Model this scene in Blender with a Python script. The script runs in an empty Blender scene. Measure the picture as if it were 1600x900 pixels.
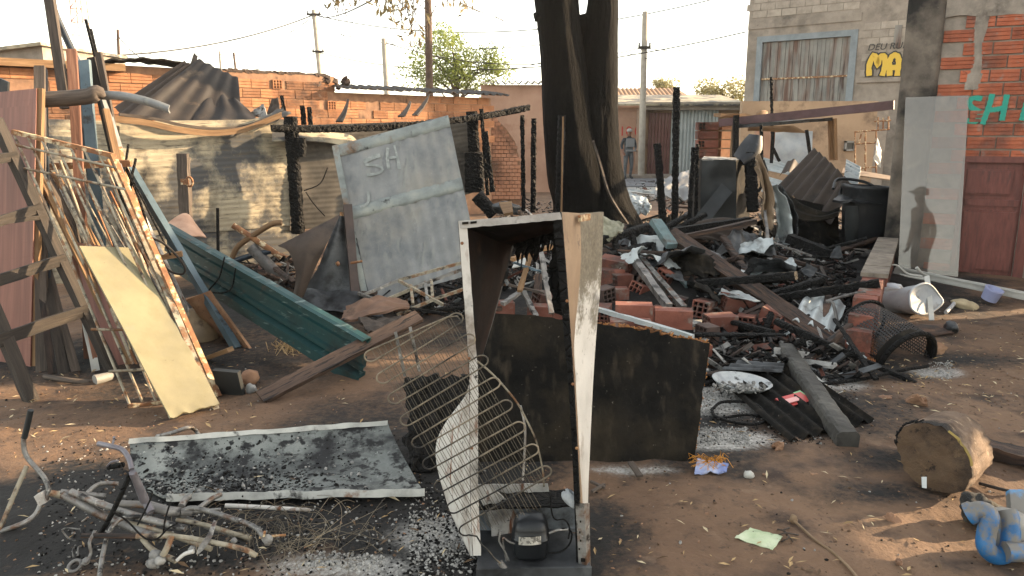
import bpy, bmesh, math, random
from mathutils import Vector, Matrix, noise
random.seed(7)
R = random.random
def U(a, b): return a + (b - a) * random.random()
V = Vector
S = bpy.context.scene
COL = S.collection
# ------------------------------------------------------------------ camera, sky, sun, exposure
F, TH, H = 1156.0, math.radians(11.75), 1.6          # focal length in photo pixels (1600 wide), pitch, eye height
cam = bpy.data.cameras.new("camera")
cam.sensor_width = 36.0
cam.lens = F * 36.0 / 1600.0
cam.clip_start, cam.clip_end = 0.05, 3000
camo = bpy.data.objects.new("camera", cam)
camo.location = (0, 0, H)
camo.rotation_euler = (math.pi / 2 - TH, 0, 0)
COL.objects.link(camo)
S.camera = camo
SUN_AZ, SUN_EL = math.radians(15), math.radians(16.5)   # from +X turned towards +Y; above the horizon
sdir = V((math.cos(SUN_AZ) * math.cos(SUN_EL), math.sin(SUN_AZ) * math.cos(SUN_EL), math.sin(SUN_EL)))
w = bpy.data.worlds.new("World")
S.world = w
w.use_nodes = True
nt = w.node_tree
sky = nt.nodes.new("ShaderNodeTexSky")
sky.sky_type = 'NISHITA'
sky.sun_disc = False
sky.sun_elevation = SUN_EL
sky.sun_rotation = math.pi / 2 - SUN_AZ
sky.air_density, sky.dust_density, sky.ozone_density = 1.0, 1.2, 0.0
bg = nt.nodes["Background"]
bg.inputs[1].default_value = 0.15
hz = nt.nodes.new("ShaderNodeHueSaturation")        # a hazy sky: the blue is washed out all over
hz.inputs["Saturation"].default_value = 0.45
tn = nt.nodes.new("ShaderNodeMixRGB"); tn.blend_type = 'MULTIPLY'; tn.inputs[0].default_value = 1; tn.inputs[2].default_value = (1.06, 1.0, 0.90, 1)
nt.links.new(sky.outputs[0], hz.inputs["Color"]); nt.links.new(hz.outputs[0], tn.inputs[1]); nt.links.new(tn.outputs[0], bg.inputs[0])
sl = bpy.data.lights.new("sun", 'SUN')
sl.energy, sl.angle, sl.color = 3.7, math.radians(0.5), (1.0, 0.74, 0.46)
so = bpy.data.objects.new("sun", sl)
so.rotation_euler = sdir.to_track_quat('Z', 'Y').to_euler()
COL.objects.link(so)
S.view_settings.view_transform = 'Standard'
S.view_settings.look = 'None'
S.view_settings.exposure = 2.2
S.view_settings.gamma = 1
S.cycles.max_bounces = 6
S.cycles.transparent_max_bounces = 12
# ------------------------------------------------------------------ pixel of the photograph -> point of the place
CS, SN = math.cos(TH), math.sin(TH)
def ray(px, py):
    dx, dy = (px - 800) / F, (450 - py) / F
    return V((dx, CS + dy * SN, -SN + dy * CS))
def P(px, py, Y):
    d = ray(px, py)
    return V((0, 0, H)) + d * (Y / d.y)
def G(px, py, z=0.0):
    d = ray(px, py)
    return V((0, 0, H)) + d * ((z - H) / d.z)
def RP(px, py, p, n):
    d = ray(px, py); o = V((0, 0, H))
    return o + d * ((V(p) - o).dot(V(n)) / d.dot(V(n)))
def PP(seq, Y=None):
    return [P(a[0], a[1], a[2] if len(a) > 2 else Y) for a in seq]
def GG(seq, z=None):
    return [G(a[0], a[1], a[2] if len(a) > 2 else z) for a in seq]
def lerp(a, b, t): return a + (b - a) * t
def fbm(v, o=4): return noise.fractal(v, 1.0, 2.0, o)
def catmull(pts, t):
    n = len(pts) - 1
    x = min(max(t, 0), 1) * n
    i = min(int(x), n - 1); f = x - i
    p1, p2 = pts[i], pts[i + 1]
    p0 = pts[i - 1] if i > 0 else p1 * 2 - p2
    p3 = pts[i + 2] if i + 2 <= n else p2 * 2 - p1
    return 0.5 * ((2 * p1) + (p2 - p0) * f + (2 * p0 - 5 * p1 + 4 * p2 - p3) * f * f + (3 * p1 - p0 - 3 * p2 + p3) * f ** 3)
def smooth(pts, n): return [catmull(pts, i / n) for i in range(n + 1)]

# ------------------------------------------------------------------ mesh builder
class MB:
    def __init__(s): s.v, s.f, s.m, s.sm, s.uv = [], [], [], [], []
    def add(s, vs, fs, mi=0, sm=False, uvs=None):
        b = len(s.v); s.v += [tuple(x) for x in vs]
        for k, f in enumerate(fs):
            s.f.append(tuple(b + i for i in f)); s.m.append(mi); s.sm.append(sm)
            s.uv += (uvs[k] if uvs else [(s.v[b + i][0] + s.v[b + i][1], s.v[b + i][2]) for i in f])
        return s
    def box(s, c, a, b, d, mi=0):
        c, a, b, d = V(c), V(a), V(b), V(d)
        vs = [c + a * i + b * j + d * k for i in (-1, 1) for j in (-1, 1) for k in (-1, 1)]
        fs = [(0, 1, 3, 2), (4, 6, 7, 5), (0, 4, 5, 1), (2, 3, 7, 6), (0, 2, 6, 4), (1, 5, 7, 3)]
        if a.cross(b).dot(d) < 0: fs = [f[::-1] for f in fs]
        la, lb, ld = a.length, b.length, d.length
        uvs = []
        for f in fs:
            q = []
            for i in f:
                x, y, z = (i >> 2) * 2 * la, ((i >> 1) & 1) * 2 * lb, (i & 1) * 2 * ld
                q.append((x, y + z) if la >= max(lb, ld) else ((y, x + z) if lb >= ld else (z, x + y)))
            uvs.append(q)
        return s.add(vs, fs, mi, False, uvs)
    def beam(s, p0, p1, w, h, seg=1, jit=0.0, up=(0, 0, 1), mi=0, taper=1.0, bow=None, roll=0.0):
        p0, p1 = V(p0), V(p1); d = (p1 - p0); L = d.length; d.normalize()
        up = V(up)
        if abs(d.dot(up)) > 0.97: up = V((0, -1, 0))
        sd = d.cross(up).normalized(); u2 = sd.cross(d).normalized()
        if roll:
            q = Matrix.Rotation(roll, 3, d); sd, u2 = q @ sd, q @ u2
        rings = []
        so_ = R() * 50
        for k in range(seg + 1):
            t = k / seg; c = lerp(p0, p1, t)
            if bow: c = c + V(bow) * (4 * t * (1 - t))
            q = lerp(1, taper, t)
            r = []
            for a, b in ((-1, -1), (1, -1), (1, 1), (-1, 1)):
                j = V((U(-1, 1), U(-1, 1), U(-1, 1))) * jit
                r.append(c + sd * (a * w / 2 * q) + u2 * (b * h / 2 * q) + j)
            rings.append(r)
        vs = [x for r in rings for x in r]
        fs, uvs = [], []
        per = [0, w, w + h, 2 * w + h, 2 * w + 2 * h]
        for k in range(seg):
            for i in range(4):
                a = k * 4 + i; b = k * 4 + (i + 1) % 4
                fs.append((a, b, b + 4, a + 4))
                u0, u1 = so_ + L * k / seg, so_ + L * (k + 1) / seg
                uvs.append([(u0, per[i]), (u0, per[i + 1]), (u1, per[i + 1]), (u1, per[i])])
        n = len(vs)
        fs.append((3, 2, 1, 0)); uvs.append([(0, 0), (w, 0), (w, h), (0, h)])
        fs.append((n - 4, n - 3, n - 2, n - 1)); uvs.append([(0, 0), (w, 0), (w, h), (0, h)])
        return s.add(vs, fs, mi, False, uvs)
    def tube(s, pts, r, n=8, caps=True, mi=0, sm=True, hollow=False):
        pts = [V(p) for p in pts]
        rs = list(r) if isinstance(r, (list, tuple)) else [r] * len(pts)
        t0 = (pts[1] - pts[0]).normalized()
        a = V((0, 0, 1)) if abs(t0.z) < 0.9 else V((0, 1, 0))
        nrm = t0.cross(a).normalized()
        vs, lens, L = [], [], 0
        for i, p in enumerate(pts):
            t = (pts[min(i + 1, len(pts) - 1)] - pts[max(i - 1, 0)])
            if t.length < 1e-9: t = t0
            t.normalize()
            nrm = (nrm - t * nrm.dot(t)); nrm.normalize(); b = t.cross(nrm)
            if i: L += (p - pts[i - 1]).length
            lens.append(L)
            for k in range(n):
                g = 2 * math.pi * k / n
                vs.append(p + (nrm * math.cos(g) + b * math.sin(g)) * rs[i])
        fs, uvs = [], []
        for i in range(len(pts) - 1):
            for k in range(n):
                k2 = (k + 1) % n
                fs.append((i * n + k, i * n + k2, (i + 1) * n + k2, (i + 1) * n + k))
                c = 2 * math.pi * rs[i] / n
                uvs.append([(lens[i], k * c), (lens[i], (k + 1) * c), (lens[i + 1], (k + 1) * c), (lens[i + 1], k * c)])
        s.add(vs, fs, mi, sm, uvs)
        if caps:
            m = len(vs)
            s.add(vs[:n], [tuple(range(n))[::-1]], mi, False, [[(math.cos(k), math.sin(k)) for k in range(n)]])
            s.add(vs[m - n:], [tuple(range(n))], mi, False, [[(math.cos(k), math.sin(k)) for k in range(n)]])
        return s
    def surf(s, f, nu, nv, th=0.0, mi=0, mb_=None, lu=1.0, lv=1.0, sm=True, hole=None):
        g = [[V(f(i / nu, j / nv)) for i in range(nu + 1)] for j in range(nv + 1)]
        idx = lambda i, j: j * (nu + 1) + i
        vs = [p for r in g for p in r]
        fs, uvs = [], []
        for j in range(nv):
            for i in range(nu):
                if hole and hole((i + .5) / nu, (j + .5) / nv): continue
                fs.append((idx(i, j), idx(i + 1, j), idx(i + 1, j + 1), idx(i, j + 1)))
                uvs.append([(lu * i / nu, lv * j / nv), (lu * (i + 1) / nu, lv * j / nv), (lu * (i + 1) / nu, lv * (j + 1) / nv), (lu * i / nu, lv * (j + 1) / nv)])
        s.add(vs, fs, mi, sm, uvs)
        if th:
            ns = []
            for j in range(nv + 1):
                for i in range(nu + 1):
                    du = g[j][min(i + 1, nu)] - g[j][max(i - 1, 0)]
                    dv = g[min(j + 1, nv)][i] - g[max(j - 1, 0)][i]
                    n = du.cross(dv)
                    ns.append(n.normalized() if n.length > 1e-12 else V((0, 0, 1)))
            bs = [v - n * th for v, n in zip(vs, ns)]
            m2 = mi if mb_ is None else mb_
            s.add(bs, [f_[::-1] for f_ in fs], m2, sm, [u[::-1] for u in uvs])
            # rim: every edge used by one face only
            cnt = {}
            for k, f_ in enumerate(fs):
                for a, b in zip(f_, f_[1:] + f_[:1]):
                    cnt[(a, b)] = k
            rv, rf = [], []
            for (a, b) in cnt:
                if (b, a) not in cnt:
                    q = len(rv); rv += [vs[a], vs[b], bs[b], bs[a]]; rf.append((q + 1, q, q + 3, q + 2))
            s.add(rv, rf, mi, False)
        return s
    def ruled(s, A, B, nu, nv, th=0.0, mi=0, mb_=None, fn=None, smo=True):
        A = [V(a) for a in A]; B = [V(b) for b in B]
        def f(u, v):
            a = catmull(A, u) if smo else lin(A, u)
            b = catmull(B, u) if smo else lin(B, u)
            p = lerp(a, b, v)
            return p + fn(u, v) if fn else p
        lu = sum((A[i + 1] - A[i]).length for i in range(len(A) - 1)); lv = (A[0] - B[0]).length
        return s.surf(f, nu, nv, th, mi, mb_, lu, lv)
    def quad(s, a, b, c, d, nu=1, nv=1, th=0.01, mi=0, mb_=None, fn=None, hole=None):
        """bilinear sheet a(0,0) b(1,0) c(1,1) d(0,1)"""
        a, b, c, d = V(a), V(b), V(c), V(d)
        n = (b - a).cross(d - a).normalized()
        def f(u, v):
            p = lerp(lerp(a, b, u), lerp(d, c, u), v)
            return p + (n * fn(u, v) if fn else V((0, 0, 0)))
        return s.surf(f, nu, nv, th, mi, mb_, (b - a).length, (d - a).length, True, hole)
    def lathe(s, c, ax, prof, n=16, mi=0, sq=0.0, sx=1.0, sy=1.0, side=None):
        """profile (radius, height) turned about axis ax at c; sq > 0 squares the section"""
        ax = V(ax).normalized()
        a = V(side) if side else (V((1, 0, 0)) if abs(ax.x) < 0.9 else V((0, 1, 0)))
        e1 = (a - ax * a.dot(ax)).normalized(); e2 = ax.cross(e1)
        vs, fs = [], []
        for r, h in prof:
            for k in range(n):
                g = 2 * math.pi * (k + .5) / n
                x, y = math.cos(g), math.sin(g)
                if sq:
                    e = 2 / (2 + sq)
                    x = math.copysign(abs(x) ** e, x); y = math.copysign(abs(y) ** e, y)
                vs.append(V(c) + e1 * (x * r * sx) + e2 * (y * r * sy) + ax * h)
        for i in range(len(prof) - 1):
            for k in range(n):
                k2 = (k + 1) % n
                fs.append((i * n + k, i * n + k2, (i + 1) * n + k2, (i + 1) * n + k))
        s.add(vs, fs, mi, True)
        for ring, flip in ((0, True), (len(prof) - 1, False)):
            if prof[ring][0] > 1e-4:
                q = vs[ring * n:(ring + 1) * n]
                s.add(q, [tuple(range(n))[::-1] if flip else tuple(range(n))], mi, False)
        return s
    def rock(s, c, r, sub=2, amp=.35, mi=0, seed=None, sc=(1, 1, 1), rot=None, sm=True):
        vs, fs = ICO(sub)
        o = V((R(), R(), R())) * 100
        q = rot or Matrix.Rotation(U(0, 6), 3, V((U(-1, 1), U(-1, 1), U(-1, 1))).normalized())
        out = []
        for v in vs:
            k = 1 + amp * noise.noise(v * 1.3 + o) + amp * .5 * noise.noise(v * 3.1 + o)
            p = V((v.x * sc[0], v.y * sc[1], v.z * sc[2])) * (r * k)
            out.append(V(c) + q @ p)
        return s.add(out, fs, mi, sm)
    def char(s, p0, p1, w, h, step=.022, depth=.012, cell=.045, mi=0, bow=None, taper=1.0, n=16):
        """alligatored charred timber: blocks parted by real cracks"""
        p0, p1 = V(p0), V(p1); d = p1 - p0; L = d.length; d.normalize()
        up = V((0, 0, 1)) if abs(d.z) < .95 else V((0, -1, 0))
        sd = d.cross(up).normalized(); u2 = sd.cross(d)
        nr = max(3, int(L / step)); seed = R() * 99
        vs, fs = [], []
        for k in range(nr + 1):
            t = k / nr; c = lerp(p0, p1, t)
            if bow: c = c + V(bow) * (4 * t * (1 - t))
            tp = lerp(1, taper, t) * (1 + .10 * noise.noise(V((L * t * 5, seed, 0))))
            for i in range(n):
                g = 2 * math.pi * i / n
                x, y = math.cos(g), math.sin(g)
                x = math.copysign(abs(x) ** .6, x); y = math.copysign(abs(y) ** .6, y)
                q = V((L * t / cell, math.cos(g) * 1.3 + seed, math.sin(g) * 1.3))
                ds, _ = noise.voronoi(q)
                e = min(1, (ds[1] - ds[0]) / .25)
                off = -depth * (1 - e) + depth * .8 * noise.noise(q * 1.7)
                ww, hh = w / 2 * tp + off, h / 2 * tp + off
                vs.append(c + sd * (x * ww) + u2 * (y * hh))
        for k in range(nr):
            for i in range(n):
                j = (i + 1) % n
                fs.append((k * n + i, k * n + j, (k + 1) * n + j, (k + 1) * n + i))
        fs.append(tuple(range(n))[::-1]); fs.append(tuple(range(nr * n, nr * n + n)))
        return s.add(vs, fs, mi, False)
def lin(A, u):
    x = min(max(u, 0), 1) * (len(A) - 1); i = min(int(x), len(A) - 2)
    return lerp(A[i], A[i + 1], x - i)
_ico = {}
def ICO(sub):
    if sub not in _ico:
        b = bmesh.new(); bmesh.ops.create_icosphere(b, subdivisions=sub, radius=1)
        _ico[sub] = ([v.co.copy() for v in b.verts], [tuple(v.index for v in f.verts) for f in b.faces]); b.free()
    return _ico[sub]
def mesh_of(mb, name, mats, origin):
    me = bpy.data.meshes.new(name)
    me.from_pydata([(x - origin[0], y - origin[1], z - origin[2]) for x, y, z in mb.v], [], mb.f)
    for m in (mats if isinstance(mats, (list, tuple)) else [mats]): me.materials.append(m)
    me.polygons.foreach_set("material_index", mb.m)
    me.polygons.foreach_set("use_smooth", mb.sm)
    uv = me.uv_layers.new(name="UVMap")
    uv.data.foreach_set("uv", [c for u in mb.uv for c in u])
    me.update()
    return me
def base_of(mb):
    xs = [v[0] for v in mb.v]; ys = [v[1] for v in mb.v]; zs = [v[2] for v in mb.v]
    return V(((min(xs) + max(xs)) / 2, (min(ys) + max(ys)) / 2, min(zs)))
def tag(o, label=None, cat=None, group=None, kind=None):
    for k, x in (('label', label), ('category', cat), ('group', group), ('kind', kind)):
        if x: o[k] = x
    return o
def solo(name, mb, mats, label=None, cat=None, group=None, kind=None):
    b = base_of(mb)
    o = bpy.data.objects.new(name, mesh_of(mb, name, mats, b)); o.location = b
    COL.objects.link(o)
    return tag(o, label, cat, group, kind)
def thing(name, label, cat, base, group=None):
    o = bpy.data.objects.new(name, None); o.location = base; o.empty_display_size = .1
    COL.objects.link(o)
    return tag(o, label, cat, group)
def wloc(o):
    l = V(o.location)
    while o.parent: o = o.parent; l = l + V(o.location)
    return l
def part(parent, name, mb, mats, label=None, kind=None):
    b = base_of(mb)
    o = bpy.data.objects.new(name, mesh_of(mb, name, mats, b))
    o.parent = parent; o.location = b - wloc(parent)
    COL.objects.link(o)
    if label: o['label'] = label
    if kind: o['kind'] = kind
    return o
def inst(parent, name, me, M4):
    """a piece sharing mesh data: M4 is its world matrix (the parent is never rotated)"""
    o = bpy.data.objects.new(name, me); o.parent = parent
    m = M4.copy(); m.translation = M4.translation - wloc(parent)
    o.matrix_local = m
    COL.objects.link(o)
    return o

# ------------------------------------------------------------------ materials
def C(h):
    h = h.lstrip('#')
    f = lambda c: c / 12.92 if c <= .04045 else ((c + .055) / 1.055) ** 2.4
    return tuple(f(int(h[i:i + 2], 16) / 255) for i in (0, 2, 4)) + (1,)
_m = {}
def M(name, cols, scale=6, detail=7, coord='Object', stretch=(1, 1, 1), rough=.85, metal=0.0, bump=.25, bdist=.01, spots=(), rnd=0.0, cracks=0, wave=None, alpha=None, spec=.5, dist=0.0, groove=None):
    if name in _m: return _m[name]
    m = bpy.data.materials.new(name); m.use_nodes = True; _m[name] = m
    T = m.node_tree; N = T.nodes; L = T.links; bs = N["Principled BSDF"]
    bs.inputs["Specular IOR Level"].default_value = spec
    if coord == 'World':
        src = N.new("ShaderNodeNewGeometry").outputs["Position"]
    else:
        src = N.new("ShaderNodeTexCoord").outputs[coord]
    oi = N.new("ShaderNodeObjectInfo")
    mp = N.new("ShaderNodeMapping"); mp.inputs["Scale"].default_value = stretch
    if coord != 'World':
        cr = N.new("ShaderNodeMath"); cr.operation = 'MULTIPLY'; cr.inputs[1].default_value = 37
        L.new(oi.outputs["Random"], cr.inputs[0])
        cv = N.new("ShaderNodeCombineXYZ")
        for i in range(3): L.new(cr.outputs[0], cv.inputs[i])
        L.new(cv.outputs[0], mp.inputs["Location"])
    L.new(src, mp.inputs["Vector"])
    def nz(sc, det=7, ro=.6, d=0.0):
        n = N.new("ShaderNodeTexNoise"); n.inputs["Scale"].default_value = sc; n.inputs["Detail"].default_value = det
        n.inputs["Roughness"].default_value = ro; n.inputs["Distortion"].default_value = d
        L.new(mp.outputs[0], n.inputs["Vector"]); return n.outputs["Fac"]
    n1 = nz(scale, detail, .62, dist)
    rp = N.new("ShaderNodeValToRGB"); L.new(n1, rp.inputs[0])
    el = rp.color_ramp.elements
    k = len(cols)
    pos = [.28 + .44 * i / max(1, k - 1) for i in range(k)]
    while len(el) < k: el.new(.5)
    for i, c in enumerate(cols):
        el[i].position = pos[i]; el[i].color = C(c)
    colr = rp.outputs[0]
    if wave:   # (scale, colour, strength): bands across v (wood grain, slats of dirt)
        wv = N.new("ShaderNodeTexWave"); wv.bands_direction = 'Y'; wv.inputs["Scale"].default_value = wave[0]
        wv.inputs["Distortion"].default_value = 6; wv.inputs["Detail"].default_value = 4; wv.inputs["Detail Scale"].default_value = 1.2
        L.new(mp.outputs[0], wv.inputs["Vector"])
        mm = N.new("ShaderNodeMath"); mm.operation = 'MULTIPLY'; mm.inputs[1].default_value = wave[2]
        L.new(wv.outputs["Fac"], mm.inputs[0])
        mx = N.new("ShaderNodeMixRGB"); L.new(mm.outputs[0], mx.inputs[0]); L.new(colr, mx.inputs[1]); mx.inputs[2].default_value = C(wave[1]); colr = mx.outputs[0]
    for sp in spots:   # (colour, scale, lo, hi[, stretch])
        if len(sp) > 4:
            mp2 = N.new("ShaderNodeMapping"); mp2.inputs["Scale"].default_value = sp[4]; L.new(src, mp2.inputs["Vector"])
            n = N.new("ShaderNodeTexNoise"); n.inputs["Scale"].default_value = sp[1]; n.inputs["Detail"].default_value = 6
            L.new(mp2.outputs[0], n.inputs["Vector"]); ns = n.outputs["Fac"]
        else:
            ns = nz(sp[1], 8, .65)
        mr = N.new("ShaderNodeMapRange"); mr.inputs["From Min"].default_value = sp[2]; mr.inputs["From Max"].default_value = sp[3]
        L.new(ns, mr.inputs["Value"])
        mx = N.new("ShaderNodeMixRGB"); L.new(mr.outputs[0], mx.inputs[0]); L.new(colr, mx.inputs[1]); mx.inputs[2].default_value = C(sp[0]); colr = mx.outputs[0]
    if rnd:
        hv = N.new("ShaderNodeHueSaturation")
        mr = N.new("ShaderNodeMapRange"); mr.inputs["To Min"].default_value = 1 - rnd; mr.inputs["To Max"].default_value = 1 + rnd * .6
        L.new(oi.outputs["Random"], mr.inputs["Value"]); L.new(mr.outputs[0], hv.inputs["Value"]); L.new(colr, hv.inputs["Color"])
        colr = hv.outputs[0]
    L.new(colr, bs.inputs["Base Color"])
    bs.inputs["Metallic"].default_value = metal
    rr = N.new("ShaderNodeMapRange"); rr.inputs["To Min"].default_value = max(.05, rough - .15); rr.inputs["To Max"].default_value = min(1, rough + .15)
    L.new(nz(scale * 2.3, 4), rr.inputs["Value"]); L.new(rr.outputs[0], bs.inputs["Roughness"])
    hgt_ = nz(scale * 3.5, 8, .7)
    if cracks:
        vo = N.new("ShaderNodeTexVoronoi"); vo.feature = 'DISTANCE_TO_EDGE'; vo.inputs["Scale"].default_value = cracks
        L.new(mp.outputs[0], vo.inputs["Vector"])
        mr = N.new("ShaderNodeMapRange"); mr.inputs["From Max"].default_value = .12; L.new(vo.outputs["Distance"], mr.inputs["Value"])
        ad = N.new("ShaderNodeMath"); ad.operation = 'ADD'; L.new(hgt_, ad.inputs[0]); L.new(mr.outputs[0], ad.inputs[1]); hgt_ = ad.outputs[0]
    if bump:
        bp = N.new("ShaderNodeBump"); bp.inputs["Strength"].default_value = bump; bp.inputs["Distance"].default_value = bdist
        L.new(hgt_, bp.inputs["Height"]); L.new(bp.outputs[0], bs.inputs["Normal"])
    return m
CHAR = M('char', ['#060606', '#0d0c0b', '#181614'], 14, rough=.75, spec=.25, bump=.8, bdist=.02, cracks=22, spots=[('#4a4641', 60, .66, .78)])
CHARB = M('char_board', ['#080807', '#100f0d', '#1b1814'], 5, rough=.85, spec=.15, bump=.6, bdist=.012, spots=[('#2b251c', 2.4, .5, .7), ('#3b342b', 4, .56, .85, (5, 5, .6)), ('#2e2924', 9, .62, .76), ('#6a645b', 46, .66, .72)])
CHARWOOD = M('charred_brown_wood', ['#1a1411', '#3d2c22', '#5f4635'], 3, coord='UV', stretch=(1.2, 14, 14), rough=.8, bump=.6, spots=[('#0d0b0a', 4, .5, .62)], rnd=.3)
GREYWOOD = M('weathered_grey_wood', ['#2f2924', '#473e37', '#5d5249'], 3, coord='UV', stretch=(1, 16, 16), rough=.9, bump=.5, spots=[('#221c18', 5, .6, .72)], rnd=.25)
DARKWOOD = M('dark_old_wood', ['#1d1916', '#2d2722', '#3c342d'], 3, coord='UV', stretch=(1, 16, 16), rough=.9, bump=.5, spots=[('#15110f', 5, .55, .7)], rnd=.25)
PALEWOOD = M('pale_raw_wood', ['#63492f', '#7d6042', '#927453'], 3, coord='UV', stretch=(1, 14, 14), rough=.85, bump=.4, spots=[('#4c3826', 5, .6, .75)], rnd=.3)
BROWNWOOD = M('brown_sawn_wood', ['#4f3225', '#6f4a38', '#85604b'], 3, coord='UV', stretch=(1, 14, 14), rough=.8, bump=.4, rnd=.25)
LAMINATE = M('pink_brown_laminate', ['#5f3c33', '#744b40', '#85594c'], 2.2, coord='UV', stretch=(.5, 12, 12), rough=.5, bump=.05, spots=[('#6b4336', 2, .6, .8, (30, .8, 1))])
REDWOOD = M('red_brown_door_wood', ['#4a231d', '#5f2f27', '#6d3c33'], 4, coord='Object', stretch=(6, 6, 1), rough=.5, bump=.15, spots=[('#2c1a17', 3, .58, .75)])
GALV = M('burnt_galvanised_sheet', ['#636566', '#797b7b', '#8c8d8c'], 3, rough=.6, metal=.2, bump=.2, spots=[('#7d7b75', 1.5, .5, .66), ('#50555a', 2.2, .50, .74), ('#84867f', 2, .58, .9, (9, 9, .5)), ('#3f4345', 1.6, .60, .92, (13, 13, .5)), ('#8f918c', 60, .62, .74)])
GALVDARK = M('sooty_sheet', ['#2b2c2e', '#46484a', '#6a6c6c'], 3, rough=.5, metal=.3, bump=.25, spots=[('#141414', 4, .47, .62), ('#8d8f8c', 25, .68, .78)], rnd=.25)
IRON = M('burnt_corrugated_iron', ['#15110f', '#241d19', '#352c25'], 2.5, rough=.7, metal=.05, bump=.2, spots=[('#6a5a48', 3, .6, .75)], rnd=.2)
BROWNIRON = M('brown_rusty_sheet', ['#29211c', '#3f342c', '#54473d'], 3, rough=.75, metal=.05, bump=.2, spots=[('#221d1a', 3, .52, .7), ('#8b8378', 20, .68, .78)], rnd=.2)
FIBRE = M('fibre_cement_sheet', ['#877d6b', '#a29780', '#b0a58d'], 2.2, rough=.9, bump=.25, spots=[('#4a4a4a', .9, .47, .55), ('#242424', 1.3, .55, .7), ('#5c5345', 6, .56, .72, (1, 1, 9)), ('#c0b69f', 30, .68, .76)])
FIBREDARK = M('sooty_fibre_cement_sheet', ['#3a3733', '#57524b', '#6f6960'], 2.2, rough=.9, bump=.25, spots=[('#1c1a19', 1.6, .5, .68), ('#8c8476', 24, .68, .76)], rnd=.2)
CREAMPANEL = M('yellowed_panel', ['#6a6551', '#7b7459', '#887e61'], 2.5, rough=.55, bump=.12, spots=[('#737a78', 1.8, .6, .78), ('#6f684c', 1.5, .5, .9, (9, 9, .8)), ('#4b4436', 30, .66, .74)])
TEAL = M('dark_teal_paint', ['#0a2c2d', '#113a3b', '#1d4949'], 3, rough=.5, metal=.05, bump=.2, spots=[('#081a1a', 3, .5, .66), ('#4d3d2e', 7, .58, .68), ('#6e7f7b', 5, .62, .74, (1.5, 1.5, 8)), ('#8fa8a4', 45, .68, .74)])
BLUEPAINT = M('blue_grey_paint', ['#3a4a53', '#4a5c66', '#5c6d74'], 4, rough=.5, metal=.1, bump=.1, spots=[('#2a2522', 9, .58, .68), ('#9aa3a4', 40, .7, .76)], rnd=.2)
NAVY = M('dark_navy_paint', ['#141c24', '#1d2731', '#2b3741'], 5, rough=.45, bump=.1, spots=[('#080808', 8, .55, .68)], rnd=.2)
RUST = M('rusty_bar', ['#5a3a26', '#7c5334', '#96714a'], 12, rough=.8, bump=.3, spots=[('#c2b291', 14, .52, .62), ('#2d1d14', 16, .6, .7)])
BAR = M('flaking_white_bar', ['#706857', '#898170', '#9d9583'], 12, rough=.75, bump=.3, spots=[('#6d4c31', 11, .5, .6), ('#241a14', 13, .55, .66)])
PALEMETAL = M('scorched_pale_metal', ['#5f5d5a', '#7b7975', '#93908b'], 10, rough=.5, metal=.4, bump=.25, spots=[('#5d4331', 13, .53, .64), ('#1f1c1a', 9, .53, .61), ('#aaa69e', 30, .6, .66)], rnd=.25)
GREYTUBE = M('scorched_grey_tube', ['#4a4745', '#6a6764', '#85817c'], 10, rough=.55, metal=.3, bump=.2, spots=[('#201d1b', 9, .54, .66), ('#7d5d44', 12, .6, .7)], rnd=.2)
WHITEPAINT = M('burnt_white_paint', ['#a09d97', '#bab7b1', '#c9c6c0'], 3, rough=.5, bump=.2, spots=[('#6d6155', 3, .5, .64), ('#6b4228', 5, .58, .68, (6, 6, 1)), ('#2b2826', 2.2, .54, .68), ('#151312', 28, .62, .68)])
CREAMPAINT = M('scorched_cream_paint', ['#6f5b48', '#8d7862', '#a08c74'], 2, rough=.5, bump=.06, spots=[('#463729', 3, .54, .75), ('#2a221b', 9, .62, .72)])
LINER = M('scorched_fridge_liner', ['#14100d', '#281d17', '#433026'], 2.2, rough=.7, spec=.25, bump=.25, spots=[('#090807', 2.4, .46, .62), ('#5c4333', 5, .62, .78), ('#8a7a68', 50, .68, .74)])
TRAY = M('ash_caked_steel', ['#434645', '#696d6a', '#8a8d88'], 4, rough=.7, metal=.1, bump=.5, spots=[('#131416', 3.2, .47, .60), ('#0a0a0b', 16, .50, .58), ('#9a9c97', 48, .64, .70)])
BRICKO = M('orange_hollow_brick', ['#825639', '#976746', '#a47755'], 5, coord='World', rough=.9, bump=.4, rnd=.38, spots=[('#3b2a22', 1.1, .51, .68), ('#86705e', 7, .60, .72), ('#4b3224', 16, .62, .7)])
BRICKR = M('red_hollow_brick', ['#8a452d', '#a2583c', '#b06749'], 5, coord='World', rough=.85, bump=.4, rnd=.35, spots=[('#4f3a34', 1.5, .52, .7), ('#857870', 7, .58, .7), ('#4a2a20', 16, .62, .7)])
BRICKL = M('loose_red_brick', ['#64382c', '#764638', '#86584a'], 5, rough=.95, bump=.6, rnd=.4, spots=[('#1d1714', 3.5, .50, .66), ('#857a70', 7, .54, .72)])
MORTAR = M('grey_mortar', ['#6e665e', '#847b71', '#958b80'], 8, coord='World', rough=.95, bump=.5, spots=[('#3f3833', 2.5, .58, .74)])
MORTARO = M('clay_stained_mortar', ['#6b5140', '#83634d', '#937459'], 8, coord='World', rough=.95, bump=.4, spots=[('#2b221d', 2.5, .58, .7)])
CONC = M('grey_concrete', ['#70675d', '#857b70', '#958b7f'], 3, coord='World', rough=.95, bump=.4, spots=[('#5b544c', 1.2, .54, .7), ('#3c3733', 5, .66, .76)])
SOOTCONC = M('sooty_concrete_column', ['#4a433c', '#625950', '#756b60'], 4, coord='World', rough=.9, bump=.35, spots=[('#171513', 1.2, .44, .6), ('#a29a8e', 16, .68, .76)])
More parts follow.
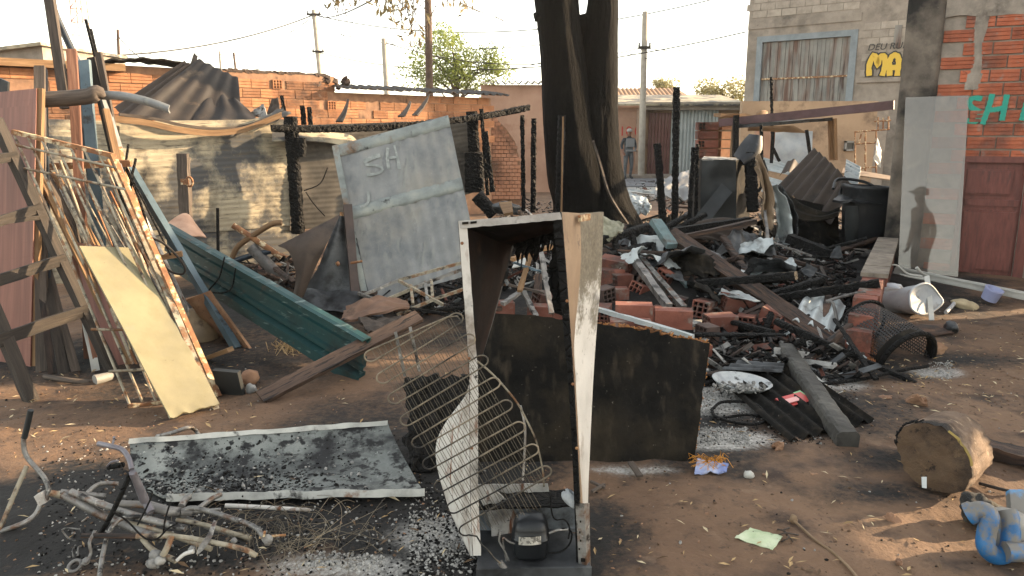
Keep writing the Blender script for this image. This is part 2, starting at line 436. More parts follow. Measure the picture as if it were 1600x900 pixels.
BLOCK = M('concrete_block', ['#81776c', '#948a7e', '#a2988b'], 5, coord='World', rough=.95, bump=.3, rnd=.12)
PLASTER = M('stained_pinkish_plaster', ['#8a7464', '#9f8876', '#ae9886'], 1.3, coord='World', rough=.95, bump=.2, spots=[('#6a5648', 2.2, .54, .72)])
TANPLASTER = M('stained_tan_plaster', ['#86705a', '#9a8269', '#a88f74'], 1.2, coord='World', rough=.95, bump=.2, spots=[('#5c4b3d', 1.6, .52, .7)])
SALMON = M('salmon_wall_paint', ['#8a6a57', '#9b7a66', '#a88873'], 1.4, coord='World', rough=.9, bump=.15, spots=[('#86604d', 2, .56, .74)])
MAROON = M('maroon_sheet_gate', ['#54312c', '#65403a', '#70504a'], 2, coord='World', rough=.6, bump=.1)
WHITEGATE = M('pale_blue_white_sheet_gate', ['#8f9796', '#a4abaa', '#b4bab8'], 2, coord='World', rough=.55, bump=.1)
OLDGATE = M('rust_streaked_gate', ['#5f605d', '#77756f', '#88847c'], 1.6, coord='World', rough=.7, bump=.15, spots=[('#5c4438', 1, .48, .64, (5, 5, .6)), ('#3f302a', 1, .58, .7, (9, 9, 1.2))])
BLUEFRAME = M('grey_blue_frame', ['#5f676b', '#70787c', '#7c8386'], 4, coord='World', rough=.6, bump=.1)
ROOFTILE = M('clay_roof_tiles', ['#7d6049', '#97775c', '#aa8a6c'], 4, coord='World', rough=.9, bump=.3)
BARK = M('burnt_bark', ['#080808', '#0e0d0c', '#171513'], 3, stretch=(2, 2, .6), rough=.95, spec=.1, bump=1.0, bdist=.04, spots=[('#1c1a18', 3, .58, .76), ('#302a23', 12, .70, .8)])
BARKN = M('tree_bark', ['#3a2f26', '#54463a', '#66574a'], 6, rough=.95, bump=.6)
POLEC = M('concrete_pole', ['#8a8378', '#9d968a', '#aaa296'], 5, rough=.9, bump=.2)
POLEW = M('wooden_pole', ['#3a2c24', '#503e33', '#614e41'], 5, rough=.9, bump=.3)
BLACKPL = M('melted_black_plastic', ['#0d0e10', '#16181b', '#212428'], 4, rough=.5, bump=.15, spots=[('#3c4046', 9, .62, .74)])
STOVE = M('burnt_dark_appliance', ['#0f1112', '#191c1d', '#262a2c'], 2.5, rough=.6, metal=.1, bump=.12, spots=[('#0e0e0e', 3, .54, .7), ('#5d625f', 6, .66, .78)])
WHITEPL = M('white_plastic', ['#8b8e91', '#9fa1a3', '#adaeac'], 5, rough=.45, bump=.1, spots=[('#6d604e', 4, .54, .7), ('#3c352d', 9, .62, .72)])
BLUEPL = M('faded_blue_paint', ['#1b4d77', '#1d5a8c', '#2a6694'], 9, rough=.5, bump=.08, spots=[('#66635e', 7, .48, .56)])
GREYPL = M('grey_weathered_plastic', ['#6b6a66', '#7c7a75', '#8a8781'], 4, rough=.6, bump=.08, spots=[('#3f7fb4', 5, .6, .68), ('#4c4a46', 9, .6, .7)])
ASH = M('pale_ash', ['#5f5e5b', '#85837f', '#a3a19c'], 16, rough=.95, bump=.8, spots=[('#3a3836', 10, .58, .68)])
WHITE = M('white_coating', ['#96958f', '#a7a6a0', '#b3b2ab'], 6, rough=.5, bump=.05, rnd=.1)
PURPLE = M('maroon_roof_beam', ['#3f2a2b', '#513739', '#5f4547'], 4, rough=.6, bump=.1)
WIRE = M('dark_wire', ['#26221e', '#332d28'], 4, rough=.7, bump=0)
TIN = M('pale_tin_sheet', ['#8c9496', '#a7adad', '#b9bcb9'], 5, rough=.5, metal=.3, bump=.15, spots=[('#4c4a46', 4, .56, .7), ('#20201f', 10, .62, .7)], rnd=.2)
STRAW = M('dry_leaf', ['#7a6344', '#9c835c', '#b89f78'], 3, coord='World', rough=.9, bump=0)
def plain(name, h, rough=.7, metal=0): return M(name, [h, h], 4, rough=rough, metal=metal, bump=.05)
# ================================================================== THE SETTING
HEAPS = [(1.9, 8.3, 1.6, 1.3, .25), (1.2, 6.7, .9, .7, .16), (.6, 7.2, 1.3, .9, .14), (-2.6, 7.2, 1.6, 1.0, .10), (3.4, 9.3, 1.2, 1.5, .12)]
def hgt(x, y):
    h = .025 * noise.noise(V((x * .7, y * .7, 3))) + .018 * noise.noise(V((x * 2.9, y * 2.9, 7))) + .011 * noise.noise(V((x * 9, y * 9, 1)))
    for cx, cy, rx, ry, a in HEAPS:
        h += a * math.exp(-((x - cx) / rx) ** 2 - ((y - cy) / ry) ** 2)
    return h
def axis(lo, hi, step, far, k=1.22):
    a = [lo + i * step for i in range(int((hi - lo) / step) + 1)]
    d, x = step, a[-1]
    while x < far: d *= k; x += d; a.append(x)
    d, x, b = step, a[0], []
    while x > -far: d *= k; x -= d; b.append(x)
    return b[::-1] + a
def ground():
    xs, ys = axis(-5.5, 6.5, .045, 700), axis(1.4, 11.5, .045, 900)
    blobs = []   # soot stains and ash stains with a shape of their own: (x, y, rx, ry, amount)
    for px, py, rx, ry, a in ((110, 800, 1.0, .5, 1), (420, 800, 1.0, .42, 1), (620, 800, .55, .5, .9), (700, 720, .6, .8, .8), (560, 680, .6, .6, .5),
                              (330, 570, .9, .9, .5), (830, 840, .5, .5, .8), (1000, 690, .5, .35, .35), (1010, 640, .8, .8, .8), (1150, 600, .8, .9, .75), (1260, 640, .7, .5, .6),
                              (1000, 480, 2.2, 1.6, 1), (1250, 430, 1.9, 2.0, 1), (1330, 400, 1.0, 2.2, .9), (700, 440, 1.8, 1.4, .7), (420, 480, 1.6, 1.1, .8), (1330, 560, .6, .5, .7),
                              (1500, 560, .7, .25, .5), (1400, 720, .3, .15, .5), (1390, 770, .4, .14, .4), (950, 400, 3.2, 3.2, .8), (100, 560, 1.0, .6, .6), (880, 380, 3.0, 2.6, .8)):
        g = G(px, py); blobs.append((g.x, g.y, rx, ry, a))
    ashb = []
    for px, py, rx, ry, a in ((1125, 625, .34, .26, 1), (1125, 688, .30, .14, .9), (680, 832, .22, .16, .42), (520, 885, .30, .08, .5), (1468, 580, .2, .15, .6), (1080, 420, 1, 1, .3),
                              (1230, 440, .5, .6, .45), (1290, 600, .3, .2, .5), (570, 880, .08, .05, 1), (980, 735, .25, .05, .5), (990, 290, 2.2, 5, .6)):
        g = G(px, py); ashb.append((g.x, g.y, rx, ry, a))
    nx, ny = len(xs), len(ys)
    vs, so_, as_ = [], [], []
    for y in ys:
        for x in xs:
            near = -7 < x < 8 and 0 < y < 16
            vs.append((x, y, hgt(x, y) if near else 0.0))
            s = a = 0
            if near or y < 40:
                n = .35 * noise.noise(V((x * 2.2, y * 2.2, 5))) + .2 * noise.noise(V((x * 6, y * 6, 9)))
                for bx, by, rx, ry, k in blobs:
                    s = max(s, k * (1.25 - math.hypot((x - bx) / rx, (y - by) / ry) + n))
                for bx, by, rx, ry, k in ashb:
                    a = max(a, k * (1.15 - math.hypot((x - bx) / rx, (y - by) / ry) + n))
            so_.append(min(1, max(0, s))); as_.append(min(1, max(0, a)))
    fs = [(j * nx + i, j * nx + i + 1, (j + 1) * nx + i + 1, (j + 1) * nx + i) for j in range(ny - 1) for i in range(nx - 1)]
    me = bpy.data.meshes.new("ground"); me.from_pydata(vs, [], fs)
    for nm, dat in (("soot", so_), ("ash", as_)):
        at = me.attributes.new(nm, 'FLOAT', 'POINT'); at.data.foreach_set("value", dat)
    me.polygons.foreach_set("use_smooth", [True] * len(fs))
    m = M('bare_earth', ['#503b2b', '#68503c', '#7b614b'], 1.1, coord='World', rough=.95, bump=.9, bdist=.03,
          spots=[('#392a20', 2.2, .5, .64), ('#7d6651', 3.4, .58, .72), ('#33271e', 22, .58, .70), ('#8c7762', 60, .66, .74)])
    T = m.node_tree; N = T.nodes; L = T.links; bs = N["Principled BSDF"]
    src = bs.inputs["Base Color"].links[0].from_socket
    gm = N.new("ShaderNodeNewGeometry")
    for nm, c1, c2, sc in (("soot", '#050505', '#15120f', 26), ("ash", '#33312f', '#d2cfc8', 55)):
        at = N.new("ShaderNodeAttribute"); at.attribute_name = nm
        n = N.new("ShaderNodeTexNoise"); n.inputs["Scale"].default_value = sc; n.inputs["Detail"].default_value = 8; n.inputs["Roughness"].default_value = .7
        L.new(gm.outputs["Position"], n.inputs["Vector"])
        a1 = N.new("ShaderNodeMath"); a1.operation = 'MULTIPLY_ADD'; a1.inputs[1].default_value = 2.2; a1.inputs[2].default_value = -.95
        L.new(n.outputs["Fac"], a1.inputs[0])
        a2 = N.new("ShaderNodeMath"); a2.operation = 'MULTIPLY_ADD'; a2.inputs[1].default_value = 1.7; L.new(at.outputs["Fac"], a2.inputs[0]); L.new(a1.outputs[0], a2.inputs[2])
        a3 = N.new("ShaderNodeMath"); a3.operation = 'MULTIPLY'; a3.use_clamp = True; L.new(a2.outputs[0], a3.inputs[0])
        a4 = N.new("ShaderNodeMath"); a4.operation = 'MULTIPLY'; a4.use_clamp = True; a4.inputs[1].default_value = 4; L.new(at.outputs["Fac"], a4.inputs[0]); L.new(a4.outputs[0], a3.inputs[1])
        cm = N.new("ShaderNodeMixRGB"); cm.inputs[1].default_value = C(c1); cm.inputs[2].default_value = C(c2); L.new(n.outputs["Fac"], cm.inputs[0])
        mx = N.new("ShaderNodeMixRGB"); L.new(a3.outputs[0], mx.inputs[0]); L.new(src, mx.inputs[1]); L.new(cm.outputs[0], mx.inputs[2]); src = mx.outputs[0]
    L.new(src, bs.inputs["Base Color"])
    me.materials.append(m)
    o = bpy.data.objects.new("ground", me); COL.objects.link(o); tag(o, 'bare reddish brown earth with soot and ash stains', kind='structure')
ground()
mb = MB(); mb.quad((-14, 23.0, .02), (60, 23.0, .02), (60, 27.3, .02), (-14, 27.3, .02), 20, 4, 0)
solo('road', mb, M('pale_asphalt', ['#55565a', '#6a6b6e', '#77777a'], 2, coord='World', rough=.9, bump=.2), 'grey street running behind the burnt lot', kind='structure')
mb = MB(); mb.box((20, 27.9, .06), (34, 0, 0), (0, .6, 0), (0, 0, .06))
solo('pavement', mb, CONC, 'concrete pavement along the far side of the street', kind='structure')

# brick shared meshes --------------------------------------------------------
def brick_mesh(name, l, h, d, mat, bands=3):
    mb = MB(); g = h * .055
    for k in range(bands):
        z0 = -h / 2 + k * h / bands + g / 2; z1 = -h / 2 + (k + 1) * h / bands - g / 2
        mb.box((0, 0, (z0 + z1) / 2), (l / 2, 0, 0), (0, d / 2, 0), (0, 0, (z1 - z0) / 2))
    mb.box((0, d * .06, 0), (l / 2 * .995, 0, 0), (0, d / 2 * .85, 0), (0, 0, h / 2 * .96))
    me = mesh_of(mb, name, mat, (0, 0, 0)); return me
def frame_mat(d, n=None):
    """matrix whose x runs along plan direction d and whose -y faces the viewer side"""
    d = V((d[0], d[1], 0)).normalized(); z = V((0, 0, 1)); y = z.cross(d)
    m = Matrix.Identity(4)
    for i, c in enumerate((d, y, z)):
        for r in range(3): m[r][i] = c[r]
    return m
def brick_field(root, me, p0, d, length, z0, z1, ch, bl, test=None, jit=.004, half=True):
    FM = frame_mat(d); dd = FM.to_3x3() @ V((1, 0, 0)); yy = FM.to_3x3() @ V((0, 1, 0))
    row = 0; z = z0 + ch / 2; n = 0
    while z < z1:
        x = -bl / 2 * (row % 2) * half + U(-.01, .01)
        while x < length:
            c = x + bl / 2
            if 0 < c < length and (test is None or test(c, z)):
                m = FM.copy()
                m = m @ Matrix.Rotation(U(-.012, .012), 4, 'Y')
                m.translation = V(p0) + dd * c + V((0, 0, z)) + yy * U(-jit, jit)
                inst(root, 'brick', me, m); n += 1
            x += bl
        z += ch; row += 1
    return n

# ---- the brick house on the right ------------------------------------------
HA, HB = V((4.52, 8.88, 0)), V((7.4, 7.42, 0))
HD = (HB - HA).normalized(); HN = V((HD.y, -HD.x, 0))            # HN faces the camera
if HN.y > 0: HN = -HN
def HW(px, py, off=0.0): return RP(px, py, HA + HN * off, HN)
def hs(px, py): return (HW(px, py) - HA).dot(HD)
house = thing('brick_house', 'unfinished red brick house with sooty corner column and a brown panelled door', 'house', HA)
HL = (HB - HA).length
mb = MB()
dpt = 1.9
z_top = 3.35
q = [HA + HD * .25, HB, HB - HN * dpt, HA + HD * .25 - HN * dpt]
ds0, ds1 = hs(1500, 350), hs(1592, 350); dz1 = HW(1540, 254).z
def hbox(s0, s1, z0, z1, o0, o1, mi=0, mbx=None):
    c = HA + HD * ((s0 + s1) / 2) + HN * ((o0 + o1) / 2) + V((0, 0, (z0 + z1) / 2))
    (mbx or mb).box(c, HD * ((s1 - s0) / 2), HN * ((o1 - o0) / 2), V((0, 0, (z1 - z0) / 2)), mi)
hbox(.2, ds0, 0, z_top, -.16, -.02); hbox(ds1, HL, 0, z_top, -.16, -.02); hbox(ds0, ds1, dz1, z_top, -.16, -.02)
part(house, 'mortar_wall', mb, MORTAR)
mb = MB(); hbox(.2, .34, 0, z_top, -dpt, -.165); hbox(HL - .14, HL, 0, z_top, -dpt, -.165); hbox(.2, HL, 0, z_top, -dpt - .14, -dpt - .003)
part(house, 'plastered_side_wall', mb, SOOTCONC)
mb = MB(); hbox(.1, HL + .1, z_top + .003, z_top + .1, -dpt - .3, .1); part(house, 'roof', mb, CONC)
# column, irregular cast concrete
cs0, cs1 = 0.0, hs(1446, 300)
mb = MB()
def colf(u, v):
    s = lerp(-.02, cs1, u); z = lerp(0, z_top, v)
    e = math.sin(math.pi * u)
    return HA + HD * s + HN * (.05 * min(1, e * 4) + .006 * noise.noise(V((s * 7, z * 4, 1))) + .004 * noise.noise(V((s * 30, z * 25, 1)))) + V((0, 0, z))
mb.surf(colf, 18, 90, .0)
hbox(-.02, cs1, 0, z_top, -.2, -.002)
part(house, 'column', mb, SOOTCONC, 'concrete corner column blackened by smoke on its left side')
# render band at the top
z_r = HW(1520, 26).z
mb = MB()
def rend(u, v):
    s = lerp(cs1, HL, u); z = lerp(z_r + .03 * noise.noise(V((s * 3, 0, 4))) - (.10 if .0 < (s - hs(1533, 60)) < .12 else 0) * 0, z_top, v)
    return HA + HD * s + HN * (.012 + .006 * noise.noise(V((s * 6, z * 6, 2)))) + V((0, 0, z))
mb.surf(rend, 60, 8, .03); part(house, 'cement_render', mb, MORTAR)
# smears of mortar over the bricks between the two brick panels
mb = MB(); sm0 = hs(1528, 80)
def smear(u, v):
    z = lerp(HW(1528, 140).z, HW(1528, 20).z, v)
    wd = .045 + .05 * max(0, noise.noise(V((z * 5, 1, 8)))) + (.03 if v < .22 else 0) + .06 * max(0, v - .6)
    s = sm0 + .02 * noise.noise(V((z * 4, 3, 3))) + lerp(-wd, wd, u)
    return HA + HD * s + HN * (.001 + .016 * math.sin(math.pi * u)) + V((0, 0, z))
mb.surf(smear, 8, 40, 0); part(house, 'mortar_smear', mb, MORTAR)
bm_r = brick_mesh('red_brick', .272, .132, .10, BRICKR)
CH, BL = .146, .287
def htest(s, z):
    if s < cs1 + .10 or s > HL - .1: return False
    if ds0 - .12 < s < ds1 + .12 and z < dz1 + .05: return False
    return z < z_r - .02
z0c = HW(1530, 254).z - 12 * CH
FMh = frame_mat(HD)
nb = brick_field(house, bm_r, HA - HN * .046, HD, min(HL, hs(1760, 300)), z0c, z_r, CH, BL, htest)
# half bricks beside the door and the column
mbh = brick_mesh('red_half_brick', .135, .132, .10, BRICKR)
for r in range(0, 24):
    z = z0c + CH * (r + .5)
    if .05 < z < z_r - .05 and r % 2:
        for s in (cs1 + .075,) if z > dz1 + .1 else (cs1 + .075, ds1 + .075):
            m = FMh.copy(); m.translation = HA + HD * s + HN * -.046 + V((0, 0, z)); inst(house, 'brick', mbh, m)
# door: lies in the wall opening
mb = MB(); hbox(ds0 - .0, ds1, 0, dz1, -.10, -.05); door = part(house, 'door', mb, REDWOOD, 'worn red brown panelled wooden door')
def dpanel(x0, y0, x1, y1, name, off=-.052, fr=False):
    a, b = HW(x0, y0), HW(x1, y1); s0, s1, z1_, z0_ = (a - HA).dot(HD), (b - HA).dot(HD), a.z, b.z
    m_ = MB(); c = HA + HD * ((s0 + s1) / 2) + V((0, 0, (z0_ + z1_) / 2))
    for k, (ins, o) in enumerate(((0, off + .012), (.018, off + .026))):
        m_.box(c + HN * o, HD * ((s1 - s0) / 2 - ins), HN * (.012 + .002 * k), V((0, 0, (z1_ - z0_) / 2 - ins)))
    part(door, name, m_, REDWOOD)
dpanel(1510, 264, 1580, 306, 'door_panel'); dpanel(1531, 328, 1578, 426, 'door_panel'); dpanel(1504, 328, 1526, 428, 'door_panel')
mb = MB()
hbox(ds0 - .05, ds1 + .05, dz1, dz1 + .07, -.06, .012); hbox(ds1 + .003, ds1 + .10, 0, dz1 - .003, -.06, .012); hbox(ds0 - .05, ds0 - .003, 0, dz1 - .003, -.06, .012)
hbox(ds0 + .02, ds1 - .02, HW(1540, 322).z, HW(1540, 312).z, -.049, -.03)
part(door, 'door_frame', mb, REDWOOD)
# painted letters on the brick wall
def stroke(mb, pts, wd, nrm):
    pts = [V(p) for p in pts]; vs = []
    nrm = V(nrm)
    for i, p in enumerate(pts):
        t = pts[min(i + 1, len(pts) - 1)] - pts[max(i - 1, 0)]; t.normalize()
        b = t.cross(nrm).normalized() * wd / 2
        k = 1 + .12 * math.sin(i * 2.3)
        if i == 0: p = p - t * wd * .3
        if i == len(pts) - 1: p = p + t * wd * .3
        vs += [p + b * k, p - b * k]
    mb.add(vs, [(2 * i, 2 * i + 1, 2 * i + 3, 2 * i + 2) for i in range(len(pts) - 1)])
mb = MB(); TEALSPRAY = plain('teal_spray_paint', '#1f8a78', .7)
strokes = [[(1532, 154), (1522, 153), (1515, 158), (1518, 168), (1530, 174), (1531, 182), (1524, 190), (1513, 189)],
           [(1550, 149), (1546, 164), (1541, 178), (1536, 192)], [(1573, 150), (1569, 170), (1566, 186)], [(1543, 172), (1556, 171), (1569, 168)],
           [(1610, 142), (1603, 165), (1597, 186)], [(1610, 142), (1618, 165), (1626, 186)], [(1600, 174), (1622, 173)]]
for k, s_ in enumerate(strokes): stroke(mb, smooth([HW(a, b, .0075 + .0012 * k) for a, b in s_], 14), .055, HN)
part(house, 'painted_letters', mb, TEALSPRAY, 'teal sprayed letters across the bricks')

# glass door pane leaning on the wall, its film of dust half mirror, half veil
PN = (Matrix.Rotation(.19, 3, 'Z') @ HN + V((0, 0, .17))).normalized(); P0_ = HW(1512, 165, .03)
def pane_pt(px, py): return RP(px, py, P0_, PN)
a, b, c, d = pane_pt(1403, 430), pane_pt(1496, 447), pane_pt(1514, 149), pane_pt(1415, 152)
mb = MB(); mb.quad(a, b, c, d, 1, 1, .008)
gm = bpy.data.materials.new('dusty_glass'); gm.use_nodes = True
T = gm.node_tree; N = T.nodes; L = T.links; out = N["Material Output"]; N.remove(N["Principled BSDF"])
tr = N.new("ShaderNodeBsdfTransparent"); tr.inputs[0].default_value = (.95, .93, .9, 1)
gl = N.new("ShaderNodeBsdfGlossy"); gl.inputs["Roughness"].default_value = .03; gl.inputs[0].default_value = (.95, .92, .88, 1)
df = N.new("ShaderNodeBsdfDiffuse"); df.inputs[0].default_value = C('#7d7973')
tc = N.new("ShaderNodeTexCoord"); n = N.new("ShaderNodeTexNoise"); n.inputs["Scale"].default_value = 2.2; n.inputs["Detail"].default_value = 6; L.new(tc.outputs["Object"], n.inputs[0])
mr = N.new("ShaderNodeMapRange"); mr.inputs["From Min"].default_value = .35; mr.inputs["From Max"].default_value = .68; mr.inputs["To Min"].default_value = .2; mr.inputs["To Max"].default_value = .42; L.new(n.outputs["Fac"], mr.inputs[0])
m1 = N.new("ShaderNodeMixShader"); L.new(mr.outputs[0], m1.inputs[0]); L.new(tr.outputs[0], m1.inputs[1]); L.new(df.outputs[0], m1.inputs[2])
m2 = N.new("ShaderNodeMixShader"); m2.inputs[0].default_value = .06; L.new(m1.outputs[0], m2.inputs[1]); L.new(gl.outputs[0], m2.inputs[2]); L.new(m2.outputs[0], out.inputs[0])
solo('glass_pane', mb, gm, 'tall dusty glass pane leaning against the brick house beside the brown door', 'glass pane')

# ---- unseen houses, lintel and wall added on the near right to shade the yard --
def plain_house(name, x0, x1, y0, y1, z, label, mat=TANPLASTER):
    t = thing(name, label, 'house', ((x0 + x1) / 2, (y0 + y1) / 2, 0))
    m_ = MB(); m_.box(((x0 + x1) / 2, (y0 + y1) / 2, z / 2), ((x1 - x0) / 2, 0, 0), (0, (y1 - y0) / 2, 0), (0, 0, z / 2)); part(t, 'wall', m_, mat)
    m_ = MB(); m_.box(((x0 + x1) / 2, (y0 + y1) / 2, z + .06), ((x1 - x0) / 2 + .05, 0, 0), (0, (y1 - y0) / 2 + .05, 0), (0, 0, .055)); part(t, 'roof', m_, ROOFTILE)
    m_ = MB(); m_.box((x0 - .01, (y0 + y1) / 2, 1.0), (.03, 0, 0), (0, .4, 0), (0, 0, 1.0)); part(t, 'door', m_, REDWOOD)
plain_house('shading_house', 8.4, 9.0, 5.1, 6.15, 4.2, 'unseen narrow house added on the right to shade the yard')  # added out of view, keeps the sun off the foreground
plain_house('shading_house', 8.4, 10.4, 2.2, 4.4, 4.2, 'unseen wider house added on the right to block the sun', SALMON)  # second unseen blocker, bounds the sun patch at lower right
t = thing('sun_gap_lintel', 'unseen lintel added over the house gap to shape the sun patch', 'lintel', (8.5, 4.75, 2.25)); mb = MB(); mb.box((8.55, 4.72, 3.2), (.1, 0, 0), (0, .45, 0), (0, 0, .98)); part(t, 'lintel', mb, TANPLASTER); mb = MB(); mb.box((8.55, 4.72, .9), (.09, 0, 0), (0, .3, 0), (0, 0, .9)); part(t, 'sun_gap_gate', mb, MAROON)  # both added unseen: they trim the sun through the gap to one patch
mb = MB(); mb.box((7.6, 6.55, 1.43), (.1, 0, 0), (0, .72, 0), (0, 0, 1.43)); solo('shade_wall', mb, TANPLASTER, 'unseen wall added right of the house to shade the ground', 'wall')  # added out of view, its height sets where the ground turns sunlit

# ---- long orange brick wall on the left --------------------------------------
LA, LB = V((-7.4, 9.45, 0)), V((-.42, 15.35, 0))
LD = (LB - LA).normalized(); LN = V((LD.y, -LD.x, 0)); LL = (LB - LA).length
def LW(px, py, off=0.0): return RP(px, py, LA + LN * off, LN)
def ls(px, py=150): return (LW(px, py) - LA).dot(LD)
lwall = thing('brick_wall', 'long sunlit orange hollow brick wall behind the burnt fence', 'wall', LA)
zL1, zL2, zL3 = LW(90, 108).z, LW(420, 112).z, LW(600, 158).z
sa, sb, sc_ = ls(180, 110), ls(523, 140), LL
def ltop(s): return zL1 if s < sa else (zL2 if s < sb else lerp(LW(540, 148).z, LW(765, 152).z, (s - sb) / (sc_ - sb)))
mb = MB()
def lbox(s0, s1, z0, z1, o0, o1, m_):
    m_.box(LA + LD * ((s0 + s1) / 2) + LN * ((o0 + o1) / 2) + V((0, 0, (z0 + z1) / 2)), LD * ((s1 - s0) / 2), LN * ((o1 - o0) / 2), V((0, 0, (z1 - z0) / 2)))
lbox(0, sa, 0, zL1 - .02, -.14, -.012, mb); lbox(sa, sb, 0, zL2 - .02, -.14, -.012, mb); lbox(sb, sc_, 0, ltop(sc_) - .02, -.14, -.012, mb)
part(lwall, 'mortar_core', mb, MORTARO)
bm_o = brick_mesh('orange_brick', .285, .138, .10, BRICKO)
holes = [(ls(432, 132), LW(432, 132).z), (ls(517, 165), LW(517, 165).z), (ls(405, 180), LW(405, 180).z), (ls(580, 172), LW(580, 172).z), (ls(38, 132), LW(38, 132).z)]
def ltest(s, z):
    if z > ltop(s) - .06: return False
    if any(abs(s - hs_) < .16 and abs(z - hz) < .09 for hs_, hz in holes): return False
    if s > sb - .5 and s < sb and z > zL2 - .3 + (sb - s) * .25 + .1: return False
    return True
nL = brick_field(lwall, bm_o, LA - LN * .046, LD, LL, 1.28, 3.1, .148, .293, ltest, .007)
# end-on hollow bricks showing their cells in two gaps
for px, py in ((517, 165), (432, 132)):
    c = LW(px, py, -.03); m_ = MB()
    for i in range(4):
        m_.box(c + LD * (-.07 + i * .047), LD * .006, LN * .05, V((0, 0, .07)))
        m_.box(c + V((0, 0, -.066 + i * .044)), LD * .075, LN * .049, V((0, 0, .005)))
    part(lwall, 'hollow_brick_end', m_, BRICKO)
# roof strips on the wall
mb = MB()
def eave(u, v):
    s = lerp(sb - .05, LL + .25, u); z = lerp(LW(520, 138).z, LW(772, 149).z, u)
    return LA + LD * s + LN * lerp(.28, -.4, v) + V((0, 0, z + .05 * v * 2 + .018 * math.sin(s * 2 * math.pi / .177) - .015 * noise.noise(V((s * 3, v, 1)))))
mb.surf(eave, 240, 4, .008); part(lwall, 'corrugated_roof_edge', mb, IRON)
mb = MB(); lbox(-.4, sa + .1, zL1 + .003, zL1 + .10, -.5, .16, mb); part(lwall, 'roof_fascia', mb, PALEWOOD, 'sunlit wooden roof edge at the left end of the wall')
mb = MB(); mb.surf(lambda u, v: LA + LD * lerp(ls(160, 100), ls(300, 100), u) + LN * lerp(.25, -.5, v) + V((0, 0, zL2 + .02 + .06 * math.sin(math.pi * u) + .03 * noise.noise(V((u * 9, v * 3, 0))))), 40, 4, .02)
part(lwall, 'burnt_roof_edge', mb, CHAR)
mb = MB()
for i in range(46): 
    s = U(ls(330), sb - .1); mb.box(LA + LD * s - LN * .06 + V((0, 0, zL2 - .01)), LD * U(.03, .09) + V((0, 0, U(-.02, .02))), LN * U(.03, .06), V((0, 0, U(.01, .03))))
for i in range(26):
    s = sb + U(-.28, .25); mb.rock(LA + LD * s - LN * .05 + V((0, 0, zL2 + U(-.2, .0))), U(.03, .08), 1, .9, 0, None, (1.3, .8, .8), None, False)
part(lwall, 'broken_wall_top', mb, CHARWOOD, kind='stuff')

# small-brick wall closing the lot, and the plaster wall behind it
t = thing('small_brick_wall', 'brick wall with ragged sloping top behind the two black posts', 'wall', P(790, 305, 16.2))
y0 = 16.2; xa, xb = P(752, 200, y0).x, P(818, 250, y0).x
mb = MB(); zz = lambda py: P(790, py, y0).z
prof = [(xa, zz(170)), (P(772, 200, y0).x, zz(182)), (P(790, 200, y0).x, zz(200)), (P(805, 200, y0).x, zz(222)), (P(812, 200, y0).x, zz(250)), (xb, zz(300))]
m_ = M('small_orange_bricks', ['#9b6a50', '#ae7c60', '#b88a70'], 3, coord='World', rough=.95, bump=.2, spots=[('#6a5042', 1.2, .55, .7)])
mb.surf(lambda u, v: V((lin([V((p[0], 0, p[1])) for p in prof], u).x, y0 + .003, lerp(0, lin([V((p[0], 0, p[1])) for p in prof], u).z, v))), 30, 6, .14)
part(t, 'mortar_core', mb, MORTARO)
bs_ = MB(); 
row = 0; z = .25
PF = [V((p[0], 0, p[1])) for p in prof]
def ptop(x):
    for a, b in zip(PF, PF[1:]):
        if a.x <= x <= b.x: return lerp(a.z, b.z, (x - a.x) / max(1e-6, b.x - a.x))
    return 0
while z < 3:
    x = xa + (row % 2) * .06
    while x < xb:
        if z < ptop(x + .06) - .04 and R() > .02: bs_.box((x + .06, y0 - .012 + U(-.004, .004), z), (.054, 0, 0), (0, .03, 0), (0, 0, .035))
        x += .12
    z += .082; row += 1
part(t, 'brick', bs_, m_, kind='stuff')
mb = MB(); z1 = P(810, 133, 21).z; xa2, xb2 = P(752, 200, 21).x, P(905, 200, 21).x
mb.box(((xa2 + xb2) / 2, 21, z1 / 2), ((xb2 - xa2) / 2, 0, 0), (0, .1, 0), (0, 0, z1 / 2))
t = thing('plaster_wall', 'tall stained plaster wall left of the tree trunk', 'wall', (xa2, 21, 0)); part(t, 'wall', mb, SALMON)
mb = MB(); mb.surf(lambda u, v: V((lerp(xa2, xb2, u), lerp(20.75, 22, v), z1 + .05 + .10 * v + .035 * math.sin((xb2 - xa2) * u * 2 * math.pi / .18))), 200, 2, .02); part(t, 'corrugated_coping', mb, FIBRE)

# ---- garages across the street -------------------------------------------------
YG = 28.6
t = thing('garage_row', 'low salmon garages with maroon and white gates beside the trunk', 'building', P(1060, 275, YG))
def gx(px, Y=YG): return P(px, 220, Y).x
def gz(py, Y=YG): return P(1050, py, Y).z
def wall_with(t, x0, x1, y, z0, z1, mat, name='wall', th=.1):
    m_ = MB(); m_.box(((x0 + x1) / 2, y + th, (z0 + z1) / 2), ((x1 - x0) / 2, 0, 0), (0, th, 0), (0, 0, (z1 - z0) / 2)); return part(t, name, m_, mat)
wall_with(t, gx(880), gx(1007), YG, 0, gz(168), SALMON)
wall_with(t, gx(1005) + .01, gx(1190), YG + .3, 0, gz(166), TANPLASTER)
m_ = MB()
for i in range(7):
    x0, x1 = lerp(gx(1014), gx(1049), i / 7), lerp(gx(1014), gx(1049), (i + 1) / 7)
    m_.box(((x0 + x1) / 2, YG + .24, gz(176) / 2), ((x1 - x0) / 2 - .012, 0, 0), (0, .03, 0), (0, 0, gz(176) / 2))
part(t, 'maroon_gate', m_, MAROON)
m_ = MB()
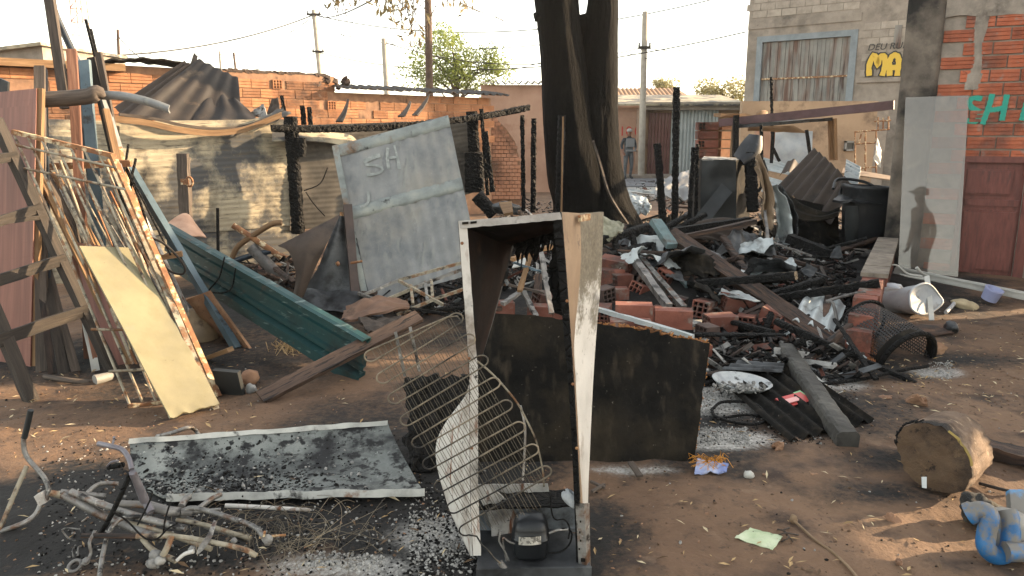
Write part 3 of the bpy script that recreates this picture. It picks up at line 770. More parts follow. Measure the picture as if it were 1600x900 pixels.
m_.surf(lambda u, v: V((lerp(gx(1050), gx(1122), u), YG + .15 + .05 * (1 if math.sin(u * 2 * math.pi * 13) > 0 else -1), lerp(.05, gz(171), v))), 156, 1, .02)
part(t, 'white_sheet_gate', m_, WHITEGATE)
wall_with(t, gx(1003), gx(1190), YG - .2, gz(172), gz(160), CONC, 'lintel', .12)
m_ = MB(); m_.surf(lambda u, v: V((lerp(gx(880), gx(1165), u), lerp(YG - .35, YG + 4, v), gz(163) + .55 * v)), 6, 2, .06); part(t, 'slab_roof', m_, FIBRE)
m_ = MB(); m_.box((gx(1000), YG - .08, gz(170) / 2), (.16, 0, 0), (0, .06, 0), (0, 0, gz(170) / 2)); part(t, 'pillar', m_, PLASTER)
def font(name, txt, size, loc, rot, mat, parent, label=None, shear=0):
    cu = bpy.data.curves.new(name, 'FONT'); cu.body = txt; cu.size = size; cu.extrude = .002; cu.shear = shear
    tmp = bpy.data.objects.new(name, cu); COL.objects.link(tmp)
    me = bpy.data.meshes.new_from_object(tmp.evaluated_get(bpy.context.evaluated_depsgraph_get())); bpy.data.objects.remove(tmp)
    me.materials.clear(); me.materials.append(mat); o = bpy.data.objects.new(name, me); o.parent = parent
    o.location = V(loc) - wloc(parent); o.rotation_euler = rot; COL.objects.link(o)
    if label: o['label'] = label
REDP = plain('red_lettering', '#a83228')
font('painted_number', '10', .5, (P(967, 212, YG - .02).x, YG - .012, P(967, 212, YG).z), (math.pi / 2, 0, 0), REDP, t)
font('painted_number', '0', .5, (P(991, 212, YG - .02).x, YG - .012, P(991, 212, YG).z), (math.pi / 2, 0, 0), REDP, t)
# tiled house behind
YT = 36
t = thing('tiled_house', 'house with pale clay tile roof rising behind the garages', 'house', P(1030, 270, YT))
x0, x1 = P(900, 160, YT).x, P(1077, 160, YT).x; ze, zr = P(1000, 158, YT).z, P(1000, 134, YT).z
wall_with(t, x0 + .1, P(1090, 160, YT).x, YT + .3, 0, ze, SALMON)
m_ = MB(); m_.surf(lambda u, v: V((lerp(x0, x1, u), YT + 2.6 * v, lerp(ze, zr, v) + .07 * abs(math.sin(u * math.pi * 26)))), 208, 3, .05); part(t, 'tile_roof', m_, ROOFTILE)
m_ = MB(); a_, b_ = P(1076, 134, YT), P(1094, 158, YT)
m_.add([(x1, YT + .3, ze), (b_.x, YT + .3, ze), (x1, YT + 2.6, zr), (x1, YT + .3, 0), (b_.x, YT + .3, 0)], [(0, 1, 2), (0, 3, 4, 1)]); part(t, 'gable', m_, SALMON)
# ---- the block warehouse on the right --------------------------------------------
WA, WB = V((P(1162, 160, 22.6).x, 22.6, 0)), V((P(1420, 160, 20.0).x, 20.0, 0))
WD = (WB - WA).normalized(); WN = V((WD.y, -WD.x, 0)); WL = (WB - WA).length
def WW(px, py, off=0.0): return RP(px, py, WA + WN * off, WN)
def ws(px, py=100): return (WW(px, py) - WA).dot(WD)
t = thing('block_warehouse', 'tall grey block warehouse with a rust-streaked gate at its upper storey', 'building', WA)
ZT = 7.0
def wbox(s0, s1, z0, z1, o0, o1, m_, mi=0): m_.box(WA + WD * ((s0 + s1) / 2) + WN * ((o0 + o1) / 2) + V((0, 0, (z0 + z1) / 2)), WD * ((s1 - s0) / 2), WN * ((o1 - o0) / 2), V((0, 0, (z1 - z0) / 2)), mi)
gs0, gs1, gz0, gz1 = ws(1181), ws(1337), WW(1180, 163).z, WW(1180, 58).z
mb = MB(); wbox(0, gs0, 0, ZT, -.2, 0, mb); wbox(gs1, WL + 3, 0, ZT, -.2, 0, mb); wbox(gs0, gs1, gz1, ZT, -.2, 0, mb); wbox(gs0, gs1, 0, gz0, -.2, 0, mb)
mb.box(WA + WD * .1 - WN * 5.3 + V((0, 0, ZT / 2)), WD * .1, WN * 5.09, V((0, 0, ZT / 2)))
part(t, 'concrete_wall', mb, CONC)
bm_b = brick_mesh('block', .395, .19, .06, BLOCK, 1)
brick_field(t, bm_b, WA + WD * ws(1172) - WN * .018, WD, ws(1342) - ws(1172), WW(1200, 27).z, ZT, .2, .41, None, .003)
brick_field(t, bm_b, WA + WD * ws(1345) - WN * .018, WD, WL - ws(1345) + .6, WW(1360, 120).z, WW(1360, 40).z, .2, .41, None, .003)
mb = MB(); wbox(gs0, gs0 + .16, gz0, gz1, -.1, .03, mb); wbox(gs1 - .18, gs1, gz0, gz1, -.1, .03, mb); wbox(gs0 + .16, gs1 - .18, gz1 - .16, gz1, -.1, .028, mb)
gp = part(t, 'gate_frame', mb, BLUEFRAME)
ng = 22
m_ = MB(); wbox(gs0, gs1, gz0, gz1, -.14, -.11, m_); part(t, 'gate_back', m_, OLDGATE)
for i in range(ng):
    a, b = lerp(gs0 + .165, gs1 - .185, i / ng), lerp(gs0 + .165, gs1 - .185, (i + 1) / ng)
    m_ = MB(); wbox(a + .003, b - .003, gz0, gz1 - .165, -.085 + .012 * (i % 2), -.06 + .014 * (i % 2), m_); part(t, 'gate_board', m_, OLDGATE)
mb = MB(); zc = WW(1250, 121).z; wbox(gs0 + .17, gs1 - .19, zc - .03, zc + .02, -.045, -.02, mb); part(t, 'gate_rail', mb, RUST)
mb = MB(); wbox(ws(1341), WL + 1, WW(1360, 129).z, WW(1360, 122).z, .003, .06, mb); part(t, 'concrete_band', mb, CONC)
mb = MB(); wbox(0, ws(1340), WW(1250, 40).z, WW(1250, 28).z, .003, .03, mb); part(t, 'concrete_band', mb, CONC)
# graffiti
YEL, DKO = plain('yellow_spray_paint', '#c9a63a'), plain('dark_spray_outline', '#2a2a28')
def wst(mb, pts, wd, o): stroke(mb, smooth([WW(a, b, o) for a, b in pts], 22), wd, WN)
Ms = [[(1358, 116), (1358, 103), (1364, 87), (1369, 90), (1371, 103), (1375, 90), (1381, 87), (1383, 102), (1379, 116)], [(1390, 116), (1390, 96), (1397, 86), (1404, 92), (1402, 116)], [(1390, 106), (1402, 105)]]
m1_, m2_ = MB(), MB()
for k, s_ in enumerate(Ms): wst(m1_, s_, .21, .055 + .002 * k); wst(m2_, s_, .135, .063 + .002 * k)
part(t, 'graffiti_outline', m1_, DKO); part(t, 'graffiti_fill', m2_, YEL, 'yellow bubble letters sprayed on the block wall')
ang = math.atan2(WD.y, WD.x)
font('graffiti_tag', 'DEU RUIM!!', .235, WW(1355, 79, .06), (math.pi / 2, 0, ang), DKO, t, shear=.2)
mb = MB(); wbox(ws(1393), ws(1404), WW(1396, 76).z, WW(1396, 40).z, .003, .03, mb); part(t, 'window', mb, OLDGATE)
# lower wall in front of the warehouse
YL = 18.6
t = thing('stained_yard_wall', 'stained tan yard wall with a small meter box under the warehouse gate', 'wall', P(1270, 275, YL))
x0, x1, zt = P(1158, 200, YL).x, P(1369, 200, YL).x, P(1260, 158, YL).z
wall_with(t, x0, x1, YL, 0, zt, TANPLASTER); wall_with(t, P(1368, 200, YL).x + .01, P(1386, 200, YL).x, YL, 0, zt * .92, CONC, 'wall', .12)
c = P(1327, 228, YL); m_ = MB()
for dx, dz, a, b in ((-.11, 0, .02, .12), (.11, 0, .02, .12), (0, .1, .13, .02), (0, -.1, .13, .02)): m_.box((c.x + dx, YL - .03, c.z + dz), (a, 0, 0), (0, .03, 0), (0, 0, b))
bx = part(t, 'meter_box', m_, GREYPL); m_ = MB(); m_.box((c.x, YL - .01, c.z), (.09, 0, 0), (0, .009, 0), (0, 0, .08)); part(bx, 'pane', m_, plain('dark_meter_glass', '#2b2d2d', .2))
# rusty yard gate
t = thing('rusty_yard_gate', 'thin rusty bar gate standing at the stained wall', 'gate', P(1352, 280, 16.5))
for name, a, b in (('frame_bar', (1336, 205), (1336, 272)), ('frame_bar', (1369, 205), (1369, 270)), ('frame_bar', (1336, 206), (1390, 202)), ('rail', (1336, 225), (1369, 223)), ('rail', (1336, 263), (1369, 261)), ('bar', (1352, 206), (1352, 271)), ('bar', (1342, 224), (1347, 205)),
                    ('bar', (1372, 203), (1372, 183)), ('bar', (1380, 203), (1380, 184)), ('bar', (1388, 203), (1388, 182)), ('rail', (1366, 190), (1392, 188))):
    m_ = MB(); m_.tube([P(*a, 16.5), P(*b, 16.5)], .018, 5); part(t, name, m_, RUST)

# ---- far grey house upper left, lattice tower -----------------------------------
t = thing('grey_gabled_house', 'bare grey gabled house end above the left roof edge', 'house', P(30, 120, 19))
a, b = P(-40, 95, 19), P(68, 95, 19); r0, r1 = P(-60, 82, 19), P(66, 68, 19)
m_ = MB(); m_.add([(a.x, 19, 0), (b.x, 19, 0), (b.x, 19, r1.z), (a.x, 19, r0.z), (b.x, 23, 0), (b.x, 23, r1.z)], [(0, 1, 2, 3), (1, 4, 5, 2)]); part(t, 'wall', m_, CONC)
m_ = MB(); m_.quad((a.x, 18.8, r0.z + .02), (b.x + .1, 18.8, r1.z + .02), (b.x + .1, 23, r1.z + .1), (a.x, 23, r0.z + .1), 8, 1, .08); part(t, 'roof', m_, FIBRE)
t = thing('lattice_tower', 'red and white lattice radio mast behind the lumber rack', 'mast', P(133, 130, 60))
REDM, WHM = plain('mast_red', '#a8705f'), plain('mast_white', '#c9c3b8')
c0 = P(133, 100, 60); hw0 = .5
for k in range(14):
    z0, z1 = k * 1.0, (k + 1) * 1.0; m_ = MB(); wd = lambda z: .62 - .018 * z
    for sx, sy in ((-1, -1), (1, -1), (1, 1), (-1, 1)):
        m_.tube([(c0.x + sx * wd(z0), 60 + sy * wd(z0), z0), (c0.x + sx * wd(z1), 60 + sy * wd(z1), z1)], .045, 4)
    for q in ((-1, -1, 1, -1), (1, -1, 1, 1), (-1, -1, -1, 1)):
        m_.tube([(c0.x + q[0] * wd(z0), 60 + q[1] * wd(z0), z0), (c0.x + q[2] * wd(z1), 60 + q[3] * wd(z1), z1)], .03, 4)
        m_.tube([(c0.x + q[0] * wd(z0), 60 + q[1] * wd(z0), z0), (c0.x + q[2] * wd(z0), 60 + q[3] * wd(z0), z0)], .03, 4)
    part(t, 'mast_section', m_, REDM if (k // 2) % 2 else WHM)
# ---- poles and wires ---------------------------------------------------------------
def pole(pts, Y, r, mat, label, arms=(), name='utility_pole'):
    t = thing(name, label, 'pole', P(pts[1][0], 275, Y))
    a, b = P(*pts[0], Y), P(*pts[1], Y); d = (a - b); k = b.z / max(.01, d.z); base = b - d * k
    m_ = MB(); m_.tube([base, lerp(base, a, .5), a], [r * 1.15, r * 1.05, r * .9], 8); part(t, 'shaft', m_, mat)
    for (px, py, w_) in arms:
        c = P(px, py, Y); m_ = MB(); m_.box(c + V((0, -.12, 0)), (w_, 0, 0), (0, .04, 0), (0, 0, .05)); ar = part(t, 'crossarm', m_, DARKWOOD)
        m_ = MB()
        for sx in (-1, 1): m_.lathe(c + V((sx * w_ * .85, -.12, .05)), (0, 0, 1), [(.03, 0), (.05, .03), (.03, .06), (.05, .09), (.02, .12)], 8)
        part(ar, 'insulator', m_, GREYPL)
    return t
pole(((490, 15), (500, 115)), 40, .13, POLEC, 'leaning concrete utility pole with wires above the orange wall', ((491, 23, .35), (498, 81, .3)))
pole(((668, -60), (671, 140)), 18, .085, POLEW, 'thin dark wooden pole in front of the sunlit tree')
pole(((599.5, 60), (604, 138)), 30, .11, POLEC, 'short pale concrete pole between the leaning pole and the tree')
pole(((1008, 18), (1002, 262)), 27.5, .11, POLEC, 'tall slim pole right of the burnt trunk', ((1006, 75, .22),))
pole(((184, 46), (186, 98)), 30, .06, POLEW, 'short dark pole with slack wires above the burnt roof')
pole(((343, 80), (345, 105)), 38, .07, POLEC, 'distant pole stub left of the leaning pole, topped by a bracket')
pole(((365, 82), (368, 108)), 44, .07, POLEW, 'bare distant pole stub nearest the leaning pole')
def wire(a, b, sag, label, r=.013, n=16, g='overhead wires'):
    a, b = P(*a), P(*b); m_ = MB()
    m_.tube([lerp(a, b, i / n) - V((0, 0, sag * 4 * (i / n) * (1 - i / n))) for i in range(n + 1)], r, 4, False)
    solo('power_line', m_, WIRE, label, 'wire', g)
wire((-10, 86, 26), (488, 24, 40), .7, 'wire rising from the left edge to the leaning pole top', .03)
wire((494, 24, 40), (1110, 0, 30), 1.0, 'wire from the leaning pole top passing behind the trunk', .022)
wire((498, 82, 40), (1165, 50, 24), 1.0, 'wire from the leaning pole low arm to the warehouse', .02)
wire((498, 44, 40), (845, 70, 30), .5, 'thin wire below the leaning pole head', .016)
wire((494, 24, 40), (590, -5, 14), .2, 'wire climbing from the leaning pole to the hanging leaves', .018)
wire((380, 110, 44), (497, 82, 40), .2, 'wire dipping left from the low arm of the leaning pole', .02)
wire((330, 90, 38), (490, 24, 40), .5, 'slack wire between the pole stubs and the leaning pole', .012)
wire((200, 78, 30), (488, 28, 40), .9, 'slack wire from the short dark pole', .012)
wire((186, 58, 30), (236, 98, 26), .15, 'wire falling right from the short dark pole', .022)
wire((184, 60, 30), (140, 82, 28), .1, 'wire falling left from the short dark pole', .014)
wire((600, 66, 30), (1004, 74, 27.5), .7, 'wire between the short concrete pole and the slim pole', .016)
wire((500, 84, 40), (845, 98, 34), .9, 'lowest sagging wire behind the sunlit tree', .016)
wire((720, 5, 20), (845, 45, 30), .1, 'wire descending toward the trunk from upper left', .012)
wire((1004, 74, 27.5), (1165, 56, 24), .25, 'wire from the slim pole to the warehouse corner', .014)
wire((1004, 90, 27.5), (1165, 62, 24), .3, 'lower wire from the slim pole to the warehouse corner', .012)
wire((965, 90, 30), (1004, 76, 27.5), .05, 'short wire between trunk and slim pole', .012)

# ---- trees ------------------------------------------------------------------------
def leafmat(name, cols, tr=.35):
    m = M(name, cols, .6, coord='World', rough=.7, bump=0, rnd=0)
    T = m.node_tree; N = T.nodes; L = T.links; bs = N["Principled BSDF"]; out = N["Material Output"]
    tl = N.new("ShaderNodeBsdfTranslucent"); L.new(bs.inputs["Base Color"].links[0].from_socket, tl.inputs[0])
    mx = N.new("ShaderNodeMixShader"); mx.inputs[0].default_value = tr; L.new(bs.outputs[0], mx.inputs[1]); L.new(tl.outputs[0], mx.inputs[2]); L.new(mx.outputs[0], out.inputs[0])
    return m
LEAFG = leafmat('sunlit_green_leaves', ['#55602a', '#74803c', '#8e9650'], .5)
LEAFP = leafmat('pale_olive_leaves', ['#767048', '#8f8858', '#a39a6c'], .5)
def leaves(mb, c, rad, n, size, droop=0.0):
    for i in range(n):
        while True:
            o = V((U(-1, 1), U(-1, 1), U(-1, 1)))
            if o.length < 1: break
        p = V(c) + V((o.x * rad[0], o.y * rad[1], o.z * rad[2]))
        d = V((U(-1, 1), U(-1, 1), U(-1, 1) - droop)).normalized(); e = d.cross(V((U(-1, 1), U(-1, 1), U(-1, 1)))).normalized()
        s = size * U(.6, 1.3)
        mb.add([p - d * s, p + e * s * .32, p + d * s, p - e * s * .32], [(0, 1, 2, 3)])
def tree(name, label, base, top, lobes, nl, size, lm, r=.16, group=None):
    t = thing(name, label, 'tree', base, group); base = V(base)
    m_ = MB(); m_.tube([base, lerp(base, V(top), .5) + V((.1, 0, 0)), V(top)], [r, r * .75, r * .4], 8)
    cs = []
    for c, rd, k in lobes:
        for i in range(k):
            while True:
                o = V((U(-1, 1), U(-1, 1), U(-1, 1)))
                if .25 < o.length < 1: break
            cs.append(V(c) + V((o.x * rd[0], o.y * rd[1], o.z * rd[2])))
    for c in cs[::2]:
        st = lerp(base, V(top), U(.55, 1)); m_.tube([st, lerp(st, c, .5) + V((0, 0, .1)), c], [r * .3, r * .18, r * .06], 5)
    part(t, 'trunk', m_, BARKN)
    m_ = MB()
    for c in cs: q = U(.5, 1.1); leaves(m_, c, (.75 * q, .75 * q, .5 * q), int(nl / len(cs) * q), size)
    part(t, 'crown', m_, lm)
Yt = 33
ct = P(715, 100, Yt)
tree('broad_tree', 'large sunlit yellow green tree behind the wooden pole', (P(712, 200, Yt).x, Yt, 0), P(712, 95, Yt),
     [(P(690, 95, Yt), (1.35, 1.3, 1.2), 24), (P(730, 108, Yt), (1.3, 1.2, .8), 20), (P(700, 65, Yt), (.75, .8, .6), 10), (P(768, 118, Yt), (.8, .8, .8), 12), (P(765, 95, Yt), (.3, .4, .5), 5), (P(660, 120, Yt), (.7, .8, .5), 9)], 9000, .085, LEAFG)
Yt = 46
tree('hazy_tree', 'pale olive tree left of the block warehouse', (P(1128, 200, Yt).x, Yt, 0), P(1128, 140, Yt), [(P(1118, 142, Yt), (1.1, 1, .6), 14), (P(1142, 138, Yt), (1.0, 1, .75), 14)], 3600, .11, LEAFP)
tree('rounded_tree', 'small dim treetop above the clay tile roof', (P(1042, 200, 60).x, 60, 0), P(1042, 135, 60), [(P(1042, 133, 60), (1.0, 1, .5), 12)], 1500, .13, LEAFP)

# the big burnt twin trunk ---------------------------------------------------------------
YB = 10.9
bt = thing('burnt_tree', 'massive blackened double tree trunk standing in the middle of the lot', 'tree', P(915, 350, YB + .3))
def trunk(rows, Y, name, seed):
    A = [P(r[1], r[0], Y) for r in rows]; B = [P(r[2], r[0], Y) for r in rows]
    m_ = MB(); n = 72; nv = 150; vs, fs = [], []
    for j in range(nv + 1):
        a, b = catmull(A, j / nv), catmull(B, j / nv); c = (a + b) / 2; rr = (b - a).length / 2 * 1.03
        for i in range(n):
            g = 2 * math.pi * i / n
            rib = 1 + .06 * noise.noise(V((math.cos(g) * 2.2 + seed, math.sin(g) * 2.2, c.z * .25))) + .035 * noise.noise(V((math.cos(g) * 9 + seed, math.sin(g) * 9, c.z * 1.1))) - .05 * max(0, .22 - abs(noise.noise(V((math.cos(g) * 6 + seed, math.sin(g) * 6, c.z * .5))))) + .016 * noise.noise(V((math.cos(g) * 20, math.sin(g) * 20 + seed, c.z * 9)))
            flute = 1 + .05 * math.sin(g * 3 + seed) * max(0, 1 - c.z / 3)
            vs.append(V((c.x + math.cos(g) * rr * rib, c.y + math.sin(g) * rr * rib * flute, c.z)))
    for j in range(nv):
        for i in range(n):
            fs.append((j * n + i, j * n + (i + 1) % n, (j + 1) * n + (i + 1) % n, (j + 1) * n + i))
    m_.add(vs, fs, 0, True, [[(0, 0)] * 4] * len(fs)); return part(bt, name, m_, BARK)
trunk([(420, 840, 985), (380, 850, 975), (345, 862, 962), (320, 866, 952), (280, 858, 945), (200, 851, 929), (120, 847, 918), (80, 845, 912), (40, 841, 906), (0, 836, 903), (-60, 828, 900), (-200, 800, 890)], YB, 'trunk', 1.0)
trunk([(430, 905, 1045), (385, 905, 1022), (345, 905, 1000), (310, 902, 982), (250, 899, 968), (180, 899, 964), (120, 904, 964), (60, 911, 964), (20, 916, 965), (0, 919, 965), (-60, 925, 970), (-200, 935, 985)], YB + .10, 'trunk', 7.0)
m_ = MB(); m_.tube([P(900, 45, YB + .1), P(908, 40, YB + .1), P(924, 38, YB + .25)], [.17, .15, .17], 12); part(bt, 'limb', m_, BARK)
m_ = MB()
m_.tube([P(842, 28, YB - .25), P(838, 24, YB - .3), P(838, 34, YB - .3)], [.03, .05, .02], 8); part(bt, 'bark_burl', m_, BARK)
m_ = MB()
m_.ruled(PP([(925, 220), (931, 240), (938, 265), (950, 305), (966, 332), (980, 352)], YB - .34), PP([(925.5, 222), (932.5, 242), (940, 266), (952, 303), (967.5, 330), (981, 350)], YB - .36), 40, 2, .03)
part(bt, 'bark_seam', m_, GREYWOOD, 'pale split seam between the two stems')
limbs = [((870, -150, YB), (820, -330, 10.0), (640, -420, 9.0)), ((870, -150, YB), (760, -260, 11.5), (560, -330, 12)), ((960, -150, YB + .3), (1050, -350, 11), (1250, -500, 11)), ((960, -150, YB + .3), (980, -400, 12), (900, -700, 12))]
m_ = MB()
for l_ in limbs:
    m_.tube(smooth([P(*q) for q in l_], 10), [lerp(.28, .06, i / 10) for i in range(11)], 8)
part(bt, 'limb', m_, BARK)
m_ = MB(); tw = MB()
sprays = [(534, 4, .22, .10, 25), (605, -12, .25, .25, 60), (625, 8, .2, .3, 50), (640, 30, .2, .3, 22), (648, 40, .25, .25, 20), (700, -15, .4, .25, 30), (735, 6, .3, .2, 12), (560, -20, .5, .2, 60), (760, -30, .5, .2, 60)]
for px, py, rx, rz, k in sprays:
    c = P(px, py, 9.0); leaves(m_, c, (rx, .25, rz), k, .055, 1.0)
    tw.tube(smooth([P(px + U(-30, 30), -260, 9.6), c + V((U(-.2, .2), 0, rz + .5)), c - V((0, 0, rz))], 8), [.02, .016, .014, .012, .01, .008, .006, .005, .004], 4)
    for i in range(5):
        a = c + V((U(-rx, rx), U(-.2, .2), rz)); tw.tube(smooth([a, a + V((U(-.2, .2), 0, -.2)), a + V((U(-.3, .3), U(-.1, .1), U(-.6, -.3)))], 6), .004, 3)
part(bt, 'hanging_leaves', m_, leafmat('scorched_leaves', ['#5c5138', '#7a6a48', '#857a55'], .35)); part(bt, 'twig', tw, BARKN)
m_ = MB()
for i in range(60):
    c = P(U(500, 1300), U(-650, -250), U(8, 12.5)); leaves(m_, c, (.6, .6, .5), 55, .06, .6)
part(bt, 'crown', m_, leafmat('upper_leaves', ['#4f4a30', '#66603c', '#777048'], .35))
# ================================================================== FOREGROUND
# ---- the stripped refrigerator ------------------------------------------------
fr = thing('refrigerator_shell', 'gutted burnt white refrigerator cabinet standing upright in the foreground', 'refrigerator', G(830, 893))
A = PP([(718, 346, 2.62), (724, 430, 2.61), (730, 510, 2.60), (735, 575, 2.59), (736, 610, 2.585), (736, 690, 2.57), (737, 780, 2.55), (741, 868, 2.53)])
B = PP([(803, 380, 3.12), (783, 455, 3.10), (762, 530, 3.03), (744, 585, 2.85), (732, 615, 2.76), (684, 692, 2.84), (699, 780, 2.78), (737, 868, 2.62)])
mb = MB(); mb.ruled(A, B, 70, 12, .006, 0, 1, lambda u, v: V((.010 * noise.noise(V((u * 14, v * 5, 1))) * math.sin(math.pi * v), .014 * noise.noise(V((u * 9, v * 4, 6))) * math.sin(math.pi * v), 0)))
part(fr, 'left_side_panel', mb, [LINER, WHITEPAINT], 'twisted left side panel, scorched brown within and white outside')
mb = MB(); mb.ruled([p + V((-.004, -.002, 0)) for p in A], [p + V((.026, 0, 0)) for p in A], 60, 1, .006, 0, 0, lambda u, v: V((.003 * noise.noise(V((u * 30, 2, 2))), 0, 0)))
part(fr, 'left_edge_frame', mb, WHITEPAINT)
mb = MB(); mb.ruled(smooth(B, 20)[:8], [p + V((-.05, -.01, 0)) for p in smooth(B, 20)[:8]], 20, 1, .01); part(fr, 'liner_strip', mb, GREYTUBE)
A2 = PP([(877, 331, 2.60), (884, 420, 2.59), (891, 520, 2.57), (897, 610, 2.555), (902, 700, 2.54), (906, 800, 2.52), (909, 888, 2.50)])
M2 = PP([(906, 333, 2.76), (908, 400, 2.76), (903, 470, 2.73), (897, 540, 2.69), (902, 640, 2.62), (906, 720, 2.57), (911, 800, 2.54), (912, 888, 2.51)])
B2 = PP([(944, 331, 2.98), (939, 430, 2.96), (931, 520, 2.92), (926, 600, 2.88), (922, 700, 2.80), (919, 790, 2.70), (922, 888, 2.58)])
dn = lambda u, v: V((.010 * noise.noise(V((u * 11, v * 4, 3))), .014 * noise.noise(V((u * 7, v * 5, 9))), 0)) * math.sin(math.pi * v)
SIDEP = M('blistered_side_paint', ['#a5a29c', '#bfbcb6', '#cdcac4'], 3, rough=.5, bump=.3, spots=[('#7a6c5c', 4, .54, .68), ('#2b2826', 3, .58, .7), ('#151312', 26, .64, .70)])
def burn_line(m, z0, z1, c1, c2):
    T = m.node_tree; N = T.nodes; L = T.links; i_ = N["Principled BSDF"].inputs["Base Color"]; s_ = i_.links[0].from_socket
    g_ = N.new("ShaderNodeNewGeometry"); x_ = N.new("ShaderNodeSeparateXYZ"); L.new(g_.outputs["Position"], x_.inputs[0])
    ns = []
    for sc in (7, 70):
        n_ = N.new("ShaderNodeTexNoise"); n_.inputs["Scale"].default_value = sc; n_.inputs["Detail"].default_value = 8; L.new(g_.outputs["Position"], n_.inputs["Vector"]); ns.append(n_.outputs["Fac"])
    a_ = N.new("ShaderNodeMath"); a_.operation = 'MULTIPLY_ADD'; a_.inputs[1].default_value = .9; L.new(ns[0], a_.inputs[0]); L.new(x_.outputs[2], a_.inputs[2])
    b_ = N.new("ShaderNodeMath"); b_.operation = 'MULTIPLY_ADD'; b_.inputs[1].default_value = .5; L.new(ns[1], b_.inputs[0]); L.new(a_.outputs[0], b_.inputs[2])
    r_ = N.new("ShaderNodeMapRange"); r_.inputs["From Min"].default_value = z0 + .7; r_.inputs["From Max"].default_value = z1 + .7; L.new(b_.outputs[0], r_.inputs["Value"])
    c_ = N.new("ShaderNodeMixRGB"); c_.inputs[1].default_value = C(c1); c_.inputs[2].default_value = C(c2); L.new(ns[1], c_.inputs[0])
    q_ = N.new("ShaderNodeMixRGB"); L.new(r_.outputs[0], q_.inputs[0]); L.new(s_, q_.inputs[1]); L.new(c_.outputs[0], q_.inputs[2]); L.new(q_.outputs[0], i_)
burn_line(SIDEP, .84, 1.02, '#16130f', '#8d8574')
mb = MB(); mb.ruled(A2, M2, 60, 6, .004, 0, 1, dn); mb.ruled(M2, B2, 70, 8, .005, 2, 1, lambda u, v: dn(u, v) + V((-.004 * math.sin(v * 9 + u * 5) * (1 - u), 0, 0)))
part(fr, 'right_side_panel', mb, [CREAMPAINT, LINER, SIDEP], 'peeling white and cream right side panel splayed outwards')
mb = MB(); mb.ruled([p + V((.002, -.003, 0)) for p in A2], [p + V((-.030 + .014 * min(1, i / 3), .01, 0)) for i, p in enumerate(A2)], 50, 1, .006); part(fr, 'right_edge_frame', mb, CHAR)
mb = MB(); mb.ruled(PP([(717, 345, 2.625), (800, 339, 2.615), (878, 331, 2.605)]), PP([(720, 357, 2.622), (800, 350, 2.612), (878, 343, 2.602)]), 24, 1, .012, 0, 0, lambda u, v: V((0, .003 * noise.noise(V((u * 15, v, 3))), .003 * noise.noise(V((u * 12, v, 8))))), False)
part(fr, 'top_front_rail', mb, M('scuffed_rail', ['#77736f', '#98948f', '#aba7a2'], 9, rough=.7, bump=.4, spots=[('#2d2927', 7, .58, .66)]))
for a, b in (((722, 349), (732, 348)), ((735, 348), (745, 347)), ((846, 336), (862, 334))):
    m_ = MB(); c = (P(*a, 2.607) + P(*b, 2.607)) / 2; m_.box(c, V((.011, 0, .001)), (0, .003, 0), (0, 0, .004)); part(fr, 'slot', m_, CHARB)
mb = MB(); mb.ruled(PP([(719, 350, 2.63), (800, 343, 2.62), (877, 336, 2.61)]), PP([(803, 381, 3.13), (835, 370, 3.13), (872, 357, 3.13)]), 24, 10, .012, 1, 0, lambda u, v: V((0, 0, .012 * noise.noise(V((u * 6, v * 3, 4))))), False)
part(fr, 'top_panel', mb, [LINER, LINER])
mb = MB(); mb.beam(P(802, 381, 3.10), P(868, 357, 3.10), .03, .035, 4, .003); part(fr, 'top_back_rail', mb, CHAR)
mb = MB()
mb.ruled(PP([(869, 348, 2.75), (862, 395, 2.76), (858, 440, 2.76), (866, 488, 2.76)]), PP([(880, 346, 2.74), (884, 400, 2.74), (886, 450, 2.74), (884, 496, 2.74)]), 30, 5, .012, 0, 0, lambda u, v: V((.012 * noise.noise(V((u * 14, v * 3, 2))), .012 * noise.noise(V((u * 10, v * 6, 5))), 0)))
part(fr, 'burnt_gasket', mb, CHAR)
for px, py, Y in ((905, 338, 2.66), (886, 470, 2.575), (895, 600, 2.55), (901, 700, 2.535), (722, 380, 2.6), (733, 560, 2.585), (737, 700, 2.56)):
    m_ = MB(); c = P(px, py, Y); m_.lathe(c, (0, -1, 0), [(.006, 0), (.006, .003), (.003, .005), (0, .005)], 8); part(fr, 'screw', m_, RUST)
mb = MB(); c = P(913, 340, 2.74); mb.box(c, (.02, .03, 0), (.006, -.004, 0), (0, 0, .012)); part(fr, 'hinge', mb, RUST)
for k in range(9):
    m_ = MB(); c = P(806 + 8 * k, 380 - 3.2 * k, 3.08); m_.ruled([c, c + V((U(-.01, .01), -.01, -U(.02, .06))), c + V((U(-.015, .015), 0, -U(.07, .13)))], [c + V((.03, 0, 0)), c + V((.02, -.01, -U(.02, .05))), c + V((.008, 0, -U(.06, .1)))], 6, 2, .004); part(fr, 'torn_insulation', m_, CHAR)
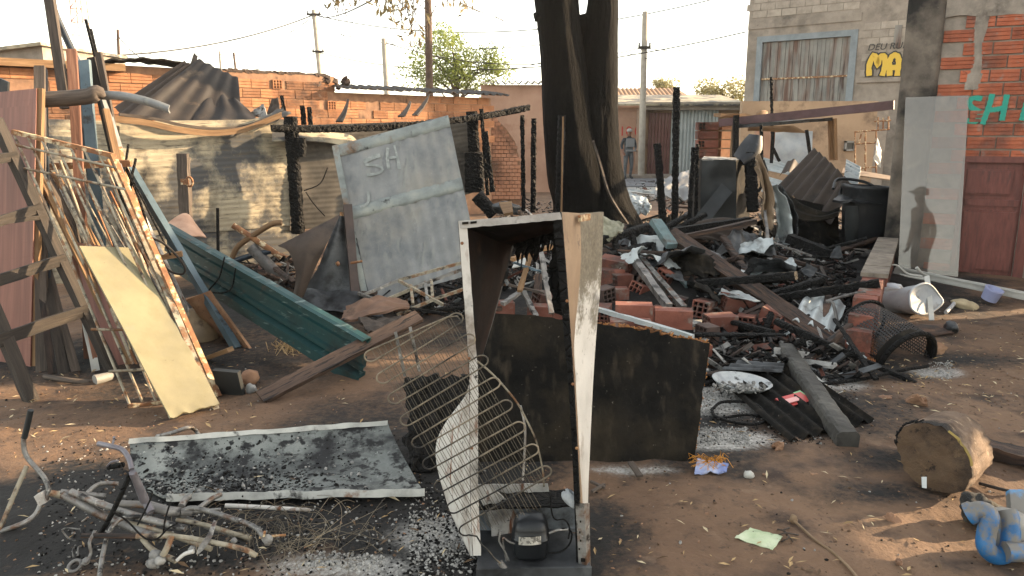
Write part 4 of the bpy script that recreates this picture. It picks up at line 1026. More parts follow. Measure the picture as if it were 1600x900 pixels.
# lower works
mb = MB(); a, b = G(744, 893, .035), G(924, 890, .035)
mb.box((a + b) / 2 + V((0, .17, -.012)), ((b - a) / 2) * 1.0, (0, .17, 0), (0, 0, .006)); mb.box((a + b) / 2 + V((0, -.004, -.008)), (b - a) / 2, (0, .006, 0), (0, 0, .022))
part(fr, 'base_tray', mb, GALVDARK)
mb = MB(); mb.quad(P(738, 868, 2.72), P(905, 862, 2.74), P(900, 793, 2.76), P(738, 797, 2.74), 20, 8, .004, 0, None, lambda u, v: .012 * noise.noise(V((u * 5, v * 3, 4))))
part(fr, 'lower_back_plate', mb, M('blued_steel_plate', ['#5b646c', '#737d86', '#8d949a'], 3, rough=.45, metal=.35, bump=.1, spots=[('#2a2b2d', 3, .55, .7), ('#a29a90', 20, .68, .76)]))
mb = MB(); mb.quad(P(738, 795, 2.66), P(898, 790, 2.68), P(894, 765, 2.88), P(742, 766, 2.86), 24, 6, .006, 0, None, lambda u, v: .014 * noise.noise(V((u * 8, v * 4, 8)))); part(fr, 'lower_shelf', mb, CHAR)
mb = MB(); mb.quad(P(735, 775, 2.84), P(858, 768, 2.84), P(856, 756, 2.845), P(736, 757, 2.845), 16, 3, .006, 0, None, lambda u, v: .008 * noise.noise(V((u * 8, v * 2, 1)))); part(fr, 'cross_strip', mb, WHITEPAINT)
mb = MB(); mb.ruled(PP([(738, 760, 2.70), (760, 800, 2.70), (768, 840, 2.69), (756, 868, 2.68)]), PP([(768, 758, 2.72), (800, 795, 2.73), (812, 830, 2.73), (800, 862, 2.72)]), 24, 6, .005, 0, 0, lambda u, v: V((0, .02 * noise.noise(V((u * 5, v * 3, 7))), 0))); part(fr, 'bent_back_sheet', mb, WHITEPAINT)
mb = MB(); mb.ruled(PP([(899, 788, 2.51), (902, 840, 2.50), (904, 884, 2.495)]), PP([(912, 787, 2.50), (915, 840, 2.49), (917, 886, 2.485)]), 6, 1, .004, 0, 0); mb.ruled(PP([(912, 787, 2.50), (915, 840, 2.49), (917, 886, 2.485)]), PP([(921, 786, 2.53), (922, 840, 2.52), (923, 884, 2.515)]), 6, 1, .004)
lg = part(fr, 'corner_post', mb, PALEMETAL)
mb = MB(); mb.box(P(911, 875, 2.487), (.008, 0, 0), (0, .003, 0), (0, 0, .006))
for y in (858, 845, 832, 815): mb.box(P(905 + (y % 3), y, 2.491), (.0025, 0, 0), (0, .003, 0), (0, 0, .0025))
part(lg, 'punched_hole', mb, CHARB)
mb = MB(); mb.rock(P(892, 778, 2.63), .035, 3, .5, 0, None, (.8, .6, 1.1)); part(fr, 'insulation_wool', mb, M('white_wool', ['#9da4ab', '#b7bcc0', '#c9cccd'], 30, rough=1, bump=.8))
# compressor
cc = G(829, 893, .045); cc.y = 2.60
cc = V((P(829, 860, 2.56).x, 2.555, .036))
pr = [(.03, 0), (.066, .004), (.073, .02), (.074, .072), (.0745, .076), (.079, .079), (.079, .086), (.0745, .089), (.072, .12), (.062, .146), (.04, .158), (.0, .162)]
mb = MB(); mb.lathe(cc, (0, 0, 1), [(a_ * .92, b_ * 1.0) for a_, b_ in pr], 40, 0, 1.4, 1, .9)
cp = part(fr, 'compressor', mb, M('sooty_compressor', ['#131517', '#1b1d20', '#26292b'], 5, rough=.38, metal=.3, bump=.1, spots=[('#44474a', 14, .68, .76)]))
lc = P(828, 846, 2.488); mb = MB(); mb.quad(lc + V((-.042, -.0, -.014)), lc + V((.042, -.0, -.011)), lc + V((.041, .008, .017)), lc + V((-.041, .008, .014)), 8, 2, .002, 0, None, lambda u, v: .012 * math.sin(math.pi * u))
part(cp, 'rating_plate', mb, M('scorched_label', ['#6a675f', '#98948a', '#b5b1a6'], 30, rough=.5, bump=.1, spots=[('#4a4640', 60, .5, .58)]))
for pts, r in (([(858, 834), (880, 826), (893, 832), (890, 850), (876, 862), (858, 864)], .0035), ([(858, 833), (872, 828), (888, 827)], .005), ([(806, 850), (795, 846), (786, 840), (787, 855), (792, 880)], .004), ([(783, 830), (780, 845), (788, 860), (800, 885), (815, 895)], .004),
               ([(860, 775), (862, 800), (868, 812), (882, 812), (890, 825), (888, 842)], .003)):
    m_ = MB(); m_.tube(smooth(PP(pts, 2.515), 16), r, 6); part(cp, 'pipe', m_, PALEMETAL if r > .0036 else CHAR)
m_ = MB(); m_.tube([P(781, 878, 2.45), P(792, 893, 2.44)], .012, 10); part(fr, 'pipe_stub', m_, GREYTUBE)

# ---- condenser coil hanging off it ----------------------------------------------
cd = thing('condenser_coil', 'serpentine condenser coil with fine wires hanging beside the burnt refrigerator', 'condenser coil', P(790, 860, 2.45))
Lp = [(580, 556), (599, 590), (617, 622), (636, 656), (654, 691), (671, 724), (689, 759), (709, 793), (728, 828)]
Rp = [(713, 498), (732, 531), (752, 564), (771, 599), (790, 634), (810, 668), (831, 703), (851, 737), (871, 772)]
dirn = V((.49, .87))
def cy(px, py): return 2.53 - .10 * (py - 500) / 400 - .05 * math.sin((px - 580) / 300 * 2)
cpt = lambda x, y: P(x, y, cy(x, y))
run = []
pth = []
hw = 9.0
def Uturn(c, side):
    ax = V((-.0, 0)); u = dirn; o = V((-u.y, u.x)) if side < 0 else V((u.y, -u.x))   # outwards
    return [(c[0] - u.x * hw * math.cos(g) + o.x * -hw * 0 + (-.88 if side < 0 else .88) * hw * 1.2 * math.sin(g), c[1] - u.y * hw * math.cos(g) + (.40 if side < 0 else -.40) * hw * 1.2 * math.sin(g)) for g in [k * math.pi / 8 for k in range(9)]]
for i in range(9):
    pth += Uturn(Lp[i], -1) if False else []
seq = []
seq += [(660, 510), (700, 492)]
for i in range(9):
    l = Uturn(Lp[i], -1); r = Uturn(Rp[i], 1)
    seq += (l if True else l)
    seq += r
# order: run down the left turn, across to the right turn, then on to the next left turn
pts = []
pts += [cpt(*q) for q in [(722, 505), (715, 494), (700, 495), (660, 512)]]
for i in range(9):
    l, r = Uturn(Lp[i], -1), Uturn(Rp[i], 1)
    ln = [cpt(*q) for q in l]; rn = [cpt(*q) for q in r]
    pts += ln
    if i < 8: pts += rn
# dense path with straight runs
dense = []
for a, b in zip(pts, pts[1:]):
    n = max(1, int((b - a).length / .03)); dense += [lerp(a, b, k / n) for k in range(n)]
dense.append(pts[-1])
dense += [cpt(*q) for q in [(745, 838), (752, 850), (765, 862), (772, 872), (782, 880)]]
mb = MB(); mb.tube(dense, .0031, 6); part(cd, 'coil_tube', mb, M('coil_paint', ['#5a5245', '#776c5b', '#8f8370'], 3, coord='Object', rough=.6, metal=.2, bump=.1, spots=[('#1a1816', 2.6, .44, .56)]))
for k in range(27):
    t = .045 + .91 * k / 26
    m_ = MB(); o_ = .006 if k % 2 else -.006
    e0 = lerp(V(Lp[0]), V(Rp[0]), t) - dirn * 10; e1 = lerp(V(Lp[8]), V(Rp[8]), t) + dirn * (11 if t < .8 else -26)
    m_.tube([cpt(*lerp(e0, e1, q / 10)) + V((U(-.001, .001), o_, 0)) for q in range(11)], .0011, 4, False); part(cd, 'wire', m_, M('coil_wire', ['#2a2723', '#4a4439', '#6a6152'], 2.5, rough=.6, metal=.2, bump=0))
for k, (a, b) in enumerate((((617, 520), (632, 590)), ((640, 512), (655, 582)))):
    m_ = MB(); m_.beam(cpt(*a) + V((0, .012, 0)), cpt(*b) + V((0, .012, 0)), .011, .003); part(cd, 'bracket', m_, PALEMETAL)
# loose copper tubes rising from it
mb = MB(); mb.tube(smooth(PP([(740, 560), (770, 585), (805, 625), (822, 655), (838, 690), (848, 735), (850, 760)], 2.62), 24), .004, 6); solo('copper_tube', mb, BAR, 'thin bent copper tube curving down inside the refrigerator', 'tube')
mb = MB(); mb.tube(smooth(PP([(813, 634), (820, 665), (820, 700), (817, 750)], 2.66), 16), .0048, 6); solo('pale_tube', mb, WHITEPAINT, 'short pale tube standing upright inside the refrigerator', 'tube')

# ---- charred board behind -------------------------------------------------------
YBd = 3.42
bot = PP([(700, 738, YBd), (800, 738, YBd), (900, 737, YBd), (1000, 737, YBd), (1083, 735, YBd)])
top = PP([(752, 488, 3.66), (850, 494, 3.66), (940, 507, 3.66), (1010, 516, 3.66), (1042, 524, 3.66), (1109, 536, 3.66)])
mb = MB()
def bd(u, v):
    p = lerp(lin(bot, u), lin(top, u), v)
    e = noise.noise(V((v * 9, 2, 1))) * .012 * (u > .97) + noise.noise(V((u * 22, 2, 1))) * .012 * (v > .97)
    return p + V((e, .012 * noise.noise(V((u * 4, v * 3, 1))), e * (v > .97)))
mb.surf(bd, 70, 36, .035, 0, 0)
t = solo('charred_board', mb, CHARB, 'large black charred board standing behind the refrigerator', 'board')
mb = MB()
for i in range(150):
    u = U(.34, 1.0); p = bd(u, 1) + V((0, .018, 0)); mb.beam(p + V((U(-.01, .01), U(-.015, .015), -.006)), p + V((U(-.03, .03), U(-.015, .015), U(.0, .012))), U(.004, .009), .004)
for i in range(60):
    v = U(.1, 1); p = bd(1, v) + V((0, .018, 0)); mb.beam(p, p + V((U(-.004, .009), U(-.012, .012), U(-.02, .02))), .006, .004)
part(t, 'splintered_edge', mb, M('scorched_fibres', ['#5a3b20', '#8a5c30', '#a8783f'], 9, rough=.9, bump=.3), 'orange brown splintered top edge', kind='stuff')
mb = MB()
def bd2(u, v):
    A_, B_ = PP([(640, 735, 3.3), (735, 742, 3.35)]), PP([(632, 590, 3.55), (742, 585, 3.55)])
    p = lerp(lin(A_, u), lin(B_, u), v); n_ = noise.noise(V((u * 6, v * 6, 4)))
    return p + V((.05 * n_ * (1 - u), .03 * noise.noise(V((u * 8, v * 8, 2))), .04 * n_ * v))
mb.surf(bd2, 24, 30, .03); solo('burnt_mattress_piece', mb, CHAR, 'ragged black burnt slab behind the condenser coil', 'slab')
# chips at the board's foot
for i, (pts, w_, lab) in enumerate((((( 985, 722), (1000, 744)), .03, 'small grey splinter leaning on the foot of the black board'), (((925, 768), (944, 757)), .014, 'short grey strip on the ground right of the refrigerator'), (((922, 752), (945, 762)), .014, 'dark thin strip on the ground by the refrigerator'))):
    mb = MB(); mb.beam(G(*pts[0], .03), G(*pts[1], .012), w_, .01); solo('wood_splinter', mb, GREYWOOD, lab, 'splinter')

# ---- ash caked steel tray (refrigerator door shell) ---------------------------------
a, b, c, d = P(203, 690, 3.42), P(606, 661, 3.62), G(664, 769, .04), G(262, 777, .05)
nrm = (b - a).cross(d - a).normalized()
if nrm.y > 0: nrm = -nrm
mid = [lerp(a, d, .35) + V((-.03, 0, -.03)), ]
t = thing('steel_tray', 'dented steel door shell lying tilted and caked in ash and charcoal', 'door shell', (d + c) / 2)
def tf(u, v):
    l = catmull([a, lerp(a, d, .4) + V((-.055, -.02, -.04)), lerp(a, d, .75) + V((-.03, 0, -.01)), d], v); r = catmull([b, lerp(b, c, .5) + V((.01, 0, 0)), c], v)
    p = lerp(l, r, u)
    return p - nrm * (.055 * math.sin(math.pi * min(1, v * 1.02)) ** .6) + nrm * .006 * noise.noise(V((u * 8, v * 4, 3)))
mb = MB(); mb.surf(tf, 70, 26, .006); sh = part(t, 'sheet', mb, TRAY)
for nm, e, th_ in (('top_flange', 0, .022), ('bottom_flange', 1, .03)):
    pp = [tf(i / 20, e) + nrm * .002 + V((0, 0, .004 * noise.noise(V((i * .5, e, 2))))) for i in range(21)]
    m_ = MB(); m_.ruled([p + V((0, 0, th_ * .55)) for p in pp], [p + V((0, -.012, -th_ * .45)) for p in pp], 40, 2, .008, 0, 0, lambda u, v: V((0, .004 * noise.noise(V((u * 12, v, e))), .003 * noise.noise(V((u * 20, v, 7)))))); part(t, nm, m_, M('scraped_white_flange', ['#7c7c77', '#a5a59f', '#bbbab3'], 8, rough=.6, bump=.3, spots=[('#6e4b30', 6, .6, .7), ('#24211f', 9, .58, .66)]))
mb = MB()
for i in range(1500):
    u, v = U(.02, .8), min(1, max(0, random.gauss(.55, .25)))
    if R() < .3: u = U(.0, .5)
    if u > .6 and R() < .5: continue
    p = tf(u, v) + nrm * .005; mb.rock(p, U(.002, .009) * (1 + .8 * (R() < .08)), 1, .5, 0 if R() < .8 else 1, None, (1, 1, .6), None, False)
solo('charcoal_crumbs', mb, [CHAR, ASH], 'charcoal crumbs and ash lying in the steel door shell', kind='stuff')
mb = MB(); mb.tube(smooth(GG([(245, 682, .03), (270, 676, .06), (295, 668, .08), (305, 672, .05), (312, 682, .03)]), 14), .011, 8); solo('bent_pipe', mb, PALEMETAL, 'pale bent pipe end behind the steel door shell', 'pipe')

# ---- heap of burnt bicycles ---------------------------------------------------------
def tubes(t, name, specs, mat, n=8):
    for s_ in specs:
        pts, r = s_[0], s_[1] * .8; m_ = MB()
        q = [G(*p) if len(p) == 3 and p[2] < 1 else P(*p) for p in pts]
        if len(q) > 2: q = smooth(q, 6 * (len(q) - 1))
        k = len(q)
        rr = [lerp(r, s_[2] * .8, i / (k - 1)) for i in range(k)] if len(s_) > 2 and s_[2] else r
        m_.tube(q, rr, n); part(t, name, m_, s_[3] if len(s_) > 3 else mat)
b1 = thing('bicycle_frame', 'burnt bicycle frame with tall curved handlebar rising at the left edge', 'bicycle', G(200, 850))
tubes(b1, 'handlebar', [([(48, 643, 2.95), (42, 668, 2.95), (37, 690, 2.95), (41, 712, 2.94), (58, 733, 2.92), (70, 748, 2.9), (76, 765, 2.88), (72, 781, 2.87)], .0125, None),
                        ([(64, 786, 2.87), (58, 800, 2.85), (46, 812, 2.83), (25, 822, 2.8), (-8, 833, 2.77)], .0125)], PALEMETAL)
tubes(b1, 'handlebar_brace', [([(42, 728, 2.93), (20, 778, 2.86), (0, 826, 2.78), (-14, 850, 2.75)], .0115)], BAR)
tubes(b1, 'handlebar_grip', [([(48, 641, 2.95), (42, 668, 2.95), (38, 684, 2.95)], .0155)], STOVE)
m_ = MB(); c = P(66, 778, 2.87); m_.box(c, (.016, 0, .008), (0, .016, 0), (-.008, 0, .022)); m_.box(c + V((.006, -.014, .012)), (.005, 0, 0), (0, .006, 0), (0, 0, .005)); m_.box(c + V((-.006, -.014, -.012)), (.005, 0, 0), (0, .006, 0), (0, 0, .005)); part(b1, 'stem_clamp', m_, M('chalky_clamp', ['#8d837b', '#aaa39b', '#bcb5ad'], 20, rough=.8, bump=.4, spots=[('#2a2523', 16, .6, .68)]))
tubes(b1, 'head_tube', [([(78, 770, 2.87), (96, 774, 2.89)], .017, .02)], BAR)
tubes(b1, 'frame_tube', [([(95, 768, .22), (130, 772, .2), (165, 775, .18)], .013), ([(98, 772, .21), (150, 800, .14), (200, 822, .1), (250, 842, .08)], .021), ([(110, 768, .22), (160, 788, .17), (220, 808, .13), (290, 826, .1)], .017),
                         ([(135, 772, .2), (148, 760, .2), (162, 755, .19), (185, 756, .18)], .011), ([(155, 905, .03), (160, 870, .06), (168, 838, .1), (180, 818, .13), (196, 809, .14), (240, 806, .13)], .0115)], PALEMETAL)
b2 = thing('bicycle_frame', 'scorched bicycle with a raised fork and grip leaning on the steel door shell', 'bicycle', G(260, 840))
tubes(b2, 'handlebar', [([(154, 693, .42), (172, 697, .42), (190, 702, .41), (201, 716, .39), (206, 733, .36)], .0125), ([(168, 728, .34), (174, 722, .36), (186, 720, .36)], .005), ([(176, 695, .43), (178, 686, .45), (178, 683, .46)], .006)], M('violet_grey_metal', ['#4e4b50', '#69666c', '#817d80'], 9, rough=.5, metal=.3, bump=.15, spots=[('#6b4c38', 8, .58, .7)]))
tubes(b2, 'brake_lever', [([(170, 730, .33), (180, 728, .34), (192, 726, .35)], .014)], CHAR)
tubes(b2, 'fork', [([(207, 738, .35), (216, 758, .28), (226, 782, .2)], .017, .022), ([(228, 784, .19), (236, 800, .16)], .02)], M('violet_grey_metal', ['#fff', '#fff']))
tubes(b2, 'seat_post', [([(206, 735, .35), (188, 775, .26), (172, 808, .16), (158, 832, .08)], .0125)], CHAR)
tubes(b2, 'crank_tube', [([(185, 787, .17), (215, 788, .16), (232, 790, .15)], .018), ([(232, 790, .15), (262, 798, .14), (282, 800, .13)], .024), ([(282, 800, .13), (300, 800, .12)], .02)], GREYTUBE)
tubes(b2, 'frame_tube', [([(284, 800, .13), (296, 794, .14), (312, 795, .14), (350, 806, .13), (395, 822, .13), (412, 838, .12)], .0125), ([(283, 792, .1), (290, 780, .1), (296, 776, .1)], .018), ([(280, 805, .1), (320, 822, .08), (360, 835, .06), (392, 846, .05)], .012),
                         ([(310, 795, .1), (330, 780, .1), (345, 772, .1)], .014), ([(240, 800, .13), (290, 800, .12), (345, 796, .12)], .009)], PALEMETAL)
tubes(b2, 'pedal_arm', [([(412, 838, .12), (414, 830, .14)], .006), ([(405, 840, .1), (432, 837, .09), (446, 836, .08)], .006)], RUST)
b3 = thing('bicycle_frame', 'flattened bicycle frame buried in ash in front of the other two', 'bicycle', G(300, 860))
tubes(b3, 'frame_tube', [([(128, 837, .11), (165, 837, .11), (213, 838, .1)], .0125, None, CHARWOOD), ([(213, 838, .1), (270, 838, .1), (320, 845, .09), (380, 858, .08), (400, 868, .05)], .0125), ([(268, 838, .11), (260, 858, .08), (254, 868, .06)], .015), ([(222, 842, .08), (240, 860, .05), (275, 876, .03)], .012, .014),
                         ([(276, 812, .1), (320, 820, .09), (360, 832, .08), (392, 842, .06)], .011), ([(190, 815, .11), (230, 825, .1), (280, 840, .06), (330, 858, .04)], .013)], BAR)
tubes(b3, 'crank_arm', [([(276, 876, .04), (288, 866, .06), (303, 861, .07)], .008, .011), ([(352, 790, .08), (400, 792, .07), (470, 796, .06), (484, 797, .05)], .012, .01)], WHITEPAINT)
m_ = MB(); m_.ruled(GG([(334, 812, .14), (324, 835, .12), (312, 852, .09), (306, 866, .06)]), GG([(338, 814, .14), (332, 838, .11), (320, 856, .08), (310, 866, .06)]), 12, 2, .006); part(b3, 'bent_blade', m_, WHITEPAINT)
tubes(b3, 'kickstand', [([(97, 828, .1), (105, 825, .11), (125, 827, .11)], .004), ([(97, 829, .1), (106, 840, .07), (118, 845, .06)], .004), ([(148, 830, .12), (140, 848, .1), (142, 865, .06), (134, 880, .04)], .008), ([(128, 815, .14), (138, 808, .16)], .004), ([(115, 872, .02), (114, 860, .04), (118, 852, .04)], .004), ([(122, 868, .02), (122, 856, .04), (127, 853, .04)], .004)], PALEMETAL)
m_ = MB(); c = G(117, 884, .012); m_.tube([c + V((.022 * math.cos(g), .022 * math.sin(g), .01 * math.sin(g))) for g in [k * math.pi / 8 for k in range(17)]], .007, 6, False); part(b3, 'washer', m_, GREYTUBE)
m_ = MB()
for px, py, z, r in ((243, 868, .05, .022), (250, 876, .04, .018), (238, 880, .03, .02), (300, 858, .06, .014), (418, 843, .09, .02), (366, 845, .07, .012), (134, 877, .03, .016)):
    m_ = MB(); m_.rock(G(px, py, z), r, 2, .5, 0); part(b3, 'melted_lump', m_, ASH)
# cables looping over them
for lab, pts in (('thin black cable looping over the middle of the bicycles', [(178, 800, .25), (200, 815, .2), (225, 840, .14), (245, 842, .12), (262, 826, .15), (277, 818, .17)]), ('black cable arching below the steel door shell', [(215, 820, .12), (228, 795, .2), (238, 770, .25), (228, 765, .26)]), ('black cable hanging in front of the crank tube', [(255, 835, .1), (258, 812, .17), (266, 785, .22)])):
    m_ = MB(); m_.tube(smooth(GG(pts), 20), .0035, 5); solo('cable', m_, CHAR, lab, 'cable')
# tangle of tyre wires
mb = MB()
for i in range(150):
    c = G(random.gauss(455, 45), random.gauss(840, 22), .03); r = U(.08, .28); a0 = U(0, 6.28); k = U(.4, 1.6); n = 10
    ax = V((U(-.5, .5), U(-.5, .5), 1)).normalized(); e = ax.orthogonal().normalized(); f = ax.cross(e)
    mb.tube([V((q.x, q.y, max(.004, q.z))) for q in [c + e * r * math.cos(a0 + k * j / n) + f * r * math.sin(a0 + k * j / n) - e * r * math.cos(a0) * .8 + V((0, 0, .03 * math.sin(3 * j / n))) for j in range(n + 1)]], .0011, 3, False)
solo('tyre_wires', mb, M('tyre_wire', ['#3a342c', '#6b604f', '#8d806a'], 4, rough=.7, bump=0), 'tangle of thin bare tyre wires beside the burnt bicycles', kind='stuff')
# ================================================================== LEFT: ladder, lumber rack, fence
DARKWOOD_ = DARKWOOD
t = thing('wooden_ladder', 'rough dark wooden ladder leaning at the far left', 'ladder', G(110, 610))
s0, s1 = G(178, 585, -.02), P(-8, 185, 5.0)
l0, l1 = G(52, 632, -.02), P(-130, 200, 4.55)
def on(a, b, py):
    t = 0
    for k in range(400):
        p = lerp(a, b, k / 400) - V((0, 0, H)); dy = (p.y * SN + p.z * CS) / (p.y * CS - p.z * SN)
        if 450 - dy * F < py: break
    return p + V((0, 0, H))
for a, b in ((s0, s1), (l0, l1)):
    m_ = MB(); m_.beam(a, b, .075, .05, 14, .003); part(t, 'stile', m_, DARKWOOD)
for a, b, h in (((5, 528), (134, 486), .075), ((-12, 440), (98, 407), .07), ((-12, 360), (62, 328), .06), ((-20, 348), (58, 340), .03), ((-14, 262), (24, 246), .06)):
    ta = (a[1] - 632) / (330 - 632)
    m_ = MB(); p_, q_ = on(l0, l1, a[1] + (0 if a[0] > 0 else 6)), on(s0, s1, b[1]); e_ = (q_ - p_).normalized() * .06; m_.beam(p_ - e_ + V((0, -.045, 0)), q_ + e_ + V((0, -.045, 0)), .03, h, 6, .003); part(t, 'rung', m_, DARKWOOD)
# wardrobe panel
t = thing('wardrobe_panel', 'tall pinkish brown laminate panel standing behind the ladder', 'panel', G(20, 575))
a, b, c, d = G(-95, 560, -.02), G(47, 578, -.02), P(57, 138, 5.25), P(-60, 150, 5.2)
mb = MB(); mb.quad(a, b, c, d, 1, 1, .02)
for k in range(len(mb.uv)): mb.uv[k] = (mb.uv[k][1], mb.uv[k][0])
part(t, 'board', mb, LAMINATE)
mb = MB(); mb.beam(b + V((.012, .03, 0)), c + V((.012, .03, 0)), .035, .04, up=(1, 0, 0)); part(t, 'sunlit_edge_strip', mb, PALEWOOD, 'panel edge in a paler colour for the sun on it')  # pale strip puts the sunlight on the panel edge into its colour
mb = MB(); q = [G(163, 578), G(207, 572), P(165, 385, 5.25), P(113, 378, 5.3)]
mb.quad(*q, 1, 1, .02)
for k in range(len(mb.uv)): mb.uv[k] = (mb.uv[k][1], mb.uv[k][0])
solo('laminate_board', mb, LAMINATE, 'reddish laminate board leaning behind the window grille', 'board')
# posts of the lumber rack
def lumber(name, p0, p1, w_, h_, mat, label, cat='plank', seg=6, jit=.002, char=False, group=None):
    m_ = MB()
    if char: m_.char(p0, p1, w_, h_)
    else: m_.beam(p0, p1, w_, h_, seg, jit)
    return solo(name, m_, mat, label, cat, group)
GRPL = 'lumber leaning in the rack on the left'
lumber('plank', G(66, 584, -.02), P(62, 104, 5.6), .07, .035, GREYWOOD, 'grey brown plank directly right of the laminate panel', group=GRPL)
lumber('plank', G(76, 582, -.02), P(68, 108, 5.75), .045, .04, NAVY, 'blackened plank second from the laminate panel', group=GRPL)
lumber('plank', G(100, 585), P(55, 350, 5.35), .06, .03, DARKWOOD, 'short dark plank leaning behind the ladder feet, nearest the panel', group=GRPL)
lumber('plank', G(118, 582), P(63, 385, 5.3), .055, .04, GREYWOOD, 'short plank behind the ladder with a sunlit top edge', group=GRPL)
lumber('plank', G(82, 585), P(60, 400, 5.2), .05, .03, CHARWOOD, 'charred short plank beside the laminate panel foot', group=GRPL)
lumber('plank', G(140, 560), P(112, 78, 5.8), .065, .045, BROWNWOOD, 'upright brown post in the middle of the rack', group=GRPL)
lumber('plank', P(103, 170, 6.0), P(76, -12, 6.1), .075, .04, GREYWOOD, 'pale grey plank reaching highest above the rack', group=GRPL)
m_ = MB(); m_.tube(smooth(PP([(80, 0), (88, 25), (112, 78), (128, 112), (150, 160)], 6.2), 16), .028, 8); solo('pipe', m_, NAVY, 'dark pipe slanting down from the top of the pale plank', 'pipe', GRPL)
lumber('plank', G(168, 540), P(132, 94, 6.0), .085, .03, BLUEPAINT, 'scuffed blue grey board standing upright in the rack', group=GRPL)
lumber('plank', G(175, 535), P(118, 100, 6.1), .05, .03, NAVY, 'narrow navy board behind the blue grey one', group=GRPL)
lumber('plank', P(222, 430, 6.0), P(143, 90, 6.1), .06, .03, DARKWOOD, 'slanting dark plank right of the blue grey board', group=GRPL)
lumber('plank', P(215, 400, 5.9), P(154, 82, 6.05), .045, .03, GREYWOOD, 'slim grey plank at the right end of the rack', group=GRPL)
lumber('plank', P(208, 330, 6.15), P(134, 30, 6.25), .018, .018, CHAR, 'thin black stick rising from the rack', group=GRPL)
lumber('plank', P(230, 420, 6.2), P(141, 45, 6.3), .022, .022, CHAR, 'second thin black stick right of the first', group=GRPL)
lumber('plank', P(250, 440, 5.8), P(160, 150, 6.0), .05, .03, NAVY, 'navy plank running down behind the grille', group=GRPL)
lumber('plank', P(226, 440, 5.7), P(165, 170, 5.9), .05, .03, PALEWOOD, 'pale plank with sunlit edge behind the grille', group=GRPL)
lumber('plank', P(262, 480, 5.7), P(185, 230, 5.9), .04, .03, RUST, 'rust brown strip right of the pale plank', group=GRPL)
lumber('plank', G(205, 572), P(52, 250, 5.35), .055, .025, PALEWOOD, 'pale plank slanting behind the left grille bars', group=GRPL)
lumber('plank', G(225, 560), P(66, 262, 5.5), .05, .022, GREYWOOD, 'grey slat slanting beside the pale one', group=GRPL)
lumber('plank', G(250, 555), P(85, 270, 5.6), .045, .02, PALEWOOD, 'third slat slanting behind the grille', group=GRPL)
lumber('plank', G(152, 578), P(116, 400, 5.3), .03, .02, BROWNWOOD, 'narrow brown strip under the grille', group=GRPL)
lumber('plank', G(150, 580), P(128, 470, 5.2), .05, .01, WHITE, 'white strip standing behind the grille foot', group=GRPL)
lumber('plank', P(300, 500, 5.8), P(206, 300, 5.95), .03, .025, WHITEPAINT, 'scuffed white lath behind the rusty grille edge', group=GRPL)
lumber('crosspiece', P(45, 262, 5.6), P(205, 255, 5.75), .05, .05, RUST, 'rust brown crosspiece behind the grille', 'crosspiece')
lumber('crosspiece', P(245, 404, 5.65), P(285, 396, 5.7), .05, .04, PALEWOOD, 'short pale crosspiece beside the blue pole', 'crosspiece')
mb = MB(); mb.tube(smooth([P(56, 156, 5.35), P(100, 154, 5.4), P(140, 150, 5.42), P(152, 144, 5.43), P(163, 152, 5.45)], 12), [.055] * 9 + [.05, .045, .03, .02], 12); solo('timber_log', mb, GREYWOOD, 'round grey timber lying across the top of the rack', 'log')
mb = MB(); mb.beam(P(160, 150, 5.5), P(215, 155, 5.5), .05, .02, 6, .001); mb = MB(); pts = smooth(PP([(160, 149), (190, 150), (225, 157), (250, 165), (266, 171)], 5.5), 16)
mb.ruled([p + V((0, 0, .022)) for p in pts], [p - V((0, 0, .022)) for p in pts], 20, 3, .012, 0, 0, lambda u, v: V((0, -.02 * math.sin(math.pi * v), 0))); solo('bent_strip', mb, GALV, 'pale bent metal strip curving right off the round timber', 'strip')
# burnt hoses and rags tangled in the rack
mb = MB()
for i in range(7):
    a = P(U(185, 215), U(225, 330), U(5.7, 6.1)); b = P(U(215, 275), U(360, 470), U(5.6, 6.0)); m1 = lerp(a, b, .4) + V((U(-.08, .08), U(-.1, .1), U(-.1, .1)))
    mb.tube(smooth([a, m1, b], 12), U(.006, .013), 6)
solo('burnt_hose_tangle', mb, CHAR, 'tangle of burnt black hoses hanging in the lumber rack', 'hoses')
mb = MB(); mb.tube(smooth(PP([(238, 372), (255, 380), (272, 395), (288, 415), (286, 428), (268, 425), (252, 412)], 5.5), 24), .009, 6); solo('cable', mb, DARKWOOD, 'loop of cable hanging from the blue grey pole', 'cable')
# window grille
for k in range(24):
    x = U(40, 190); m_ = MB(); m_.tube([P(x, 240 + (x - 40) * .3 + U(-30, 40), U(5.35, 5.7)), P(x + U(120, 160), U(560, 610), U(4.75, 5.1))], U(.006, .014), 5)
    solo('rod', m_, (BAR, PALEMETAL, GREYTUBE, BAR, RUST)[k % 5], 'thin rusty rod in the bundle behind the window grille', 'rod', 'thin rods bundled behind the window grille')
g = thing('window_grille', 'rusty cream window grille leaning across the lumber', 'grille', G(270, 635))
TL, TR, BR, BL_ = P(20, 206, 5.15), P(176, 243, 5.05), G(341, 620, .0), G(200, 637, .0)
gp = lambda u, v: lerp(lerp(BL_, BR, u), lerp(TL, TR, u), v)
m_ = MB(); m_.beam(TL, TR, .03, .03, 4, .001); part(g, 'top_rail', m_, RUST)
m_ = MB(); m_.beam(TR, BR, .035, .03, 10, .001); part(g, 'side_rail', m_, RUST)
m_ = MB(); m_.beam(BL_ + V((0, 0, .01)), lerp(BL_, BR, .38) + V((0, 0, .01)), .03, .02, 3, .001); part(g, 'bottom_rail', m_, RUST)
for k in range(7):
    u = .03 + k * .143
    m_ = MB(); m_.tube([gp(u, 0), gp(u, .5) + V((U(-.01, .01), 0, 0)), gp(u - .03, 1)], .0085, 6); part(g, 'bar', m_, BAR)
